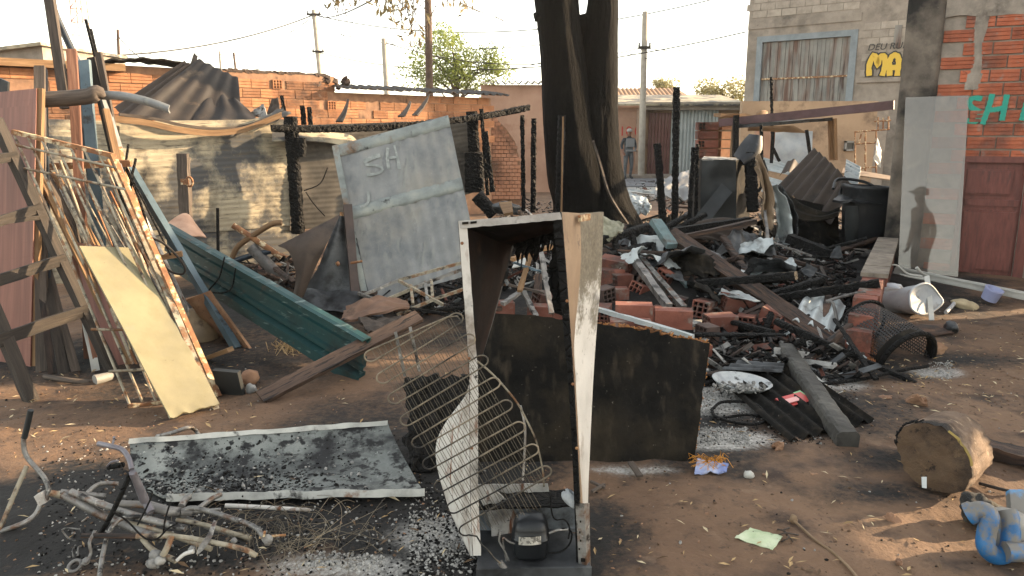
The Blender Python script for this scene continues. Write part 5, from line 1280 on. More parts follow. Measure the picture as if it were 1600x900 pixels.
for v in (.945, .85, .26, .12):
    m_ = MB(); m_.tube([gp(-.03, v) - V((0, .012, 0)), gp(1, v) - V((0, .012, 0))], .009, 6); part(g, 'cross_bar', m_, BAR)
m_ = MB(); m_.tube([P(175, 246, 5.1), P(345, 668, 4.0)], .012, 6)
solo('white_rail', MB().beam(P(180, 270, 5.25), P(338, 640, 4.15), .035, .02, 8, .002), BAR, 'flaking white rail alongside the right edge of the grille', 'rail')
# yellow panel in front
q = [P(266, 652, 3.93), P(343, 630, 4.15), P(208, 387, 4.86), P(124, 384, 4.62)]
mb = MB()
def yp(u, v):
    p = lerp(lerp(q[0], q[1], u), lerp(q[3], q[2], u), v)
    return p + V((0, 0, 0)) + V((.008 * noise.noise(V((v * 14, 1, u * 2))) * (u > .98) + 0, .006 * noise.noise(V((u * 3, v * 3, 2))), .02 * noise.noise(V((u * 6, 4, 1))) * (v < .02)))
mb.surf(yp, 16, 40, .012, 0, None, .35, 1.2); solo('leaning_sheet', mb, CREAMPANEL, 'sunlit pale yellow sheet leaning on the window grille', 'panel')
# blue grey pole
mb = MB(); mb.beam(P(203, 262, 6.05), G(370, 545, .0), .055, .055, 8, .002); solo('leaning_pole', mb, BLUEPAINT, 'square blue grey pole leaning from the rack to the ground', 'pole')
mb = MB(); mb.beam(G(322, 560, .03), G(360, 546, .12), .06, .03, 2, .004); solo('wood_offcut', mb, PALEWOOD, 'sunlit cut end of a dark offcut below the blue pole', 'offcut')
# teal steel gutter beam
t0, t1 = P(262, 385, 6.4), G(572, 572, .09)
ax = (t1 - t0).normalized(); sd = V((ax.y, -ax.x, 0)).normalized(); up = sd.cross(ax)
if up.z < 0: up = -up
if sd.y > 0: sd = -sd
prof = [(-.02, .19), (.0, .205), (.03, .205), (.03, .175), (.01, .165), (.01, .075), (.028, .065), (.028, .045), (.01, .035), (.01, -.06), (.04, -.08), (.04, -.10), (-.02, -.10)]
W_ = .26
prof = [(.055, .215), (.03, .225), (-.02, .225), (-.02, .205), (.0, .195), (.0, .13), (.022, .12), (.022, .10), (.0, .09), (.0, .02), (.022, .01), (.022, -.01), (.0, -.02), (.0, -.045), (.05, -.06), (.05, -.13), (.03, -.14)]
mb = MB()
ppf = [V((x, 0, z)) for x, z in prof]
def gut(u, v):
    k = v * (len(prof) - 1); i = min(int(k), len(prof) - 2); f_ = k - i
    x = lerp(prof[i][0], prof[i + 1][0], f_); z = lerp(prof[i][1], prof[i + 1][1], f_)
    return lerp(t0, t1, u) + sd * x + up * (z * 1.0 - .02) + up * .004 * noise.noise(V((u * 6, v, 3)))
mb.surf(gut, 24, len(prof) - 1, .008, 0, None, 3.2, .5, False)
solo('steel_channel', mb, TEAL, 'long dark teal steel channel sloping down to the ground', 'steel channel')
mb = MB(); mb.tube(smooth([t0 * .62 + t1 * .38 + sd * .06 + up * .24, t0 * .64 + t1 * .36 + sd * .07 + up * .05, t0 * .68 + t1 * .32 + sd * .09 - up * .1, t0 * .58 + t1 * .42 + sd * .07 + up * .0, t0 * .56 + t1 * .44 + sd * .06 + up * .2], 20), .006, 5); solo('tie_wire', mb, CHAR, 'dark wire wound round the teal channel', 'wire')
# burnt plank
mb = MB(); mb.beam(G(407, 622, .03), P(655, 494, 4.95), .10, .035, 16, .002, roll=.5); solo('burnt_plank', mb, M('half_burnt_plank', ['#33271f', '#4a392f', '#5a483d'], 3, coord='UV', stretch=(1.2, 14, 14), rough=.85, bump=.5, spots=[('#100d0b', 3.0, .52, .60)]), 'half burnt plank slanting up from the dirt past the teal channel', 'plank')
# things under the channel
mb = MB(); mb.quad(G(395, 546, .0), G(340, 520, .02), P(290, 466, 5.55), P(330, 455, 5.6), 10, 6, .02, 0, None, lambda u, v: .02 * noise.noise(V((u * 3, v * 2, 1)))); solo('rusty_door_panel', mb, M('speckled_rust_sheet', ['#6a4a34', '#86644a', '#997a5c'], 4, rough=.8, bump=.2, spots=[('#2a1d16', 30, .6, .68)]), 'brown speckled cabinet door lying under the teal channel', 'panel')
mb = MB(); mb.lathe(P(306, 545, 5.75) , (.15, -.2, 1), [(.12, -.02), (.17, .03), (.19, .12), (.17, .22), (.10, .29), (.045, .31), (.045, .35), (.0, .35)], 20); solo('gas_bottle', mb, M('dirty_cream_paint', ['#6a5a44', '#85735a', '#99876c'], 5, rough=.6, bump=.2, spots=[('#3a2a1e', 6, .55, .68)]), 'dirty cream gas bottle half hidden behind the grille', 'bottle')
mb = MB(); mb.box(G(358, 598, .085), (.085, -.02, 0), (.004, .014, .004), (0, -.03, .09)); solo('dark_box', mb, STOVE, 'small dark slab standing on the dirt right of the pale panel', 'box')
mb = MB(); mb.rock(G(391, 590, .05), .055, 3, .3); solo('stone', mb, MORTARO, 'rounded brown stone beside the small dark slab', 'stone')
mb = MB(); mb.rock(G(392, 607, .03), .035, 2, .4); solo('crumpled_foil', mb, GALV, 'crumpled grey foil below the brown stone', 'foil')
mb = MB(); mb.tube([G(148, 594, .03), G(172, 588, .03), G(176, 586, .03)], [.035, .03, .015], 10); solo('bottle', mb, GREYPL, 'small dirty plastic bottle lying by the ladder foot', 'bottle')
mb = MB(); mb.rock(P(135, 565, 5.6), .05, 2, .3); solo('blue_bag', mb, M('blue_plastic_bag', ['#5a6390', '#7a83ab'], 8, rough=.5, bump=.3), 'small bluish plastic bag behind the ladder', 'bag')
mb = MB(); mb.tube(smooth(GG([(70, 588, .02), (105, 594, .03), (140, 597, .01)]), 8), .018, 6); solo('stick', mb, GREYWOOD, 'grey stick lying on the dirt under the ladder', 'stick')

# ---- burnt fence of fibre cement sheets -------------------------------------------
YF = 8.7
fence = thing('fibre_cement_fence', 'corrugated fibre cement fence, sooty and lit by the sun', 'fence', G(330, 425))
def fsheet(c, mat, name, lab=None, nu=40, pitch=.062, amp=.0024, fn=None, th=.008, nvk=1.0):
    a, b, c2, d = c; h_ = (d - a).length; nv = int(h_ / pitch * 6 * nvk)
    m_ = MB(); m_.quad(a, b, c2, d, nu, nv, th, 0, None, lambda u, v: amp * math.sin(v * h_ / pitch * 2 * math.pi) + (fn(u, v) if fn else 0)); return part(fence, name, m_, mat, lab)
fsheet([P(40, 445, 7.5), P(198, 440, 8.0), P(195, 190, 8.1), P(40, 185, 7.55)], FIBRE, 'sheet', fn=lambda u, v: .02 * noise.noise(V((u * 3, v * 2, 9))))
fsheet([P(190, 374, 7.95), P(458, 352, 9.1), P(462, 186, 9.2), P(186, 190, 8.0)], FIBRE, 'sheet', 'large sunlit sheet with a wavy sooty half', 60, fn=lambda u, v: .05 * noise.noise(V((u * 3, v * 1.5, 2))) + .04 * u * u)
fsheet([P(230, 448, 8.08), P(470, 440, 9.1), P(468, 340, 9.12), P(230, 362, 8.08)], FIBRE, 'sheet', fn=lambda u, v: -.03 + .02 * noise.noise(V((u * 3, v * 2, 5))))
fsheet([P(452, 360, 9.05), P(620, 345, 9.75), P(640, 190, 9.95), P(455, 196, 9.1)], FIBREDARK, 'sheet', 'sooty sheet beside the charred post', 40, fn=lambda u, v: .05 * math.sin(v * 3 + .5) * (1 - u) + .03 * noise.noise(V((u * 3, v * 2, 7))))
fsheet([P(640, 330, 9.9), P(742, 300, 10.4), P(745, 178, 10.5), P(640, 195, 9.95)], FIBREDARK, 'sheet', fn=lambda u, v: .03 * noise.noise(V((u * 3, v * 2, 17))))
mb = MB()
pts = smooth(PP([(178, 184, 7.85), (230, 190, 8.05), (280, 201, 8.25), (330, 206, 8.5), (375, 202, 8.7), (405, 192, 8.85), (440, 178, 9.0)], None), 30)
mb.ruled([p + V((0, -.05, .02)) for p in pts], [p + V((0, -.05, -.045)) for p in pts], 40, 1, .06, smo=True); part(fence, 'sagging_rail', mb, PALEWOOD, 'sagging sunlit top rail')
mb = MB(); pts2 = [p + V((0, .1, .05)) for p in pts]; mb.ruled(pts2, [p - V((0, 0, .03)) for p in pts2], 40, 1, .05); part(fence, 'sagging_rail', mb, GREYWOOD)
mb = MB(); mb.ruled(PP([(395, 205, 8.75), (430, 190, 8.9), (455, 176, 9.0)]), PP([(350, 195, 8.8), (400, 185, 8.95), (440, 170, 9.1)]), 16, 6, .01, 0, 0, lambda u, v: V((0, 0, .04 * noise.noise(V((u * 5, v * 4, 2)))))); part(fence, 'torn_sheet_edge', mb, FIBRE)
mb = MB(); mb.ruled(PP([(425, 205, 8.95), (470, 205, 9.1), (540, 213, 9.4), (560, 222, 9.5)]), PP([(425, 222, 8.75), (470, 224, 8.9), (520, 228, 9.15), (545, 232, 9.25)]), 24, 6, .01, 0, 0, lambda u, v: V((0, 0, .03 * math.sin(math.pi * u)))); part(fence, 'torn_sheet_edge', mb, FIBRE, 'sunlit curled sheet top')
def cpost(p0, p1, w_, h_, label, bow=None, name='charred_post', **k):
    m_ = MB(); m_.char(p0, p1, w_, h_, bow=bow, **k); return solo(name, m_, CHAR, label, 'post')
cpost(P(466, 365, 8.8), P(454, 182, 8.8), .15, .14, 'thick charred alligatored post standing against the fence')
cpost(P(470, 245, 8.75), P(470, 215, 8.75), .12, .12, 'charred stub fixed to the thick charred post')
cpost(P(424, 200, 8.65), P(826, 168, 10.4), .10, .09, 'long charred beam crossing above the leaning metal sheet', (0, 0, -.10), 'charred_beam')
cpost(P(745, 300, 10.2), P(737, 174, 10.2), .16, .15, 'charred post under the right half of the charred beam')
cpost(P(742, 300, 9.9), P(741, 238, 9.9), .26, .2, 'wide charred block behind the leaning sheet top corner', name='charred_block')
cpost(P(762, 305, 9.4), P(752, 170, 9.4), .05, .05, 'thin charred batten right of the charred beam post')
cpost(P(770, 300, 9.3), P(758, 205, 9.3), .07, .06, 'short charred batten leaning by the block')
cpost(P(772, 335, 8.8), P(745, 305, 8.8), .35, .16, 'burnt black stump mass at the foot of the charred posts', name='charred_block')
cpost(P(475, 195, 9.4), P(472, 165, 9.4), .06, .06, 'left of two short charred stubs on the brick wall')
cpost(P(485, 195, 9.4), P(483, 167, 9.4), .06, .06, 'right of two short charred stubs on the brick wall')
cpost(P(445, 180, 9.6), P(440, 150, 9.7), .05, .05, 'small black charred stub beside the broken brick hole')
for a, b, lab in (((530, 190), (544, 155), 'left pale splinter on the brick wall'), ((627, 182), (641, 158), 'curved grey splinter standing above the charred beam'), ((648, 180), (671, 147), 'straight grey splinter standing above the charred beam')):
    m_ = MB(); m_.beam(P(*a, 9.6), P(*b, 9.9), .09, .02, 6, .004, taper=.25, bow=(.02, 0, 0)); solo('wood_splinter', m_, GREYWOOD, lab, 'splinter')
# gate post with padlock
mb = MB(); mb.beam(P(291, 365, 8.05), P(285, 240, 8.05), .11, .06, 10, .004); mb.beam(P(297, 360, 8.09), P(292, 246, 8.09), .05, .05, 10, .006); t = solo('gate_post', mb, GREYWOOD, 'split grey gate post with rusty latch before the fence', 'post')
mb = MB(); c = P(296, 284, 7.98)
mb.tube([c + V((.035 * math.cos(g), 0, .05 * math.sin(g))) for g in [k * math.pi / 6 for k in range(13)]], .012, 6, False); mb.box(c + V((-.05, 0, 0)), (.04, 0, 0), (0, .01, 0), (0, 0, .03)); part(t, 'latch', mb, RUST)
mb = MB(); mb.tube([P(341, 420, 8.0), P(340, 325, 8.0)], .018, 6); solo('iron_stake', mb, CHAR, 'thin dark iron stake standing in front of the fence', 'stake')
for lab, a in (('thin bent twig wire sticking out right of the thick post', [(475, 298), (500, 287), (512, 262)]), ('thin wire drooping down beside the thick post', [(478, 300), (490, 318), (508, 338)])):
    m_ = MB(); m_.tube(smooth(PP(a, 8.2), 8), .006, 4); solo('wire', m_, CHAR, lab, 'wire')
# dark corrugated roof sheets
def corr(c, mat, label, pitch=.17, amp=.022, fn=None, name='roof_sheet', cat='roof sheet', along='u', nu=None, nv=10, group=None, hole=None, th=.006):
    a, b, c2, d = c; L_ = (b - a).length if along == 'u' else (d - a).length
    n = int(L_ / pitch * 8); m_ = MB()
    ff = lambda u, v: amp * math.sin((u if along == 'u' else v) * L_ / pitch * 2 * math.pi) + (fn(u, v) if fn else 0)
    m_.quad(a, b, c2, d, n if along == 'u' else nv, nv if along == 'u' else n, th, 0, None, ff, hole)
    return solo(name, m_, mat, label, cat, group)
corr([P(190, 186, 8.4), P(378, 192, 9.2), P(372, 122, 9.8), P(310, 92, 9.7)], IRON, 'large scorched roof sheet jutting up over the fence', .30, .012, fn=lambda u, v: .03 * noise.noise(V((u * 3, v * 2, 1))), along='u', nv=14)
corr([P(300, 192, 8.8), P(412, 194, 8.95), P(375, 158, 9.4), P(325, 138, 9.5)], IRON, 'smaller scorched roof sheet in front with a torn right edge', .30, .012, fn=lambda u, v: .04 * noise.noise(V((u * 4, v * 2, 4))), along='u')
corr([P(178, 168, 9.2), P(200, 186, 9.0), P(300, 102, 9.9), P(288, 96, 9.9)], BROWNIRON, 'narrow roof sheet strip left of the large scorched sheet', fn=None, along='u')
mb = MB(); mb.quad(P(296, 104, 9.8), P(306, 102, 9.8), P(309, 88, 9.9), P(303, 82, 9.9), 3, 3, .01); solo('sheet_scrap', mb, GREYWOOD, 'small scrap standing on the top corner of the roof sheets', 'scrap')
mb = MB(); mb.quad(P(388, 180, 9.3), P(418, 186, 9.2), P(412, 162, 9.3), P(396, 172, 9.3), 6, 6, .01, 0, None, lambda u, v: .05 * noise.noise(V((u * 4, v * 4, 3)))); solo('sheet_scrap', mb, PALEMETAL, 'pale torn scrap right of the scorched roof sheets', 'scrap')
mb = MB(); mb.quad(P(416, 180, 9.4), P(438, 178, 9.4), P(434, 152, 9.5), P(424, 156, 9.5), 6, 6, .01, 0, None, lambda u, v: .05 * noise.noise(V((u * 4, v * 4, 8)))); solo('sheet_scrap', mb, BROWNIRON, 'brown torn scrap below the broken brick hole', 'scrap')
mb = MB(); mb.quad(P(-10, 190, 7.0), P(10, 192, 7.0), P(12, 128, 7.0), P(-10, 118, 7.0), 2, 2, .03); solo('dark_rag', mb, BLACKPL, 'dark object behind the laminate panel at the left edge', 'rag')

# ---- leaning galvanised gate leaf ---------------------------------------------------
t = thing('metal_gate_leaf', 'big grey galvanised gate leaf leaning crookedly, faint white letters on it', 'gate leaf', P(650, 470, 6.7))
mA, mB_, mC, mD = P(568, 474, 6.55), P(752, 425, 6.75), P(700, 180, 7.15), P(519, 229, 7.0)
fold = .56
gfun = lambda u, v: lerp(lerp(mA, mB_, u), lerp(mD, mC, u), v)
gn = (mB_ - mA).cross(mD - mA).normalized()
gn = gn if gn.y < 0 else -gn
def gl_(v0, v1, nm, seed, mat):
    m_ = MB(); m_.surf(lambda u, v: gfun(u, lerp(v0, v1, v)) + gn * (.014 * noise.noise(V((u * 4, v * 3, seed))) + .0055 * math.sin(u * 62) * (.35 + .65 * (u > .45))), 120, 12, .006, 0, None, 1.1, .7); part(t, nm, m_, mat)
gl_(0, fold - .03, 'lower_sheet', 3, GALV); gl_(fold + .03, 1, 'upper_sheet', 8, GALV)
m_ = MB(); m_.surf(lambda u, v: gfun(u, lerp(fold - .04, fold + .04, v)) + gn * (.018 * math.sin(math.pi * v) ** .4 + .004 * noise.noise(V((u * 20, v, 2)))), 40, 8, .01); part(t, 'middle_rail', m_, M('galv_rail', ['#5b5f5e', '#7c8280', '#989a90'], 4, rough=.6, metal=.2, bump=.25, spots=[('#6a5038', 3, .56, .68), ('#2b2b2a', 10, .6, .7)]))
m_ = MB(); m_.surf(lambda u, v: gfun(u, lerp(.925, 1.0, v)) + gn * (.016 * math.sin(math.pi * v) ** .4 + .003 * noise.noise(V((u * 25, v, 2)))), 40, 6, .01); part(t, 'top_rail', m_, M('galv_rail', ['#fff', '#fff']))
m_ = MB(); m_.ruled([gfun(0, k / 10) + gn * .012 for k in range(11)], [gfun(.05, k / 10) + gn * .012 for k in range(11)], 20, 2, .01); part(t, 'side_rail', m_, M('galv_rail', ['#fff', '#fff']))
CHALK = M('faint_white_spray', ['#6d7271', '#7f8482', '#989c99'], 22, rough=.8, bump=.1)
def gpx(px, py): return RP(px, py, mA + gn * .03, gn)
for s_, w_ in (([(592, 243), (580, 247), (570, 252)], .05), ([(572, 257), (590, 259), (598, 265), (590, 271), (575, 273)], .03), ([(606, 232), (605, 245), (607, 262)], .035), ([(618, 228), (622, 245), (624, 262)], .045), ([(606, 247), (622, 245)], .03), ([(575, 300), (576, 312), (572, 320), (564, 323)], .03)):
    m_ = MB(); stroke(m_, smooth([gpx(*p) for p in s_], 10), w_ * .8, gn); part(t, 'painted_letter_stroke', m_, CHALK)
mb = MB(); mb.beam(P(556, 470, 6.5), P(543, 320, 6.75), .075, .05, 6, .002); t2 = solo('brown_post', mb, M('dark_brown_metal_post', ['#2b211d', '#3d2f29', '#4c3b33'], 6, rough=.6, bump=.2), 'dark brown post along the left edge of the gate leaf', 'post')
mb = MB(); mb.tube([P(548, 411, 6.45), P(566, 408, 6.45)], .012, 6); mb.rock(P(528, 412, 6.45), .025, 1, .4); part(t2, 'hinge', mb, RUST)
mb = MB(); mb.tube([P(533, 350, 6.8), P(530, 385, 6.7)], .02, 8); mb.tube([P(534, 332, 6.8), P(531, 372, 6.75)], .018, 8); solo('rusty_pipe', mb, RUST, 'short rusty pipe end beside the brown post top', 'pipe')
# folded sheet
t = thing('folded_sheet', 'burnt metal sheet folded over itself left of the gate leaf', 'sheet', P(500, 470, 6.6))
mb = MB(); mb.ruled(PP([(434, 384, 6.5), (452, 395, 6.45), (462, 430, 6.4), (456, 470, 6.4)]), PP([(531, 335, 6.7), (515, 372, 6.5), (492, 420, 6.45), (470, 474, 6.4)]), 40, 16, .006, 0, 0, lambda u, v: V((0, -.06 * math.sin(math.pi * v) + .01 * noise.noise(V((u * 5, v * 5, 1))), 0))); part(t, 'brown_fold', mb, BROWNIRON)
mb = MB(); mb.ruled(PP([(529, 336, 6.72), (512, 380, 6.62), (490, 430, 6.58), (452, 476, 6.55)]), PP([(550, 340, 6.8), (562, 390, 6.7), (572, 440, 6.62), (590, 490, 6.5)]), 40, 16, .006, 0, 0, lambda u, v: V((0, -.03 * math.sin(v * 7), .006 * math.sin(u * 90)))); part(t, 'grey_fold', mb, GALVDARK)
mb = MB(); mb.quad(P(470, 480, 6.3), P(600, 495, 6.3), P(580, 455, 6.5), P(470, 452, 6.5), 20, 10, .006, 0, None, lambda u, v: .03 * noise.noise(V((u * 4, v * 3, 5)))); part(t, 'lower_lip', mb, GALVDARK)
# orange pipes and planks left of it
for lab, mat, pts, r in (('rusty tube crossing in front of the fence foot', RUST, [(364, 352), (395, 372), (440, 402)], .03), ('bent orange brown strip arching over the rusty tube', PALEWOOD, [(362, 405), (372, 385), (400, 365), (425, 350), (440, 348)], .028), ('grey pipe lying behind the teal channel', GREYTUBE, [(392, 385), (430, 425), (462, 455)], .06), ('dark pipe crossing below the rusty tube', NAVY, [(355, 412), (390, 400), (425, 392)], .03)):
    m_ = MB(); m_.tube(smooth(PP(pts, 7.4), 14), r, 10); solo('scrap_tube', m_, mat, lab, 'tube')
mb = MB(); mb.ruled(PP([(262, 350, 7.2), (290, 342, 7.4), (306, 352, 7.5)]), PP([(268, 370, 7.0), (300, 378, 7.0), (322, 372, 7.2)]), 16, 8, .01, 0, 0, lambda u, v: V((0, 0, .05 * math.sin(math.pi * u)))); solo('curved_tile', mb, M('pale_clay', ['#8f6d58', '#a68570', '#b59782'], 5, rough=.8, bump=.2), 'curved pale sheet lying at the top of the teal channel', 'sheet')
mb = MB()
mb.ruled(PP([(530, 508, 5.6), (575, 500, 5.6), (640, 480, 5.7)]), PP([(540, 478, 5.9), (585, 470, 5.9), (636, 472, 5.9)]), 30, 12, .02, 0, 0, lambda u, v: V((.02 * noise.noise(V((v * 9, u, 2))), 0, .05 * noise.noise(V((u * 4, v * 4, 3))) + .04 * math.sin(math.pi * u)))); solo('curled_board', mb, M('scorched_brown_board', ['#4e3a2f', '#6f5545', '#8a6d5a'], 3, rough=.85, bump=.4, spots=[('#17120f', 3, .56, .66)]), 'curled scorched board lying above the burnt plank', 'board')
mb = MB(); mb.ruled(PP([(575, 520, 5.4), (605, 515, 5.4), (640, 505, 5.5)]), PP([(560, 495, 5.6), (600, 497, 5.6), (625, 492, 5.6)]), 20, 8, .03, 0, 0, lambda u, v: V((0, 0, .04 * noise.noise(V((u * 5, v * 5, 13)))))); solo('curled_board', mb, GREYWOOD, 'grey split board under the curled scorched one', 'board')
# white bed frame
t = thing('bed_frame', 'scorched white metal bed frame lying before the gate leaf', 'bed frame', P(640, 490, 6.0))
for k, (a, b) in enumerate((((565, 462), (622, 438)), ((622, 438), (724, 410)), ((600, 470), (650, 448)), ((650, 448), (722, 421)), ((622, 438), (692, 476)), ((620, 492), (680, 467)), ((560, 458), (590, 470)), ((680, 467), (724, 452)), ((642, 445), (645, 475)), ((664, 440), (668, 470)), ((674, 437), (676, 466)))):
    m_ = MB(); m_.beam(P(*a, 6.15 - .25 * (a[1] - 440) / 40), P(*b, 6.15 - .25 * (b[1] - 440) / 40), .024, .024, 3, .001); part(t, 'frame_bar', m_, BAR if k % 3 else PALEMETAL)
# ================================================================== MIDDLE AND RIGHT
# thin charred posts around the trunk
for (a, b, Y, w_, lab) in (((818, 330), (816, 180), 9.6, .06, 'thin charred post furthest left of the trunk'), ((833, 332), (834, 185), 9.6, .075, 'thin charred post second from the left of the trunk'), ((872, 345), (878, 180), 9.2, .10, 'charred post directly in front of the trunk'),
                           ((1036, 350), (1027, 224), 9.6, .10, 'plain charred post right of the trunk'), ((1054, 360), (1057, 136), 9.6, .09, 'tallest alligatored charred post right of the trunk'), ((1075, 370), (1084, 230), 9.2, .06, 'leaning charred batten left of the dark appliance'), ((1087, 345), (1090, 225), 9.8, .05, 'charred batten touching the dark appliance'),
                           ((1190, 290), (1189, 195), 11.2, .05, 'thin black post right of the dark appliance'), ((1207, 232), (1205, 120), 14, .055, 'thin black post standing before the warehouse gate')):
    cpost(P(*a, Y), P(*b, Y), w_, w_, lab, n=12)
m_ = MB(); m_.tube([P(877, 345, 9.1), P(880, 182, 9.1)], .012, 5); solo('pale_lath', m_, PALEWOOD, 'thin pale lath edge on the charred post before the trunk', 'lath')
# people behind -----------------------------------------------------------------------------
def person(label, verts, edges, rad, mats, base, yaw, scale=1.0, bulk=1.0, split=None):
    """one continuous skinned body; material by height/limb through split(v)"""
    me = bpy.data.meshes.new('person'); me.from_pydata([V(v) * scale for v in verts], edges, [])
    o = bpy.data.objects.new('person', me); COL.objects.link(o)
    sk = o.modifiers.new('skin', 'SKIN'); sk.use_smooth_shade = True; sk.branch_smoothing = .4
    for i, r in enumerate(rad):
        d = me.skin_vertices[0].data[i]; r = r if isinstance(r, tuple) else (r, r); d.radius = (r[0] * scale * bulk, r[1] * scale * bulk)
    me.skin_vertices[0].data[0].use_root = True
    ss = o.modifiers.new('sub', 'SUBSURF'); ss.levels = ss.render_levels = 2
    dg = bpy.context.evaluated_depsgraph_get(); ev = o.evaluated_get(dg); m2 = bpy.data.meshes.new_from_object(ev)
    o.modifiers.clear(); o.data = m2
    for m in mats: m2.materials.append(m)
    for p in m2.polygons:
        c = p.center / scale; p.material_index = split(c); p.use_smooth = True
    o.location = base; o.rotation_euler = (0, 0, yaw)
    return tag(o, label, 'person')
def fig(pose):
    v, e, r = [], [], []
    def a(p, rad, par=None):
        v.append(p); r.append(rad); i = len(v) - 1
        if par is not None: e.append((par, i))
        return i
    pel = a((0, 0, .96), (.155, .115)); wa = a((0, .01, 1.12), (.145, .105), pel); ch = a((0, .015, 1.32), (.17, .12), wa); nb = a((0, .01, 1.47), (.075, .065), ch); nk = a((0, -.005 + pose.get('hx', 0) * .3, 1.545), .055, nb); hd = a((0, -.02 + pose.get('hx', 0), 1.64), (.075, .09), nk); tp = a((0, -.015 + pose.get('hx', 0), 1.715), (.066, .08), hd)
    a((0, -.095 + pose.get('hx', 0), 1.615), .014, hd)
    for s in (-1, 1):
        h_ = a((s * .095, 0, .90), .092, pel); kn = a((s * .115 + pose.get('kx', 0) * s, pose.get('ky', -.02) * (1 if s > 0 else .4), .5), .062, h_); an = a((s * .125 + pose.get('kx', 0) * s, .03 + pose.get('ay', 0) * s, .1), .042, kn); a((s * .14, .0 + pose.get('ay', 0) * s, .045), .045, an); a((s * .15, -.13 + pose.get('ay', 0) * s, .035), .038, len(v) - 1)
        sh = a((s * .19, .01, 1.41), .065, ch); el, wr = pose['arm_l' if s < 0 else 'arm_r']
        ei = a(el, .046, sh); wi = a(wr, .033, ei); d = (V(wr) - V(el)).normalized(); pm = V(wr) + d * .07; pi_ = a(tuple(pm), (.036, .02), wi)
        sd = d.cross(V((0, 1, 0)) if abs(d.y) < .9 else V((1, 0, 0))).normalized(); nn = d.cross(sd)
        for k in range(4):
            l_ = (.075, .085, .08, .06)[k]; b0 = pm + sd * (-.03 + .02 * k) + d * .02; m1 = b0 + d * l_ * .5 + nn * .012; m3 = m1 + d * l_ * .35 + nn * .025
            i0 = a(tuple(b0), .010, pi_); i1 = a(tuple(m1), .009, i0); a(tuple(m3), .0075, i1)
        t1 = a(tuple(V(wr) + d * .02 - sd * .038), .0115, wi); a(tuple(V(wr) + d * .065 - sd * .055 + nn * .01), .009, t1)
    return v, e, r
SKIN, DKCLOTH, VEST = plain('brown_skin', '#6f4a38', .6), plain('dark_uniform', '#2e3236', .9), M('patterned_uniform', ['#34383c', '#54585b', '#6a6d6c'], 9, rough=.9, bump=.1)
def face(o, mats):
    pass
pose = dict(arm_l=((-.27, .03, 1.16), (-.24, -.10, .95)), arm_r=((.27, .02, 1.16), (.20, -.16, 1.04)), ky=-.03, ay=.05)
v, e, r = fig(pose)
pb = P(981, 277, 27.0); pb.z = 0.02
pc = person('standing officer in dark uniform and grey vest right of the trunk', v, e, r, [SKIN, DKCLOTH, VEST], pb, .25, 1.0, 1.16, split=lambda c: 0 if c.z > 1.5 or (c.z < 1.06 and abs(c.x) > .19 and c.z > .8) else (1 if c.z > 1.36 or abs(c.x) > .185 or c.z < .12 else 2))
def headgear(o, col, full, helmet=False):
    m_ = MB(); c = V(o.location) + V((0, -.018, 1.665))
    if helmet: m_.lathe(c + V((0, 0, -.10)), (0, 0, 1), [(.10, 0), (.125, .05), (.13, .12), (.115, .19), (.07, .235), (0, .245)], 16, 0, 0, 1, 1.15)
    else: m_.lathe(c + V((0, 0, .0)), (0, 0, 1), [(.098, 0), (.105, .02), (.10, .07), (.06, .105), (0, .11)], 16, 0, 0, .95, 1.1)
    return part(o, 'helmet' if helmet else 'cap', m_, col)
headgear(pc, plain('grey_cap', '#8b8781', .8), False)
m_ = MB(); c = pb + V((0, -.0, 1.28)); m_.box(c + V((0, -.135, 0)), (.15, 0, 0), (0, .02, 0), (0, 0, .15)); m_.box(c + V((0, -.15, -.28)), (.17, 0, 0), (0, .03, 0), (0, 0, .03)); part(pc, 'vest', m_, plain('grey_vest', '#77797a', .9))
pb2 = P(842, 280, 26.5); pb2.z = .02
v, e, r = fig(dict(arm_l=((-.26, -.1, 1.18), (-.2, -.32, 1.02)), arm_r=((.26, -.1, 1.18), (.2, -.3, 1.05)), ky=-.16, ay=.03, kx=.08))
pm = person('officer in white helmet beside a motorcycle, partly behind the trunk', v, e, r, [SKIN, DKCLOTH, plain('pale_sleeves', '#a8adb0', .9)], pb2, -.6, 1.0, 1.1, split=lambda c: 0 if c.z > 1.5 else (2 if abs(c.x) > .2 and c.z > 1.1 else 1))
headgear(pm, plain('white_helmet', '#c4c4c2', .4), True, True)
mo = thing('motorcycle', 'dark motorcycle with white front guard parked left of the trunk', 'motorcycle', pb2 + V((-.1, -.7, 0)))
mc = pb2 + V((.15, -.8, .31)); fd = V((-.45, -.89, 0)).normalized(); sdv = V((fd.y, -fd.x, 0))
for k, s in enumerate((-1, 1)):
    c = mc + fd * .66 * s; m_ = MB(); m_.tube([c + fd * .27 * math.cos(g) + V((0, 0, .27 * math.sin(g))) for g in [q * math.pi / 12 for q in range(25)]], .045, 8, False); part(mo, 'tyre', m_, BLACKPL)
    m_ = MB(); m_.tube([c + fd * .2 * math.cos(g) + V((0, 0, .2 * math.sin(g))) for g in [q * math.pi / 12 for q in range(25)]], .02, 6, False)
    for q in range(6): m_.tube([c, c + fd * .2 * math.cos(q) + V((0, 0, .2 * math.sin(q)))], .01, 4)
    part(mo, 'rim', m_, GREYTUBE)
m_ = MB(); m_.tube(smooth([mc + fd * .45 + V((0, 0, .45)), mc + fd * .15 + V((0, 0, .52)), mc - fd * .2 + V((0, 0, .46)), mc - fd * .7 + V((0, 0, .5))], 12), [.05, .1, .13, .14, .14, .13, .1, .09, .09, .1, .1, .08, .03], 10); part(mo, 'body', m_, NAVY)
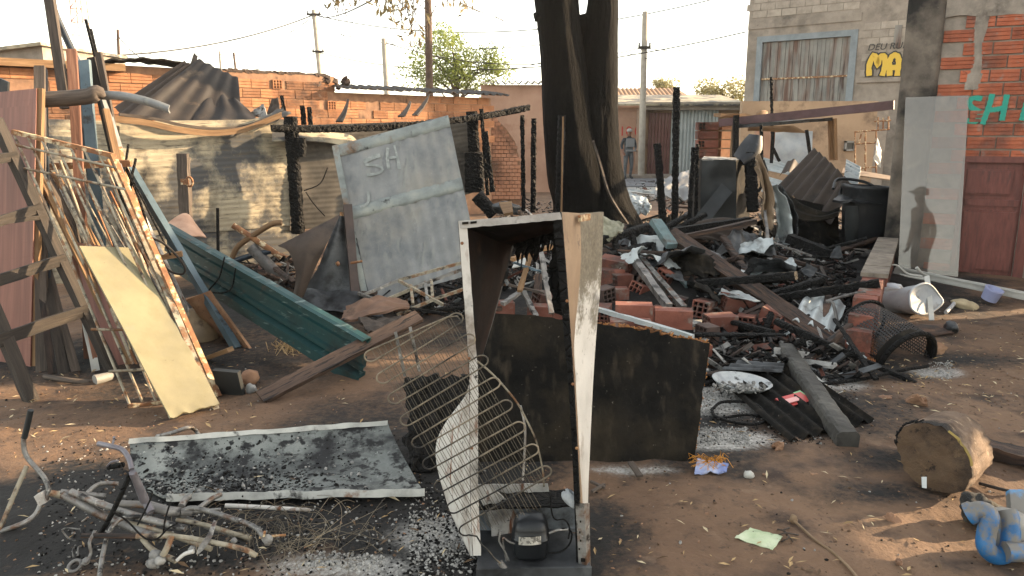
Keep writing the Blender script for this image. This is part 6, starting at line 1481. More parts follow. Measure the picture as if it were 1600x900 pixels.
m_ = MB(); m_.tube([mc + fd * .66, mc + fd * .42 + V((0, 0, .62))], .03, 6); m_.tube([mc + fd * .42 + V((0, 0, .62)) + sdv * .36, mc + fd * .42 + V((0, 0, .66)), mc + fd * .42 + V((0, 0, .62)) - sdv * .36], .016, 6); m_.rock(mc + V((0, 0, .12)), .2, 2, .3, 0); part(mo, 'fork', m_, GREYTUBE)
m_ = MB(); m_.ruled([mc + fd * .95 + V((0, 0, .12)), mc + fd * .7 + V((0, 0, .36)), mc + fd * .4 + V((0, 0, .25))], [mc + fd * .95 + sdv * .14 + V((0, 0, .12)), mc + fd * .7 + sdv * .14 + V((0, 0, .36)), mc + fd * .4 + sdv * .14 + V((0, 0, .25))], 10, 2, .01); part(mo, 'front_guard', m_, WHITEPL)
m_ = MB(); m_.rock(mc + fd * .52 + V((0, 0, .5)), .09, 2, .05); part(mo, 'headlight', m_, GREYTUBE)
Qm = pane_pt(1440, 318); nm_ = PN; co = V((0, 0, H)); cm_ = co - nm_ * (2 * (co - Qm).dot(nm_))
MANP = Qm + (Qm - cm_).normalized() * 2.9; print('MAN', MANP, MANP.x / MANP.y); MANP.z = 0
# man beside the yard: only his reflection in the pane is in the picture
v, e, r = fig(dict(arm_l=((-.27, .05, 1.16), (-.29, .0, .90)), arm_r=((.27, .05, 1.16), (.29, -.02, .90)), hx=-.01))
pn = person('bare armed man in a cap and dark red shorts watching from the right', v, e, r, [SKIN, plain('maroon_shirt', '#4d2a2a', .9), plain('dark_red_shorts', '#3f2423', .9)], MANP, -math.pi / 2 + .45, 1.0, split=lambda c: 0 if c.z > 1.48 or abs(c.x) > .2 or c.z < .5 else (1 if c.z > 1.0 else 2))
m_ = MB(); c = V(pn.location) + V((-.015, 0, 1.67)); m_.lathe(c, (0, 0, 1), [(.098, 0), (.105, .02), (.10, .07), (.06, .105), (0, .11)], 16); m_.box(c + V((-.14, 0, .012)), (.07, 0, 0), (0, .07, 0), (0, 0, .006)); part(pn, 'cap', m_, plain('dark_cap', '#3a302c', .9))

# ---- brick pillar, roof beam, frames (Y 12..14)
t = thing('brick_pillar', 'stub of hollow brick pillar, sunlit on its right side', 'pillar', P(1115, 310, 13))
pf = V((.90, .44, 0)).normalized(); x0 = P(1091, 200, 13.0); x1 = P(1124, 200, 13.0); zt = P(1105, 190, 13).z
W2 = (x1 - x0).length; 
mb_pb = MB()
for k in range(9):
    z = zt - .075 - .15 * k
    if z < .05: break
    m_ = MB(); c = V(((x0.x + x1.x) / 2, 13.12, z)); m_.box(c + V((U(-.01, .01), 0, 0)), (W2 / 2 - .01, 0, 0), (0, .1, 0), (0, 0, .066))
    for q in (-1, 1): m_.box(c + V((0, -.012, q * .033)), (W2 / 2 - .03, 0, 0), (0, .1, 0), (0, 0, .028))
    part(t, 'brick', m_, BRICKL)
    m_ = MB(); m_.box(c + V((W2 / 2 + .10, .16, U(-.01, .01))), (.09, .04, 0), (-.05, .2, 0), (0, 0, .066)); part(t, 'brick', m_, BRICKO)
    if k in (0, 2):
        m_ = MB()
        for ix in range(2):
            for iz in range(2): m_.box(c + V((-W2 / 2 + .045 + ix * .055, -.115, -.028 + iz * .055)), (.02, 0, 0), (0, .004, 0), (0, 0, .02))
        part(t, 'brick_cell', m_, CHARB)
m_ = MB(); m_.box(((x0.x + x1.x) / 2 + .05, 13.2, zt / 2), (W2 / 2 * .9, 0, 0), (0, .1, 0), (0, 0, zt / 2 - .01)); part(t, 'mortar_core', m_, MORTARO)
m_ = MB(); m_.beam(P(1120, 180, 13), P(1200, 182, 13.2), .25, .05, 8, .015); m_.rock(P(1190, 180, 13.1), .09, 2, .4, 0, None, (1.6, 1, .6)); part(t, 'broken_lintel', m_, PALEWOOD)
mb = MB(); mb.beam(P(1125, 192, 12.9), P(1397, 164, 11.4), .12, .13, 6, .003); solo('roof_beam', mb, PURPLE, 'long maroon roof beam from the brick pillar to the sooty column', 'beam')
mb = MB(); mb.beam(P(1150, 198, 12.6), P(1300, 186, 12.2), .06, .05, 8, .006); mb.ruled(PP([(1150, 197, 12.6), (1220, 194, 12.4), (1300, 186, 12.2)]), PP([(1156, 190, 12.7), (1220, 188, 12.6), (1298, 184, 12.4)]), 20, 2, .01); solo('shed_rail', mb, GALVDARK, 'grey sheet rail hanging below the maroon beam', 'rail')
mb = MB(); mb.quad(P(1168, 204, 12.8), P(1262, 208, 12.6), P(1240, 196, 12.7), P(1170, 198, 12.8), 16, 3, .01, 0, None, lambda u, v: .03 * noise.noise(V((u * 5, v, 2)))); solo('torn_lining', mb, PALEWOOD, 'torn tan lining hanging under the rail', 'lining')
mb = MB(); mb.beam(P(1149, 245, 12.4), P(1150, 180, 12.4), .08, .08, 6, .004); solo('dark_post', mb, CHAR, 'dark post standing right of the brick pillar', 'post')
mb = MB(); mb.beam(P(1306, 250, 12.2), P(1304, 185, 12.2), .05, .05, 4, .002); mb.beam(P(1299, 250, 12.25), P(1297, 187, 12.25), .06, .05, 4, .002); solo('door_post', mb, PALEWOOD, 'pale sunlit door post below the right part of the beam', 'post')
mb = MB(); mb.quad(P(1208, 268, 15), P(1268, 262, 15), P(1270, 205, 15), P(1212, 207, 15), 10, 10, .02, 0, None, lambda u, v: .04 * noise.noise(V((u * 4, v * 3, 1)))); solo('pale_tarp', mb, M('pale_blue_tarp', ['#7d8790', '#97a0a6', '#a9afb2'], 3, rough=.8, bump=.2), 'pale blue grey sheet standing behind the wrecked shed', 'tarp')
for lab, a, b in (('thin black batten before the pale sheet', (1190, 290), (1190, 204)), ('slanting black batten at the right of the pale sheet', (1267, 250), (1260, 203)), ('dark batten at the left of the pale sheet', (1205, 255), (1208, 206)), ('black batten leaning low before the pale sheet', (1218, 252), (1208, 232))):
    m_ = MB(); m_.beam(P(*a, 12.0), P(*b, 12.0), .045, .04, 4, .003); solo('batten', m_, CHAR, lab, 'batten')
# far brick bit and washing
mb = MB(); mb.box(P(1195, 228, 16), (.22, 0, 0), (0, .06, 0), (0, 0, .35)); solo('brick_stub', mb, SALMON, 'salmon wall stub behind the dark appliance', 'wall')
mb = MB(); mb.quad(P(1118, 262, 14), P(1140, 262, 14), P(1140, 240, 14.6), P(1122, 244, 14.4), 6, 4, .01); 
# white sheets beyond trunk
for lab, q, mt in (('pale box lid lying right of the trunk', [(985, 318, 12), (1018, 325, 11.6), (1010, 308, 12.4), (976, 300, 12.8)], TIN), ('pale box side under the lid', [(992, 335, 11.6), (1014, 332, 11.5), (1016, 318, 11.6), (988, 316, 11.8)], TIN), ('grey cloth draped over rubble behind the charred posts', [(1023, 305, 13), (1075, 310, 13), (1076, 265, 14), (1026, 282, 13.6)], M('grey_cloth', ['#77777a', '#939494', '#a5a4a1'], 3, rough=.95, bump=.4)), ('pale plank on the ground behind the posts', [(960, 300, 15), (1060, 305, 14.6), (1060, 300, 14.8), (960, 295, 15.3)], TIN), ('pale crumpled sheet tucked behind the refrigerator top right', [(938, 375, 7.4), (972, 362, 7.2), (972, 348, 7.6), (938, 338, 7.7)], M('dusty_olive_sheet', ['#6d6a58', '#868370', '#98947f'], 5, rough=.8, bump=.3))):
    m_ = MB(); m_.quad(*[P(*k) for k in q], 14, 14, .02, 0, None, lambda u, v: .07 * noise.noise(V((u * 5, v * 5, len(lab)))) + .02 * noise.noise(V((u * 14, v * 14, 2)))); solo('pale_sheet', m_, mt, lab, 'sheet')

# ---- dark burnt appliance (washing machine or cooker) ---------------------------------
YA = 9.9
t = thing('burnt_appliance', 'tall dark dented appliance cabinet, its top dusted with pale ash', 'appliance', P(1130, 350, YA))
a, b, c, d = P(1094, 350, YA), P(1150, 352, YA), P(1150, 250, YA), P(1096, 249, YA)
mb = MB(); mb.quad(a, b, c, d, 20, 30, .01, 0, None, lambda u, v: .035 * noise.noise(V((u * 2.5, v * 3.5, 1))) * math.sin(math.pi * u) ** .5); part(t, 'front', mb, STOVE)
e1, f1 = P(1170, 350, YA + .45), P(1170, 248, YA + .45)
mb = MB(); mb.quad(b + V((.003, 0, 0)), e1, f1, c + V((.003, 0, 0)), 10, 20, .01, 0, None, lambda u, v: .03 * noise.noise(V((u * 2.5, v * 3.5, 8)))); part(t, 'side', mb, CHARB)
g1 = P(1112, 242, YA + .45)
mb = MB(); mb.quad(d + V((0, 0, .004)), c + V((0, 0, .004)), f1 + V((0, 0, .004)), P(1100, 244, YA + .45), 12, 8, .02, 0, None, lambda u, v: .01 * noise.noise(V((u * 6, v * 6, 4)))); part(t, 'top', mb, ASH)
mb = MB(); mb.quad(a + V((0, .46, 0)), a + V((0, .02, 0)), d + V((0, .02, 0)), d + V((0, .46, 0)), 2, 2, .01); part(t, 'side', mb, STOVE)
mb = MB(); mb.quad(P(1085, 340, 9.5), P(1108, 347, 9.45), P(1144, 300, 9.7), P(1128, 286, 9.8), 6, 8, .012, 0, None, lambda u, v: .02 * noise.noise(V((u * 2, v * 4, 3)))); solo('dark_flap', mb, STOVE, 'dark metal flap leaning on the front of the dark appliance', 'flap')
mb = MB(); mb.ruled(PP([(1148, 245, 10.2), (1160, 225, 10.3), (1172, 212, 10.4)]), PP([(1160, 258, 10.0), (1186, 240, 10.1), (1188, 214, 10.3)]), 12, 8, .03, 0, 0, lambda u, v: V((0, -.08 * math.sin(math.pi * v), 0))); solo('melted_chair', mb, BLACKPL, 'melted black chair shell on top of the dark appliance', 'chair')
mb = MB(); mb.char(P(1176, 330, 9.8), P(1172, 240, 10.1), .16, .12); solo('charred_block', mb, CHAR, 'black charred slab right of the dark appliance', 'slab')
for i, (lab, A_, B_, mt) in enumerate((('sunlit curled metal strip beside the appliance', [(1178, 262), (1190, 300), (1188, 330), (1196, 352)], [(1186, 240), (1202, 290), (1206, 330), (1204, 360)], CREAMPAINT), ('shiny crumpled metal sheet standing right of the appliance', [(1200, 300), (1208, 330), (1212, 365), (1208, 392)], [(1214, 288), (1228, 320), (1234, 350), (1232, 400)], TIN), ('sooty metal sheet edge right of the shiny one', [(1214, 288), (1228, 320), (1234, 350), (1231, 400)], [(1222, 292), (1238, 325), (1242, 352), (1238, 392)], GALVDARK))):
    m_ = MB(); m_.ruled(PP(A_, 9.3), PP(B_, 9.2), 24, 10, .006, 0, 0, lambda u, v: V((0, -.10 * math.sin(math.pi * v * 2 + u * 3) + .09 * noise.noise(V((u * 7, v * 5, 3 + i))), .04 * noise.noise(V((u * 6, v * 4, i)))))); solo('metal_sheet', m_, mt, lab, 'metal sheet')
for i, (lab, pts) in enumerate((('black twisted bar rising behind the shiny sheet', [(1184, 300), (1198, 275), (1192, 250)]), ('black bent rod hanging by the appliance side', [(1180, 250), (1196, 285), (1205, 315)]))):
    m_ = MB(); m_.tube(smooth(PP(pts, 9.7), 8), .02, 5); solo('bent_rod', m_, CHAR, lab, 'rod')
# corrugated sheets
corr([P(1214, 292, 10.7), P(1288, 330, 9.5), P(1322, 268, 9.8), P(1272, 232, 11.0)], BROWNIRON, 'big brown corrugated sheet tipped up beside the trash bin', .2, .03, lambda u, v: -.25 * u * u, along='u', nv=16)
corr([P(1180, 262, 12), P(1240, 275, 11.6), P(1242, 262, 12), P(1185, 245, 12.4)], TIN, 'pale corrugated sheet behind the big brown one', .14, .02, along='v')
corr([P(1218, 275, 11.4), P(1244, 280, 11.2), P(1252, 260, 11.5), P(1228, 256, 11.7)], BROWNIRON, 'small curved brownish sheet on the pale corrugated one', .12, .015, lambda u, v: .1 * math.sin(math.pi * u), along='u')
corr([P(1190, 300, 11.5), P(1230, 300, 11), P(1236, 285, 11.4), P(1190, 272, 12)], TIN, 'low pale corrugated sheet by the charred slab', .12, .015, along='v')
mb = MB(); mb.ruled(PP([(1218, 290, 9.9), (1250, 318, 9.6), (1290, 332, 9.5), (1312, 325, 9.5)]), PP([(1216, 312, 9.7), (1236, 340, 9.4), (1270, 348, 9.3), (1310, 340, 9.3)]), 30, 8, .01, 0, 0, lambda u, v: V((0, 0, .02 * math.sin(v * 14)))); solo('black_sheet', mb, CHARB, 'black sagging sheet below the big brown corrugated one', 'sheet')
mb = MB(); mb.quad(P(1214, 400, 9.3), P(1310, 395, 9.6), P(1310, 325, 9.9), P(1220, 305, 9.9), 12, 12, .02, 0, None, lambda u, v: .06 * noise.noise(V((u * 4, v * 4, 6)))); solo('burnt_sheet', mb, CHARB, 'black burnt sheet closing the wrecked shed below the sagging sheet', 'panel')
mb = MB(); mb.quad(P(1315, 270, 11.5), P(1400, 282, 11), P(1400, 276, 11.3), P(1318, 262, 11.8), 8, 3, .02); solo('pale_sheet', mb, CREAMPAINT, 'pale cream sheet lying behind the trash bin', 'sheet')
corr([P(1318, 280, 11.2), P(1340, 292, 11), P(1345, 262, 11.3), P(1322, 250, 11.6)], TIN, 'pale grey sheet draped at the right end of the brown corrugated one', .12, .01, lambda u, v: .05 * math.sin(3 * v), along='v')
m_ = MB(); m_.quad(P(1366, 250, 12), P(1376, 262, 12), P(1377, 235, 12.1), P(1371, 215, 12.1), 4, 8, .01, 0, None, lambda u, v: .03 * noise.noise(V((u * 2, v * 5, 6)))); solo('hanging_sheet', m_, WHITE, 'narrow white sheet hanging by the sooty column', 'sheet')
# trash bin
t = thing('wheeled_bin', 'half melted black wheeled trash bin beside the sooty column', 'trash bin', P(1345, 386, 9.3))
bc = P(1345, 386, 9.35); mb = MB(); mb.lathe(bc, (.05, 0, 1), [(.20, 0), (.23, .02), (.29, .5), (.31, .72), (.33, .74), (.33, .78), (.28, .78), (.24, .2), (0, .18)], 20, 0, 2.0, .9, .8); part(t, 'bin_body', mb, BLACKPL)
mb = MB(); mb.quad(P(1302, 312, 9.0), P(1378, 318, 9.1), P(1362, 300, 9.5), P(1310, 305, 9.5), 12, 6, .03, 0, None, lambda u, v: .04 * noise.noise(V((u * 4, v * 3, 4)))); part(t, 'melted_rim', mb, BLACKPL)
mb = MB(); mb.quad(P(1312, 306, 9.6), P(1372, 312, 9.5), P(1380, 290, 9.7), P(1314, 288, 9.7), 10, 6, .02, 0, None, lambda u, v: .06 * noise.noise(V((u * 4, v * 3, 9)))); part(t, 'bin_lid', mb, BLACKPL)
mb = MB(); mb.ruled(PP([(1321, 322, 8.98), (1320, 350, 9.02), (1322, 383, 9.1)]), PP([(1340, 322, 8.96), (1342, 350, 9.0), (1338, 381, 9.1)]), 10, 6, .012, 0, 0, lambda u, v: V((0, -.02 * math.sin(math.pi * v), 0))); part(t, 'front_panel', mb, STOVE)
for s in (0, 1):
    m_ = MB(); c = P(1374, 386, 9.5) + V((0, .25 * s, 0)); m_.tube([c + V((-.02, 0, 0)), c + V((.02, 0, 0))], .08, 12); part(t, 'wheel', m_, BLACKPL)
mb = MB(); mb.tube(smooth(PP([(1302, 295, 9.4), (1310, 280, 9.6), (1350, 284, 9.6), (1380, 300, 9.5)]), 12), .02, 6); part(t, 'handle', mb, BLACKPL)

# ---- low soldier-brick wall ------------------------------------------------------------
LW0, LW1 = G(1338, 560), P(1384, 412, 8.75); LW1.z = 0
lw = thing('low_brick_wall', 'low wall of upright hollow bricks running to the sooty column', 'wall', LW0)
d_ = (LW1 - LW0).normalized(); s_ = V((d_.y, -d_.x, 0)); Lw = (LW1 - LW0).length; wd = .2
z_ = .34
n_ = int(Lw / .22)
FMw = frame_mat(d_)
me_b = brick_mesh('standing_brick', .142, .30, .17, BRICKL, 1)
for k in range(int(Lw / .155)):
    h0 = z_ * (.55 if k < 1 else (.8 if k < 3 else 1))
    m = FMw.copy() @ Matrix.Rotation(U(-.05, .05), 4, 'Y'); m.translation = LW0 + d_ * (.08 + k * .155) + s_ * U(-.008, .008) + V((0, 0, h0 - .15 + .02))
    inst(lw, 'brick', me_b, m)
m_ = MB(); m_.box(LW0 + d_ * Lw / 2 + V((0, 0, .08)), d_ * (Lw / 2 - .1), s_ * .07, V((0, 0, .09))); part(lw, 'mortar_core', m_, MORTARO)
for k in range(6):
    a, b = lerp(.35, 1.0, k / 6) * Lw + .02, lerp(.35, 1.0, (k + 1) / 6) * Lw - .01
    m_ = MB(); m_.box(LW0 + d_ * (a + b) / 2 + V((0, 0, z_ + .035)), d_ * ((b - a) / 2), s_ * (wd / 2 + .01), V((0, 0, .016 + .004 * R()))); part(lw, 'cap_tile', m_, M('lichen_grey_tile', ['#5b534a', '#7a7064', '#8f8578'], 8, rough=.95, bump=.5, rnd=.2))
# crumpled perforated basket in front of it
t = thing('perforated_drum', 'crumpled black perforated metal drum lying before the low brick wall', 'drum', G(1400, 585))
PERF = M('sooty_perforated_metal', ['#1c1c1d', '#2d2d2d', '#43403c'], 8, rough=.6, metal=.3, bump=.2, spots=[('#7d4f2c', 4, .6, .72)])
p0, p1 = P(1343, 512, 5.55), P(1415, 568, 5.12)
axd = (p1 - p0).normalized()
def drum(mb, g0, g1, nu, nv, r0, r1, holes=True):
    e1 = V((0, 0, 1)) - axd * axd.z; e1.normalize(); e2 = axd.cross(e1)
    L_ = (p1 - p0).length
    for i in range(nu):
        for j in range(nv):
            def q(a, b):
                g = lerp(g0, g1, b); t_ = a; r = lerp(r0, r1, t_) * (1 + .06 * math.sin(g * 2 + t_ * 3)); return lerp(p0, p1, t_) + (e1 * math.cos(g) * 1.05 + e2 * math.sin(g)) * r + V((0, 0, .0))
            off = .5 * (j % 2) / nu
            a0, a1 = (i) / nu + off, (i + 1) / nu + off
            if a1 > 1.001: continue
            o = [q(a0, j / nv), q(a1, j / nv), q(a1, (j + 1) / nv), q(a0, (j + 1) / nv)]
            c = (o[0] + o[1] + o[2] + o[3]) / 4
            inn = [lerp(c, x, .66) for x in o]
            mb.add(o + inn, [(0, 1, 5, 4), (1, 2, 6, 5), (2, 3, 7, 6), (3, 0, 4, 7)], 0)
mb = MB(); drum(mb, -2.0, 2.0, 24, 40, .22, .24); part(t, 'perforated_sheet', mb, PERF)
mb = MB()
for tt, rr in ((0.0, .225), (1.0, .245)):
    mb = MB()
    e1 = (V((0, 0, 1)) - axd * axd.z).normalized(); e2 = axd.cross(e1)
    mb.tube([lerp(p0, p1, tt) + (e1 * math.cos(g) * 1.05 + e2 * math.sin(g)) * rr for g in [-2.1 + 4.2 * k / 24 for k in range(25)]], .014 if tt < .5 else .02, 6)
    part(t, 'rim', mb, CHAR)
mb = MB(); rr = .232; e1 = (V((0, 0, 1)) - axd * axd.z).normalized(); e2 = axd.cross(e1)
mb.ruled([lerp(p0, p1, .86) + (e1 * math.cos(g) * 1.05 + e2 * math.sin(g)) * (rr + .012) for g in [-2 + 4 * k / 20 for k in range(21)]], [lerp(p0, p1, 1.04) + (e1 * math.cos(g) * 1.05 + e2 * math.sin(g)) * (rr + .015) for g in [-2 + 4 * k / 20 for k in range(21)]], 40, 3, .008); part(t, 'end_band', mb, CHARB)
mb = MB(); mb.tube(smooth(PP([(1312, 520, 5.6), (1302, 475, 5.7), (1294, 470, 5.75), (1344, 457, 5.8), (1352, 462, 5.8), (1360, 500, 5.6)]), 24), .014, 6); part(t, 'bent_frame', mb, GREYTUBE)
mb = MB(); mb.tube(smooth(GG([(1285, 600, .02), (1350, 592, .03), (1400, 580, .04), (1450, 572, .02)]), 12), .012, 6); solo('iron_rod', mb, CHAR, 'thin iron rod lying before the perforated drum', 'rod')
# rusty grille square beside it
mb = MB(); q = [G(1338, 576, .02), G(1366, 574, .02), P(1370, 543, 5.4), P(1340, 545, 5.4)]
for k in range(11):
    mb.tube([lerp(q[0], q[1], k / 10), lerp(q[3], q[2], k / 10)], .004, 4); mb.tube([lerp(q[0], q[3], k / 10), lerp(q[1], q[2], k / 10)], .004, 4)
solo('rusty_mesh', mb, M('orange_rust', ['#6e4022', '#8c562e', '#a87042'], 10, rough=.9, bump=.3), 'orange rusty wire mesh square beside the perforated drum', 'mesh')
# white torn plastic bucket
t = thing('torn_bucket', 'torn white plastic bucket lying on its side near the column', 'bucket', G(1415, 505))
c0, c1 = P(1385, 474, 6.75), P(1447, 468, 6.35); ax_ = (c1 - c0).normalized(); e1 = (V((0, 0, 1)) - ax_ * ax_.z).normalized(); e2 = ax_.cross(e1)
mb = MB()
def bk(u, v):
    g = 2 * math.pi * v; cut = .22 * max(0, math.cos(g)) - .05 * math.cos(3 * g)
    t_ = lerp(-.25 + cut * 1.2, 1.0, u); r = lerp(.20, .155, abs(t_ - .35) < 5 and max(0, t_)) * (1 + .06 * math.sin(2 * g)) if t_ > 0 else .2 * (1 + .06 * math.sin(2 * g))
    r = lerp(.19, .17, t_) - .03 * math.sin(math.pi * min(1, max(0, t_))) + .02 * max(0, t_ - .9) * 10 * .5
    return lerp(c0, c1, t_) + (e1 * math.cos(g) + e2 * math.sin(g)) * r * (1 + .05 * math.sin(2 * g))
bk0 = bk
def bk(u, v):
    p = bk0(u, v); q = p - c0
    return p - e1 * (.25 * q.dot(e1)) + V((.03 * noise.noise(p * 5), .03 * noise.noise(p * 5 + Z9), .05 * noise.noise(p * 4 + Z9 * 2)))
Z9 = V((9, 3, 5))
mb.surf(bk, 30, 48, .006); part(t, 'bucket_wall', mb, WHITEPL)
mb = MB(); ring = [bk(1.0, k / 30) for k in range(30)]; cen = sum(ring, V((0, 0, 0))) / 30
mb.add(ring + [lerp(x, cen, .6) - ax_ * .02 for x in ring] + [cen - ax_ * .025], [(k, (k + 1) % 30, 30 + (k + 1) % 30, 30 + k) for k in range(30)] + [(30 + k, 30 + (k + 1) % 30, 60) for k in range(30)], 0, True); part(t, 'bucket_bottom', mb, WHITEPL)
mb = MB(); mb.tube(ring + ring[:1], .011, 6, False); part(t, 'rim', mb, WHITEPL)
mb = MB(); mb.rock(P(1395, 450, 6.9), .07, 3, .4, 0, None, (1.5, 1, .7)); solo('crumpled_bag', mb, M('white_bag', ['#a9adb6', '#c3c6ca', '#8d7b60'], 6, rough=.6, bump=.4), 'crumpled white and tan bag inside the torn bucket', 'bag')
# white gutter rail, broken end
t = thing('white_gutter', 'long white aluminium rail lying along the foot of the house', 'rail', P(1500, 450, 7.3))
a, b = P(1398, 422, 7.7), P(1625, 468, 6.75); a.z = max(a.z, .06)
for dz, off, w_ in ((0, 0, .07), (.035, .03, .025), (-.028, -.02, .02)):
    m_ = MB(); m_.beam(a + V((0, -off, dz)), b + V((0, -off, dz)), .03, w_ * .8, 10, .002); part(t, 'rail_profile', m_, WHITE)
for p in ([(1440, 432), (1418, 428), (1402, 415), (1394, 414)], [(1445, 436), (1420, 432), (1405, 428)], [(1432, 418), (1440, 426), (1452, 432)]):
    m_ = MB(); m_.tube(smooth(PP(p, 7.4), 10), [.018 - .0012 * k for k in range(11)], 6); part(t, 'broken_end', m_, WHITE)
# fallen white strip over the bucket
mb = MB(); mb.quad(P(1452, 500, 6.2), P(1460, 500, 6.2), P(1452, 430, 6.6), P(1444, 432, 6.6), 2, 8, .01, 0, None, lambda u, v: .01 * math.sin(3 * v)); solo('white_strip', mb, WHITE, 'white plastic strip standing across the torn bucket', 'strip')
mb = MB(); mb.lathe(P(1545, 468, 6.9), (.2, -.3, 1), [(.07, 0), (.08, .1), (.085, .12), (.07, .12), (.06, .02), (0, .02)], 16); solo('plastic_pot', mb, M('lilac_plastic', ['#7d83a5', '#979cb8'], 4, rough=.5, bump=.05), 'lilac plastic pot under the white rail', 'pot')
mb = MB(); mb.rock(P(1508, 476, 6.7), .07, 3, .4, 0, None, (1.6, .8, .7)); solo('paper_scraps', mb, M('cream_paper', ['#8c7d63', '#a8997c', '#b9ab8d'], 9, rough=.9, bump=.5), 'crumpled cream paper by the lilac pot', 'paper')
mb = MB(); mb.tube(smooth(GG([(1478, 488, .03), (1488, 478, .05), (1492, 472, .06)]), 6), .018, 8); solo('white_tube', mb, WHITEPL, 'small dirty white tube near the crumpled paper', 'tube')
mb = MB(); mb.rock(G(1487, 513, .05), .055, 3, .35); solo('foil_ball', mb, GALVDARK, 'dark crumpled foil ball on the bare ground near the bucket', 'foil')
mb = MB(); mb.rock(G(1450, 515, .03), .16, 3, .3, 0, None, (1.6, .8, .2), Matrix.Rotation(.3, 3, 'Z')); solo('bark_slab', mb, CHARWOOD, 'flat dark bark slab before the torn bucket', 'bark')

# ---- log stump, plank, blue pipe ----------------------------------------------------------
t = thing('tree_log', 'short thick sawn log with charred rim lying on the dirt', 'log', G(1470, 772))
ca, cb = P(1458, 715, 3.12), P(1497, 690, 3.42)
ax_ = (cb - ca).normalized(); e1 = (V((0, 0, 1)) - ax_ * ax_.z).normalized(); e2 = ax_.cross(e1)
def lg_(u, v):
    g = 2 * math.pi * v; r = .168 * (1 + .14 * math.cos(g * 2 + .9) + .05 * noise.noise(V((math.cos(g) * 2, math.sin(g) * 2, 5))) + .06 * noise.noise(V((math.cos(g) * 6, math.sin(g) * 6, u * 2)))) * (1 - .06 * u)
    if u == 0: r *= .97
    return lerp(ca, cb, u) + (e1 * math.cos(g) * .84 + e2 * math.sin(g) * 1.02) * r
mb = MB(); mb.surf(lg_, 16, 90, 0); 
BARKL = M('pale_peeling_bark', ['#4d3d30', '#715d4c', '#94806c'], 5, stretch=(1, 1, 1), rough=.9, bump=1.0, bdist=.03, spots=[('#14110f', 2.6, .52, .62), ('#b09a80', 14, .6, .72)])
part(t, 'bark', mb, BARKL)
def cut_face(u0, nm, flip, mat):
    m_ = MB(); n = 60; c = lerp(ca, cb, u0); vs, fs = [], []
    for k in range(12):
        f_ = (k / 11)
        for i in range(n):
            p = lerp(c, V(lg_(u0, i / n)), f_ * .995) + ax_ * (.010 * noise.noise((p_ := lerp(c, V(lg_(u0, i / n)), f_)) * 22) - .004); vs.append(p)
    for k in range(11):
        for i in range(n):
            q = (k * n + i, k * n + (i + 1) % n, (k + 1) * n + (i + 1) % n, (k + 1) * n + i); fs.append(q if flip else q[::-1])
    m_.add(vs, fs, 0, True, [[(0, 0)] * 4] * len(fs)); return part(t, nm, m_, mat)
CUT = M('dirty_sawn_wood', ['#32261d', '#4d3c2c', '#614d38'], 4, rough=.95, bump=1.0, bdist=.02, spots=[('#1c1611', 2.4, .5, .64), ('#7d664b', 9, .58, .74), ('#221a14', 24, .58, .66)])
cut_face(0.0, 'sawn_face', True, CUT); cut_face(1.0, 'rear_face', False, CUT)
m_ = MB()
for i in range(70):
    v_ = random.gauss(.84, .05); u_ = U(0, .25); m_.rock(V(lg_(u_, v_)), U(.006, .016), 1, .5, 0, None, (1, 1, .6), None, False)
part(t, 'charred_rim', m_, CHAR, kind='stuff')
m_ = MB(); m_.ruled([V(lg_(0, .04 + .2 * k / 8)) - ax_ * .003 for k in range(9)], [V(lg_(.02, .04 + .2 * k / 8)) * 1.0 + (V(lg_(.02, .04 + .2 * k / 8)) - ca) * .02 for k in range(9)], 20, 1, .004); part(t, 'rim_strip', m_, M('yellow_rim', ['#6b5a2c', '#86733b'], 8, rough=.9, bump=.3))  # yellow strip along the upper right rim of the log
m_ = MB(); m_.quad(P(1441, 762, 3.0), P(1448, 763, 3.0), P(1448, 745, 3.03), P(1440, 745, 3.03), 1, 1, .003); part(t, 'paper_sticker', m_, TIN)
mb = MB(); mb.beam(G(1535, 698, .04), G(1640, 725, .04), .12, .06, 8, .006); solo('burnt_plank', mb, CHARWOOD, 'half burnt plank lying right of the sawn log', 'plank')
mb = MB(); mb.tube(smooth(GG([(1530, 755, .01), (1560, 763, .015), (1582, 768, .01)]), 6), .008, 5); solo('stick', mb, DARKWOOD, 'thin dark stick on the dirt below the sawn log', 'stick')
bp = thing('blue_siphon', 'faded blue and grey moulded pipe piece lying at the right edge', 'pipe fitting', G(1555, 875))
pz = [(1512, 803, 2.62), (1532, 797, 2.60), (1546, 806, 2.58), (1541, 835, 2.57), (1541, 855, 2.56), (1556, 868, 2.56), (1575, 862, 2.57), (1579, 840, 2.58), (1578, 812, 2.6), (1574, 798, 2.62)]
q = smooth(PP(pz), 60)
m_ = MB(); m_.tube(q, [.034 + .008 * (i < 4) for i in range(61)], 16); part(bp, 'bent_pipe', m_, BLUEPL)
m_ = MB(); m_.tube([q[0] + V((-.004, 0, 0)), q[2]], [.030, .031], 16); part(bp, 'pipe_mouth', m_, CHARB)
m_ = MB(); m_.lathe(P(1568, 858, 2.63), (0.03, 0, 1), [(.05, 0), (.062, .02), (.064, .12), (.058, .15), (.03, .16), (0, .16)], 20); part(bp, 'grey_body', m_, GREYPL)
m_ = MB(); m_.quad(P(1578, 845, 2.60), P(1640, 850, 2.6), P(1640, 764, 2.72), P(1577, 765, 2.72), 6, 6, .03, 0, None, lambda u, v: .01 * math.sin(3 * v)); part(bp, 'back_plate', m_, M('blue_worn_grey_plate', ['#55534f', '#63605b', '#6f6c66'], 3, rough=.6, bump=.1, spots=[('#3f86bb', 5, .56, .66)]))
m_ = MB(); m_.tube([P(1570, 862, 2.54), P(1650, 862, 2.54)], .038, 14); part(bp, 'side_pipe', m_, BLUEPL)
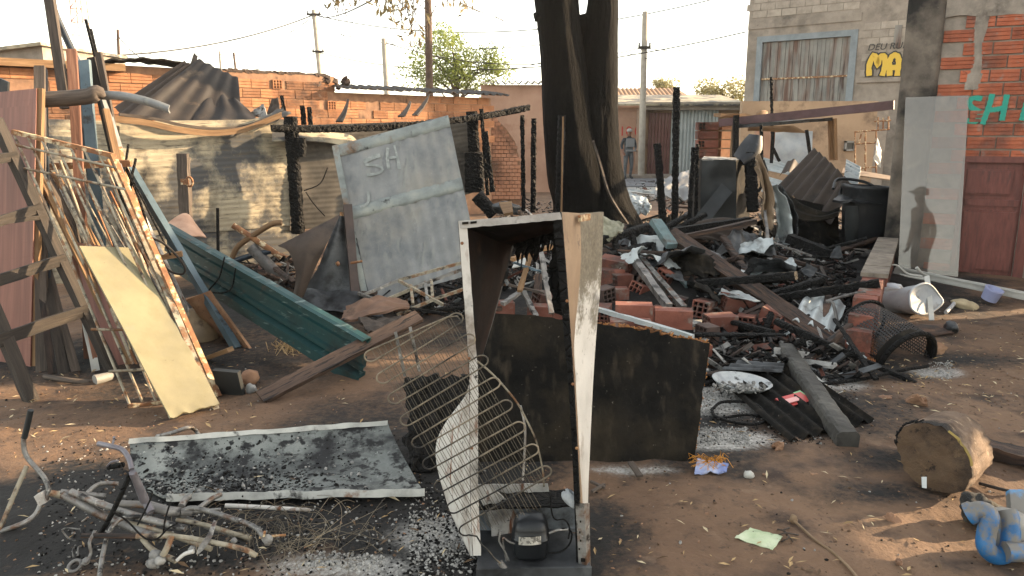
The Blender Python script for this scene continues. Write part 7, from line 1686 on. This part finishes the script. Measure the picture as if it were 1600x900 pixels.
mb = MB(); mb.rock(P(1533, 800, 2.85), .085, 4, .5, 0, None, (1.1, .8, .8)); solo('black_rag', mb, M('dirty_rag', ['#1d1d1f', '#3a3936', '#5c574c'], 12, rough=.95, bump=1.0, bdist=.03), 'crumpled black rag behind the blue pipe mouth', 'rag')

# ---- big timbers and charred log (middle right) -------------------------------------------
mb = MB(); mb.beam(P(1050, 366, 7.6), G(1322, 552, .02), .13, .09, 30, .004, roll=.5); solo('burnt_timber', mb, CHARWOOD, 'long half burnt brown timber slanting across the heap', 'timber')
mb = MB(); mb.char(G(1228, 548, .10), G(1325, 690, .05), .12, .12, step=.03, depth=.005, cell=.12); solo('charred_log', mb, M('ashen_charred_log', ['#23211f', '#3d3b37', '#5a5751'], 5, rough=.8, bump=.5, spots=[('#0d0c0b', 4, .55, .68)]), 'long charred round log lying on dark sheets', 'log')
corr([G(1130, 600, .05), G(1235, 690, .03), G(1365, 655, .04), G(1215, 550, .09)], CHARB, 'black corrugated sheet lying under the charred log', .13, .018, along='v', nv=8, nu=8)
corr([G(1128, 577, .10), G(1222, 582, .10), G(1226, 568, .12), G(1158, 563, .12)], GALVDARK, 'small dark corrugated strip above the burnt bowl', .075, .015, along='v', nv=4)
corr([P(1238, 500, 5.7), P(1305, 522, 5.4), P(1322, 475, 6.0), P(1262, 452, 6.4)], TIN, 'light grey corrugated scrap beside the brown timber', .13, .02, lambda u, v: .02 * noise.noise(V((u * 4, v * 3, 2))), along='u')
# bowl with ash
mb = MB(); mb.lathe(G(1157, 608, .04), (0.1, -.1, 1), [(.05, 0), (.13, .02), (.165, .05), (.172, .06), (.16, .058), (.12, .03), (0, .02)], 24, 0, 0, 1.1, .8); t = solo('burnt_bowl', mb, M('pale_burnt_bowl', ['#7f8386', '#a0a3a4', '#b6b8b6'], 9, rough=.7, bump=.5, spots=[('#1a1a1a', 7, .55, .62)]), 'pale burnt bowl full of ash on the dark sheets', 'bowl')
mb = MB()
for i in range(160): mb.rock(G(1157, 606, .085) + V((random.gauss(0, .07), random.gauss(0, .045), U(-.01, .02))), U(.004, .014), 1, .6, 0, None, (1, 1, .5), None, False)
solo('ash_lumps', mb, ASH, 'pale ash lumps in the burnt bowl', kind='stuff')
mb = MB(); mb.tube(smooth(GG([(1112, 640, .02), (1130, 628, .03), (1175, 630, .03), (1195, 645, .03), (1192, 660, .02), (1160, 662, .02), (1120, 652, .02), (1112, 640, .02)]), 40), .009, 6); mb.tube(smooth(GG([(1120, 655, .02), (1165, 648, .03), (1200, 652, .02)]), 10), .008, 6); solo('black_hose', mb, CHAR, 'loop of black hose on pale ash below the burnt bowl', 'hose')
mb = MB(); mb.box(G(1240, 625, .05), (.085, .03, .01), (-.02, .045, .01), (0, -.004, .006)); t = solo('red_packet', mb, plain('red_wrapper', '#b5403c', .4), 'red and green food packet on the dark sheets', 'packet')
m_ = MB(); m_.box(G(1253, 619, .056), (.025, .01, .004), (-.019, .043, .01), (0, -.004, .0062)); part(t, 'green_end', m_, plain('green_wrapper', '#7fae7a', .4)); m_ = MB(); m_.box(G(1238, 625, .059), (.04, .014, .005), (-.008, .018, .004), (0, -.002, .003)); part(t, 'pale_print', m_, plain('pale_wrapper', '#d39a95', .4))
for i, (q, lab) in enumerate((([(1270, 600), (1300, 585), (1288, 592), (1275, 580)], 'white torn card beside the charred log'), ([(1300, 618), (1318, 612), (1312, 600), (1305, 606)], 'small white torn card right of the charred log'))):
    m_ = MB(); a, b = G(*q[0], .03), G(*q[1], .03); m_.add([G(q[0][0], q[0][1], .02), G(q[1][0], q[1][1], .03), G(q[2][0] + 4, q[2][1] + 10, .02), G(q[3][0], q[3][1] + 6, .05)], [(0, 1, 2), (0, 2, 3)]); solo('white_card', m_, WHITE, lab, 'card')
# leaf litter pieces one can pick out on the right
mb = MB(); mb.quad(G(1148, 840, .01), G(1207, 859, .01), G(1223, 838, .02), G(1172, 824, .02), 10, 8, .003, 0, None, lambda u, v: .012 * noise.noise(V((u * 4, v * 4, 3)))); solo('green_paper', mb, M('printed_green_paper', ['#8fa07c', '#b0bb9a', '#c2c8ae'], 9, rough=.7, bump=.1, spots=[('#4d5a48', 10, .6, .7)]), 'pale green printed paper lying on the dirt', 'paper')
mb = MB(); mb.tube(smooth(GG([(1240, 814, .02), (1250, 822, .015), (1272, 842, .01), (1300, 862, .012), (1325, 885, .01), (1342, 905, .01)]), 24), .0055, 6); mb.rock(G(1240, 812, .02), .018, 2, .3, 0, None, (1.5, .9, .8)); solo('dry_stalk', mb, M('dry_stalk', ['#6a563f', '#85705a'], 8, rough=.9, bump=.2), 'long dry stalk with a knob lying on the dirt', 'stalk')
mb = MB()
for i in range(6): mb.tube(smooth([G(1228, 834, .02), G(1228 + U(-8, 8), 834 + U(-6, 6), .04), G(1228 + 20 * math.cos(i), 836 + 12 * math.sin(i), .005)], 6), .003, 4)
solo('dry_root', mb, GREYWOOD, 'small grey dry root beside the pale green paper', 'root')
mb = MB(); mb.quad(G(1085, 738, .02), G(1135, 738, .02), G(1138, 724, .05), G(1090, 716, .05), 8, 6, .01, 0, None, lambda u, v: .02 * noise.noise(V((u * 5, v * 4, 6)))); t = solo('torn_sack', mb, M('blue_white_sack', ['#4d5f9a', '#8f9abf', '#b9bdc9'], 8, rough=.6, bump=.3), 'torn blue and orange sack at the foot of the black board', 'sack')
m_ = MB()
for i in range(70):
    c = G(U(1084, 1132), U(712, 726), .05); m_.tube([c, c + V((U(-.03, .03), U(-.03, .03), U(0, .02))), c + V((U(-.05, .05), U(-.05, .05), -.02))], .0014, 3, False)
part(t, 'orange_fibres', m_, plain('orange_fibre', '#c98a35', .8), kind='stuff')
mb = MB(); mb.rock(G(1170, 742, .02), .022, 2, .4); solo('paper_ball', mb, WHITE, 'tiny crumpled white paper right of the torn sack', 'paper')
for px, py, s, lab in ((1380, 622, .05, 'tan stone right of the burnt sheets'), (1430, 630, .07, 'flat pale stone on the dirt before the drum'), (1215, 700, .05, 'flat brown stone below the burnt sheets'), (1270, 742, .035, 'small dark clod in the middle of the dirt'), (1462, 548, .07, 'grey stone touching the drum end'), (1405, 878, .02, 'small pale pebble near the sunlit patch'), (1395, 815, .03, 'reddish chip on the dirt below the log')):
    m_ = MB(); m_.rock(G(px, py, s * .2), s * .8, 3, .7, 0, None, (1.3, .9, .5), None, False); solo('stone', m_, MORTARO, lab, 'stone')
# ================================================================== THE HEAP
# loose hollow bricks, each with open cells
def hollow_brick(c, a, b, d, mat=BRICKL, label=None, L_=.28, Wd=.14, Hh=.14, group='loose hollow bricks in the heap', cells=3):
    """a: long axis (bored along it); open cells at both ends"""
    a, b, d = V(a).normalized(), V(b).normalized(), V(d).normalized(); c = V(c); m_ = MB(); th = .011
    for s in (-1, 1):
        m_.box(c + b * s * (Wd / 2 - th / 2), a * L_ / 2, b * th / 2, d * Hh / 2); m_.box(c + d * s * (Hh / 2 - th / 2), a * L_ / 2 * .999, b * (Wd / 2 - th), d * th / 2)
    for k in range(1, cells):
        m_.box(c + b * (-Wd / 2 + Wd * k / cells), a * L_ / 2 * .995, b * th * .4, d * (Hh / 2 - th)); m_.box(c + d * (-Hh / 2 + Hh * k / cells), a * L_ / 2 * .99, b * (Wd / 2 - th) , d * th * .4)
    m_.box(c, a * L_ * .3, b * (Wd / 2 - th), d * (Hh / 2 - th), 1)
    return solo('hollow_brick', m_, [mat, CHARB], label, 'brick', group)
X, Yv, Z = V((1, 0, 0)), V((0, 1, 0)), V((0, 0, 1))
def rotz(v, a): return Matrix.Rotation(a, 3, 'Z') @ V(v)
def hb(px, py, Y, yaw, label, pitch=0.0, roll=0.0, mat=BRICKL, **k):
    m = Matrix.Rotation(yaw, 3, 'Z') @ Matrix.Rotation(pitch, 3, 'Y') @ Matrix.Rotation(roll, 3, 'X')
    return hollow_brick(P(px, py, Y * .965), m @ X, m @ Yv, m @ Z, mat, label, **k)
hb(990, 488, 5.75, -.12, 'left brick of the red pair lying end to end above the black board')
hb(1052, 497, 5.7, -.16, 'right brick of the red pair lying end to end above the black board')
hb(962, 415, 7.0, -.5, 'dusty brick topmost behind the refrigerator panel', .1, .2)
hb(950, 432, 6.9, .1, 'red brick behind the refrigerator panel below the dusty one')
hb(963, 462, 6.6, .05, 'square red brick face behind the refrigerator panel', L_=.2)
hb(972, 440, 6.8, .3, 'broken brick between the square one and the pipes', L_=.16)
hb(998, 455, 6.7, .8, 'small red brick shard beside the two pipes', .3, .3, L_=.14)
hb(940, 490, 6.1, 1.3, 'open ended brick right against the refrigerator panel', L_=.2, cells=4)
hb(1150, 476, 6.4, .25, 'clean red brick tilted up under the brown timber', .2, .25)
hb(1125, 505, 5.9, .2, 'red brick with pale top below the tilted one', 0, .05, L_=.24)
hb(1166, 505, 6.1, 1.1, 'small red brick half behind the pale topped one', L_=.15)
hb(1100, 482, 6.2, 1.0, 'pale ended brick left of the tilted red one', .1, .1, BRICKL, L_=.22)
hb(1192, 500, 6.2, .1, 'grey sooty brick under the brown timber', mat=M('sooty_brick', ['#2d2421', '#4a3a34', '#5f4b42'], 5, rough=.9, bump=.3))
hb(1215, 500, 6.1, -.62, 'upper brick of the row lying along the brown timber', .32)
hb(1238, 522, 5.9, -.62, 'lower brick of the row lying along the brown timber', .32)
hb(1075, 422, 7.3, .9, 'hollow brick showing open cells in the middle of the heap', .35, .35, cells=3, L_=.2)
hb(1085, 445, 7.0, .95, 'lower sooty brick showing dark open cells', .4, .3, mat=M('sooty_brick', ['#fff', '#fff']), L_=.24)
hb(1105, 522, 5.6, .4, 'broken open brick beside the black board corner', L_=.12, mat=M('sooty_brick', ['#fff', '#fff']))
hb(850, 470, 6.3, .5, 'red brick seen through the refrigerator', .2, .2, L_=.18)
hb(845, 490, 6.0, -.2, 'lower red brick seen through the refrigerator', L_=.2)
hb(868, 492, 6.0, .3, 'red brick chip right side inside the refrigerator opening', L_=.12)
hb(787, 484, 6.1, .2, 'red brick chip behind the left refrigerator panel', L_=.16)
hb(985, 505, 5.5, -.1, 'thin brick edge lying before the red pair', 0, 0, L_=.3, Hh=.05)
hb(1095, 545, 5.2, .3, 'small dark red chip right of the black board', L_=.1, Hh=.08)
hb(1210, 458, 7.2, .0, 'first of the open bricks in the row behind the brown timber', 0, 0, L_=.2)
hb(1238, 460, 7.2, math.pi / 2, 'second open brick in the row behind the brown timber', L_=.2)
hb(1200, 452, 7.4, math.pi / 2, 'sooty open brick at the row end behind the brown timber', L_=.2, mat=M('sooty_brick', ['#fff', '#fff']))
# timbers, pipes, sheets one can pick out
def bm(a, b, w_, h_, mat, label, name='plank', cat='plank', seg=8, jit=.004, g=None, roll=0.0):
    m_ = MB(); m_.beam(P(a[0], a[1], a[2] * .965), P(b[0], b[1], b[2] * .965), w_, h_, seg, jit, roll=roll); return solo(name, m_, mat, label, cat, g)
t = thing('charred_ladder', 'charred black ladder lying across the heap right of the refrigerator', 'ladder', P(990, 380, 7.6))
for a, b in (((930, 378, 7.3), (1030, 350, 8.2)), ((925, 408, 7.0), (1035, 378, 7.9))):
    m_ = MB(); m_.char(P(*a), P(*b), .10, .09, depth=.006); part(t, 'stile', m_, CHAR)
for k in range(3):
    a, b = lerp(V((960, 372, 7.5)), V((1015, 355, 8.0)), k / 2), lerp(V((965, 398, 7.3)), V((1020, 382, 7.8)), k / 2); m_ = MB(); m_.char(P(*a), P(*b), .07, .06, depth=.006); part(t, 'rung', m_, CHAR)
bm((1024, 345, 7.9), (1050, 385, 7.6), .12, .06, M('flaked_teal_wood', ['#3d4848', '#5d7072', '#4a372a'], 6, rough=.8, bump=.4), 'flaked blue grey wooden piece leaning on the charred ladder', 'painted_plank')
bm((988, 402, 7.0), (1045, 480, 6.0), .06, .06, GREYTUBE, 'grey pipe nearest the refrigerator, sloping down the heap', 'pipe', 'pipe')
bm((1002, 405, 7.1), (1068, 482, 6.1), .05, .05, PALEMETAL, 'second pipe parallel to the grey one', 'pipe', 'pipe')
bm((1000, 400, 7.6), (1050, 424, 7.3), .02, .015, TIN, 'thin bright strip beside the pipes', 'strip', 'strip')
bm((1042, 405, 7.3), (1075, 448, 6.8), .05, .03, M('flaked_teal_wood', ['#fff', '#fff']), 'teal grey lath pointing at the open cells', 'lath', 'lath')
bm((930, 482, 5.8), (1082, 526, 5.0), .035, .03, TIN, 'long pale metal bar lying above the black board edge', 'metal_bar', 'bar')
bm((1050, 362, 8.2), (1170, 344, 8.6), .07, .07, CHAR, 'charred pole lying toward the dark appliance', 'pole', 'pole')
bm((1060, 372, 8.0), (1180, 346, 8.4), .06, .05, CHARWOOD, 'brown charred pole just below the black one', 'pole', 'pole')
bm((1200, 378, 8.4), (1195, 330, 8.8), .03, .03, GREYTUBE, 'thin grey bar standing by the appliance', 'bar', 'bar')
bm((1070, 400, 7.8), (1320, 402, 8.3), .025, .02, CHAR, 'long thin black bar lying across the burnt floor', 'bar', 'bar')
bm((1205, 378, 8.2), (1268, 400, 8.0), .02, .02, GREYTUBE, 'thin wire rod across the burnt floor', 'bar', 'bar')
bm((1232, 372, 9.0), (1300, 398, 8.6), .12, .10, CHAR, 'thick charred beam inside the wrecked shed', 'beam', 'beam')
corr([P(1050, 385, 8.2), P(1120, 380, 8.4), P(1175, 350, 8.8), P(1080, 350, 8.8)], BROWNIRON, 'dark curved sheet behind the brown timber top', .16, .02, lambda u, v: .08 * math.sin(math.pi * u), along='v')
corr([P(1105, 410, 7.8), P(1175, 418, 7.6), P(1165, 372, 8.2), P(1130, 380, 8.2)], GALVDARK, 'grey curved sheet hump beside the brown timber', .16, .012, lambda u, v: .14 * math.sin(math.pi * u), along='u')
corr([P(1086, 425, 7.3), P(1140, 450, 6.8), P(1150, 432, 7.1), P(1100, 405, 7.6)], CHARB, 'black corrugated piece below the brown timber', .07, .012, along='v')
for lab, q, mt in (('pale flat sheet right of the brown timber', [(1152, 420, 7.7), (1215, 446, 7.2), (1214, 424, 7.7), (1148, 418, 7.9)], TIN), ('small pale sheet on the burnt floor', [(1220, 412, 8.0), (1245, 415, 7.9), (1238, 402, 8.1), (1218, 404, 8.2)], TIN), ('torn pale sheet at the top of the tilted brick', [(1122, 460, 6.6), (1188, 470, 6.4), (1160, 456, 6.8), (1128, 452, 6.9)], TIN), ('dark tilted square on the burnt floor', [(1250, 425, 7.7), (1268, 435, 7.5), (1278, 420, 7.7), (1262, 412, 7.8)], STOVE), ('dark square leaning near the trash bin', [(1296, 402, 8.4), (1318, 404, 8.3), (1312, 384, 8.5), (1306, 384, 8.6)], STOVE), ('pale twisted sheet edge behind the brown timber', [(1040, 398, 7.8), (1080, 402, 7.6), (1072, 392, 7.9), (1056, 390, 8.0)], CREAMPAINT), ('grey plate low in the heap centre', [(1040, 430, 7.0), (1070, 440, 6.9), (1065, 425, 7.2), (1040, 418, 7.3)], GALVDARK), ('large dark lid behind the brown timber', [(1180, 395, 8.2), (1215, 402, 8.1), (1208, 380, 8.5), (1190, 376, 8.6)], STOVE)):
    m_ = MB(); m_.quad(*[P(k[0], k[1], k[2] * .93) for k in q], 8, 8, .008, 0, None, lambda u, v: .03 * noise.noise(V((u * 4, v * 4, len(lab))))); solo('scrap_sheet', m_, mt, lab, 'sheet')
# seen through the refrigerator
for a, b, w_, mt, lab in (((800, 405, 6.0), (862, 385, 6.3), .05, PALEWOOD, 'tan stick across the upper refrigerator opening'), ((828, 400, 6.3), (812, 455, 6.0), .04, PALEWOOD, 'tan stick standing in the refrigerator opening'), ((802, 410, 6.2), (850, 426, 6.2), .03, BLUEPAINT, 'pale blue lath in the refrigerator opening'), ((845, 392, 6.0), (862, 490, 5.6), .04, GREYTUBE, 'grey tube standing right in the refrigerator opening'), ((785, 475, 5.9), (815, 455, 6.1), .04, GREYTUBE, 'grey tube low left in the refrigerator opening'), ((818, 455, 6.1), (838, 495, 5.8), .04, PALEMETAL, 'pale tube slanting down in the refrigerator opening'), ((795, 445, 6.2), (850, 458, 6.2), .03, GREYWOOD, 'grey lath crossing the refrigerator opening'), ((842, 430, 6.6), (838, 470, 6.4), .06, CHARWOOD, 'brown charred board behind the refrigerator opening')):
    bm(a, b, w_, w_ * .6, mt, lab, 'stick', 'stick')
for q, lab, mt in (([(800, 418, 6.6), (828, 412, 6.6), (826, 398, 6.8), (808, 402, 6.8)], 'white scrap in the refrigerator opening', WHITE), ([(825, 385, 6.9), (848, 386, 6.9), (842, 376, 7.1), (828, 380, 7.1)], 'pale ribbed scrap at the top of the refrigerator opening', TIN)):
    m_ = MB(); m_.quad(*[P(*k) for k in q], 4, 4, .01); solo('scrap_sheet', m_, mt, lab, 'sheet')
mb = MB(); mb.quad(P(780, 320, 8.2), P(800, 318, 8.2), P(802, 335, 7.8), P(788, 338, 7.8), 3, 3, .03); solo('wood_block', mb, PALEWOOD, 'pale wood block on the rubble above the refrigerator', 'block')
mb = MB(); mb.rock(P(790, 325, 8.4), .12, 3, .4, 0, None, (1.4, 1, .6)); solo('burnt_bundle', mb, GALVDARK, 'grey burnt bundle behind the refrigerator top left', 'bundle')
# charred pieces scattered in the heap: alike, kept as one group
GCH = 'short charred sticks in the burnt heap'
nst = 0
protos = []
for k in range(6):
    m_ = MB(); L_ = U(.5, 1.0); m_.char((-L_ / 2, 0, 0), (L_ / 2, 0, 0), U(.04, .08), U(.03, .06), step=.04, depth=.006, n=8, taper=U(.5, 1)); protos.append(mesh_of(m_, 'charred_stick', CHAR if k % 3 else CHARWOOD, (0, 0, 0)))
SLABEL = 'short charred stick lying in the burnt heap'
HEAPQ = [((950, 1330), (370, 470), 28), ((780, 960), (345, 400), 18), ((1010, 1400), (300, 360), 26), ((560, 760), (440, 500), 10), ((1080, 1340), (500, 560), 10), ((350, 450), (400, 470), 10)]
HLAB = ['in the heap between the refrigerator and the low brick wall', 'in the heap seen behind the refrigerator top', 'before the wrecked shed', 'below the big gate leaf', 'beside the dark corrugated strips', 'in front of the fibre cement fence']
for q_, ((x0, x1), (y0, y1), n) in enumerate(HEAPQ):
    for i in range(n):
        g = G(U(x0, x1), U(y0, y1), .12); o = bpy.data.objects.new('charred_stick', protos[random.randrange(6)])
        o.location = (g.x, g.y, hgt(g.x, g.y) + U(.02, .16)); o.rotation_euler = (U(-.3, .3), U(-.35, .35), U(0, 6.3)); s = U(.6, 1.15); o.scale = (s, s, s)
        COL.objects.link(o); tag(o, 'short charred stick lying ' + HLAB[q_], 'stick', 'short charred sticks ' + HLAB[q_]); nst += 1
# crumpled sheets, half burnt beams and more bricks, alike
for k in range(36):
    px, py = (U(960, 1310), U(350, 480)) if k < 27 else (U(1040, 1380), U(310, 360)); g = G(px, py, .2); m_ = MB(); s = U(.12, .24); a0 = U(0, 6.3); tl = U(.1, .9); sd_ = R() * 50
    ea, eb = V((math.cos(a0), math.sin(a0), U(-.2, .2))), V((-math.sin(a0) * math.cos(tl), math.cos(a0) * math.cos(tl), math.sin(tl))); cu = U(.1, .5)
    c_ = V((g.x, g.y, hgt(g.x, g.y) + .12))
    m_.surf(lambda u, v: c_ + ea * (s * (u - .5) * 2.2) + eb * (s * v * 1.5 - .05) + ea.cross(eb) * (cu * s * math.sin(math.pi * u) + .25 * s * noise.noise(V((u * 3 + sd_, v * 3, 1))) + .1 * s * noise.noise(V((u * 9 + sd_, v * 9, 1)))), 22, 16, .004)
    solo('crumpled_sheet', m_, (GALVDARK, CHARB, IRON, GALVDARK, TIN, CHARB)[k % 6], 'crumpled burnt metal sheet in the rubble heap', 'sheet', 'crumpled burnt sheets in the rubble heap')
for k in range(16):
    px, py = U(960, 1190), U(340, 480); g = G(px, py, .2); L_ = U(.5, 1.1); a0 = U(-.7, .7) + (math.pi / 2 if k % 3 == 0 else 0); d_b = V((math.cos(a0), math.sin(a0), U(-.05, .45))).normalized() * L_
    c_ = V((g.x, g.y, hgt(g.x, g.y) + .05)); m_ = MB(); m_.char(c_, c_ + d_b, U(.05, .1), U(.05, .08), step=.03, depth=.007, n=10)
    solo('burnt_beam', m_, CHAR if k % 3 else CHARWOOD, 'half burnt beam sticking out of the rubble heap', 'beam', 'half burnt beams sticking out of the rubble heap')
for k in range(10):
    px, py = (U(935, 1120), U(420, 510)) if k < 10 else (U(1110, 1320), U(440, 540)); g = G(px, py, .12); q_ = Matrix.Rotation(U(0, 6.3), 3, 'Z') @ Matrix.Rotation(U(-.6, .6), 3, 'X')
    hollow_brick(V((g.x, g.y, hgt(g.x, g.y) + .06)), q_ @ X, q_ @ Yv, q_ @ Z, BRICKL if k % 3 else M('sooty_brick', ['#fff', '#fff']), 'broken brick half sunk in the rubble heap', L_=U(.08, .2), group='broken bricks half sunk in the rubble heap')
# uncountable rubble, ash, leaves
def scatter(n, region, size, shapes, mats, name, label, weights=None, lift=(0, .02), flat=.5, aspect=(1, 3)):
    m_ = MB()
    for i in range(n):
        (x0, x1), (y0, y1) = random.choices(region, [w_[2] for w_ in region])[0][:2] if len(region[0]) > 2 else random.choice(region)
        px, py = U(x0, x1), U(y0, y1); g = G(px, py); z = hgt(g.x, g.y) if (-7 < g.x < 8 and 0 < g.y < 16) else 0
        s = U(*size) * (1 + .5 * R() * R()); c = V((g.x, g.y, z + U(*lift) + s * .15)); mi = random.choices(range(len(mats)), weights)[0]
        rt = (Matrix.Rotation(U(0, 6.3), 3, 'Z') @ Matrix.Rotation(U(-flat, flat), 3, 'X') @ Matrix.Rotation(U(-flat, flat), 3, 'Y'))
        if shapes == 'box':
            k = U(*aspect); n0 = len(m_.v); m_.box(c, rt @ V((s * k, 0, 0)), rt @ V((0, s * U(.25, .9), 0)), rt @ V((0, 0, s * U(.06, .3))), mi)
            for q in range(n0, len(m_.v)): m_.v[q] = tuple(x + U(-.3, .3) * s for x in m_.v[q])
        elif shapes == 'leaf':
            a, b = rt @ V((s, 0, 0)), rt @ V((0, s * U(.12, .3), 0)); up = V((0, 0, s * U(0, .25)))
            m_.add([c - a, c - b + up, c + a + up * .4, c + b + up], [(0, 1, 2, 3)], mi)
        else: m_.rock(c, s, 1 if s < .03 else 2, .5, mi, None, (1, U(.6, 1), U(.4, .8)), None, False)
    return solo(name, m_, mats, label, kind='stuff')
heap = [((930, 1330), (365, 480), 6), ((1040, 1400), (285, 365), 4), ((770, 930), (315, 480), 3), ((1085, 1340), (470, 600), 3), ((540, 760), (430, 500), 1.5), ((340, 460), (395, 480), 1.2), ((960, 1320), (285, 320), 2)]
scatter(6500, heap, (.006, .027), 'box', [CHAR, CHARWOOD, GALVDARK, TIN, BRICKL, GREYWOOD, ASH], 'rubble', 'burnt rubble of charred wood, tin and brick chips', [9, 3, 1.6, .35, .9, 1.2, 2.0], (0, .10), .9, (1, 7))
scatter(5200, heap, (.008, .025), 'rock', [CHAR, ASH, MORTARO, BRICKL], 'charcoal_debris', 'charcoal and ash crumbs over the heap', [5, 2.4, 1, .4], (0, .03))
front = [((0, 1600), (560, 900), 5), ((1080, 1600), (470, 650), 3), ((0, 420), (540, 700), 1.6)]
scatter(2200, front, (.003, .008), 'rock', [CHAR, MORTARO, ASH, M('earth_clod', ['#4a3829', '#614b39'], 5, rough=.95, bump=.3)], 'small_stones', 'small stones and clods on the bare earth', [1, 1.5, .5, 5], (-.004, .001))
scatter(1300, front + [((1350, 1600), (470, 620), 2)], (.008, .026), 'leaf', [STRAW, M('pale_leaf', ['#a89878', '#c0b294'], 4, rough=.9, bump=0), M('brown_leaf', ['#4a3828', '#65503a'], 4, rough=.9, bump=0)], 'leaf_litter', 'dry leaves scattered on the dirt', [3, 1.4, 3], (.002, .012), .3)
soot = [((60, 760), (690, 900), 5), ((640, 760), (760, 900), 2), ((1090, 1340), (560, 700), 3)]
scatter(6000, soot, (.002, .008), 'rock', [CHAR, ASH, M('white_ash_flake', ['#807e7a', '#a3a19c'], 9, rough=.95, bump=.2)], 'charcoal_crumbs', 'charcoal and ash crumbs on the sooty ground', [5, 1.4, .8], (-.003, .001))
scatter(1800, [((480, 600), (868, 890), 1.6), ((640, 730), (800, 880), 2), ((1090, 1150), (605, 650), 3), ((1085, 1170), (670, 700), 3), ((1450, 1490), (565, 592), 1)], (.002, .007), 'rock', [M('white_ash_flake', ['#fff', '#fff']), ASH], 'ash_flakes', 'white ash flakes lying in patches', [3, 1], (0, .008))
# straw tuft lit under the teal channel
mb = MB()
for i in range(90):
    c = G(random.gauss(452, 14), random.gauss(546, 5), .01); mb.tube([c, c + V((U(-.06, .06), U(-.05, .05), U(.0, .07)))], .0025, 3, False)
solo('straw', mb, STRAW, 'dry straw wisps lying under the teal channel', kind='stuff')
# ------------------------------------------------------------------ smoky evening air
mb = MB(); mb.box((0, 300, 5.5), (900, 0, 0), (0, 1300, 0), (0, 0, 8.5))
hm = bpy.data.materials.new('smoky_air'); hm.use_nodes = True
N = hm.node_tree.nodes; L = hm.node_tree.links; N.remove(N["Principled BSDF"])
pv = N.new("ShaderNodeVolumePrincipled"); pv.inputs["Color"].default_value = (1.0, .97, .92, 1); pv.inputs["Density"].default_value = .0005; pv.inputs["Anisotropy"].default_value = .3
L.new(pv.outputs[0], N["Material Output"].inputs["Volume"])
solo('haze', mb, hm, 'thin smoky evening haze', kind='stuff')
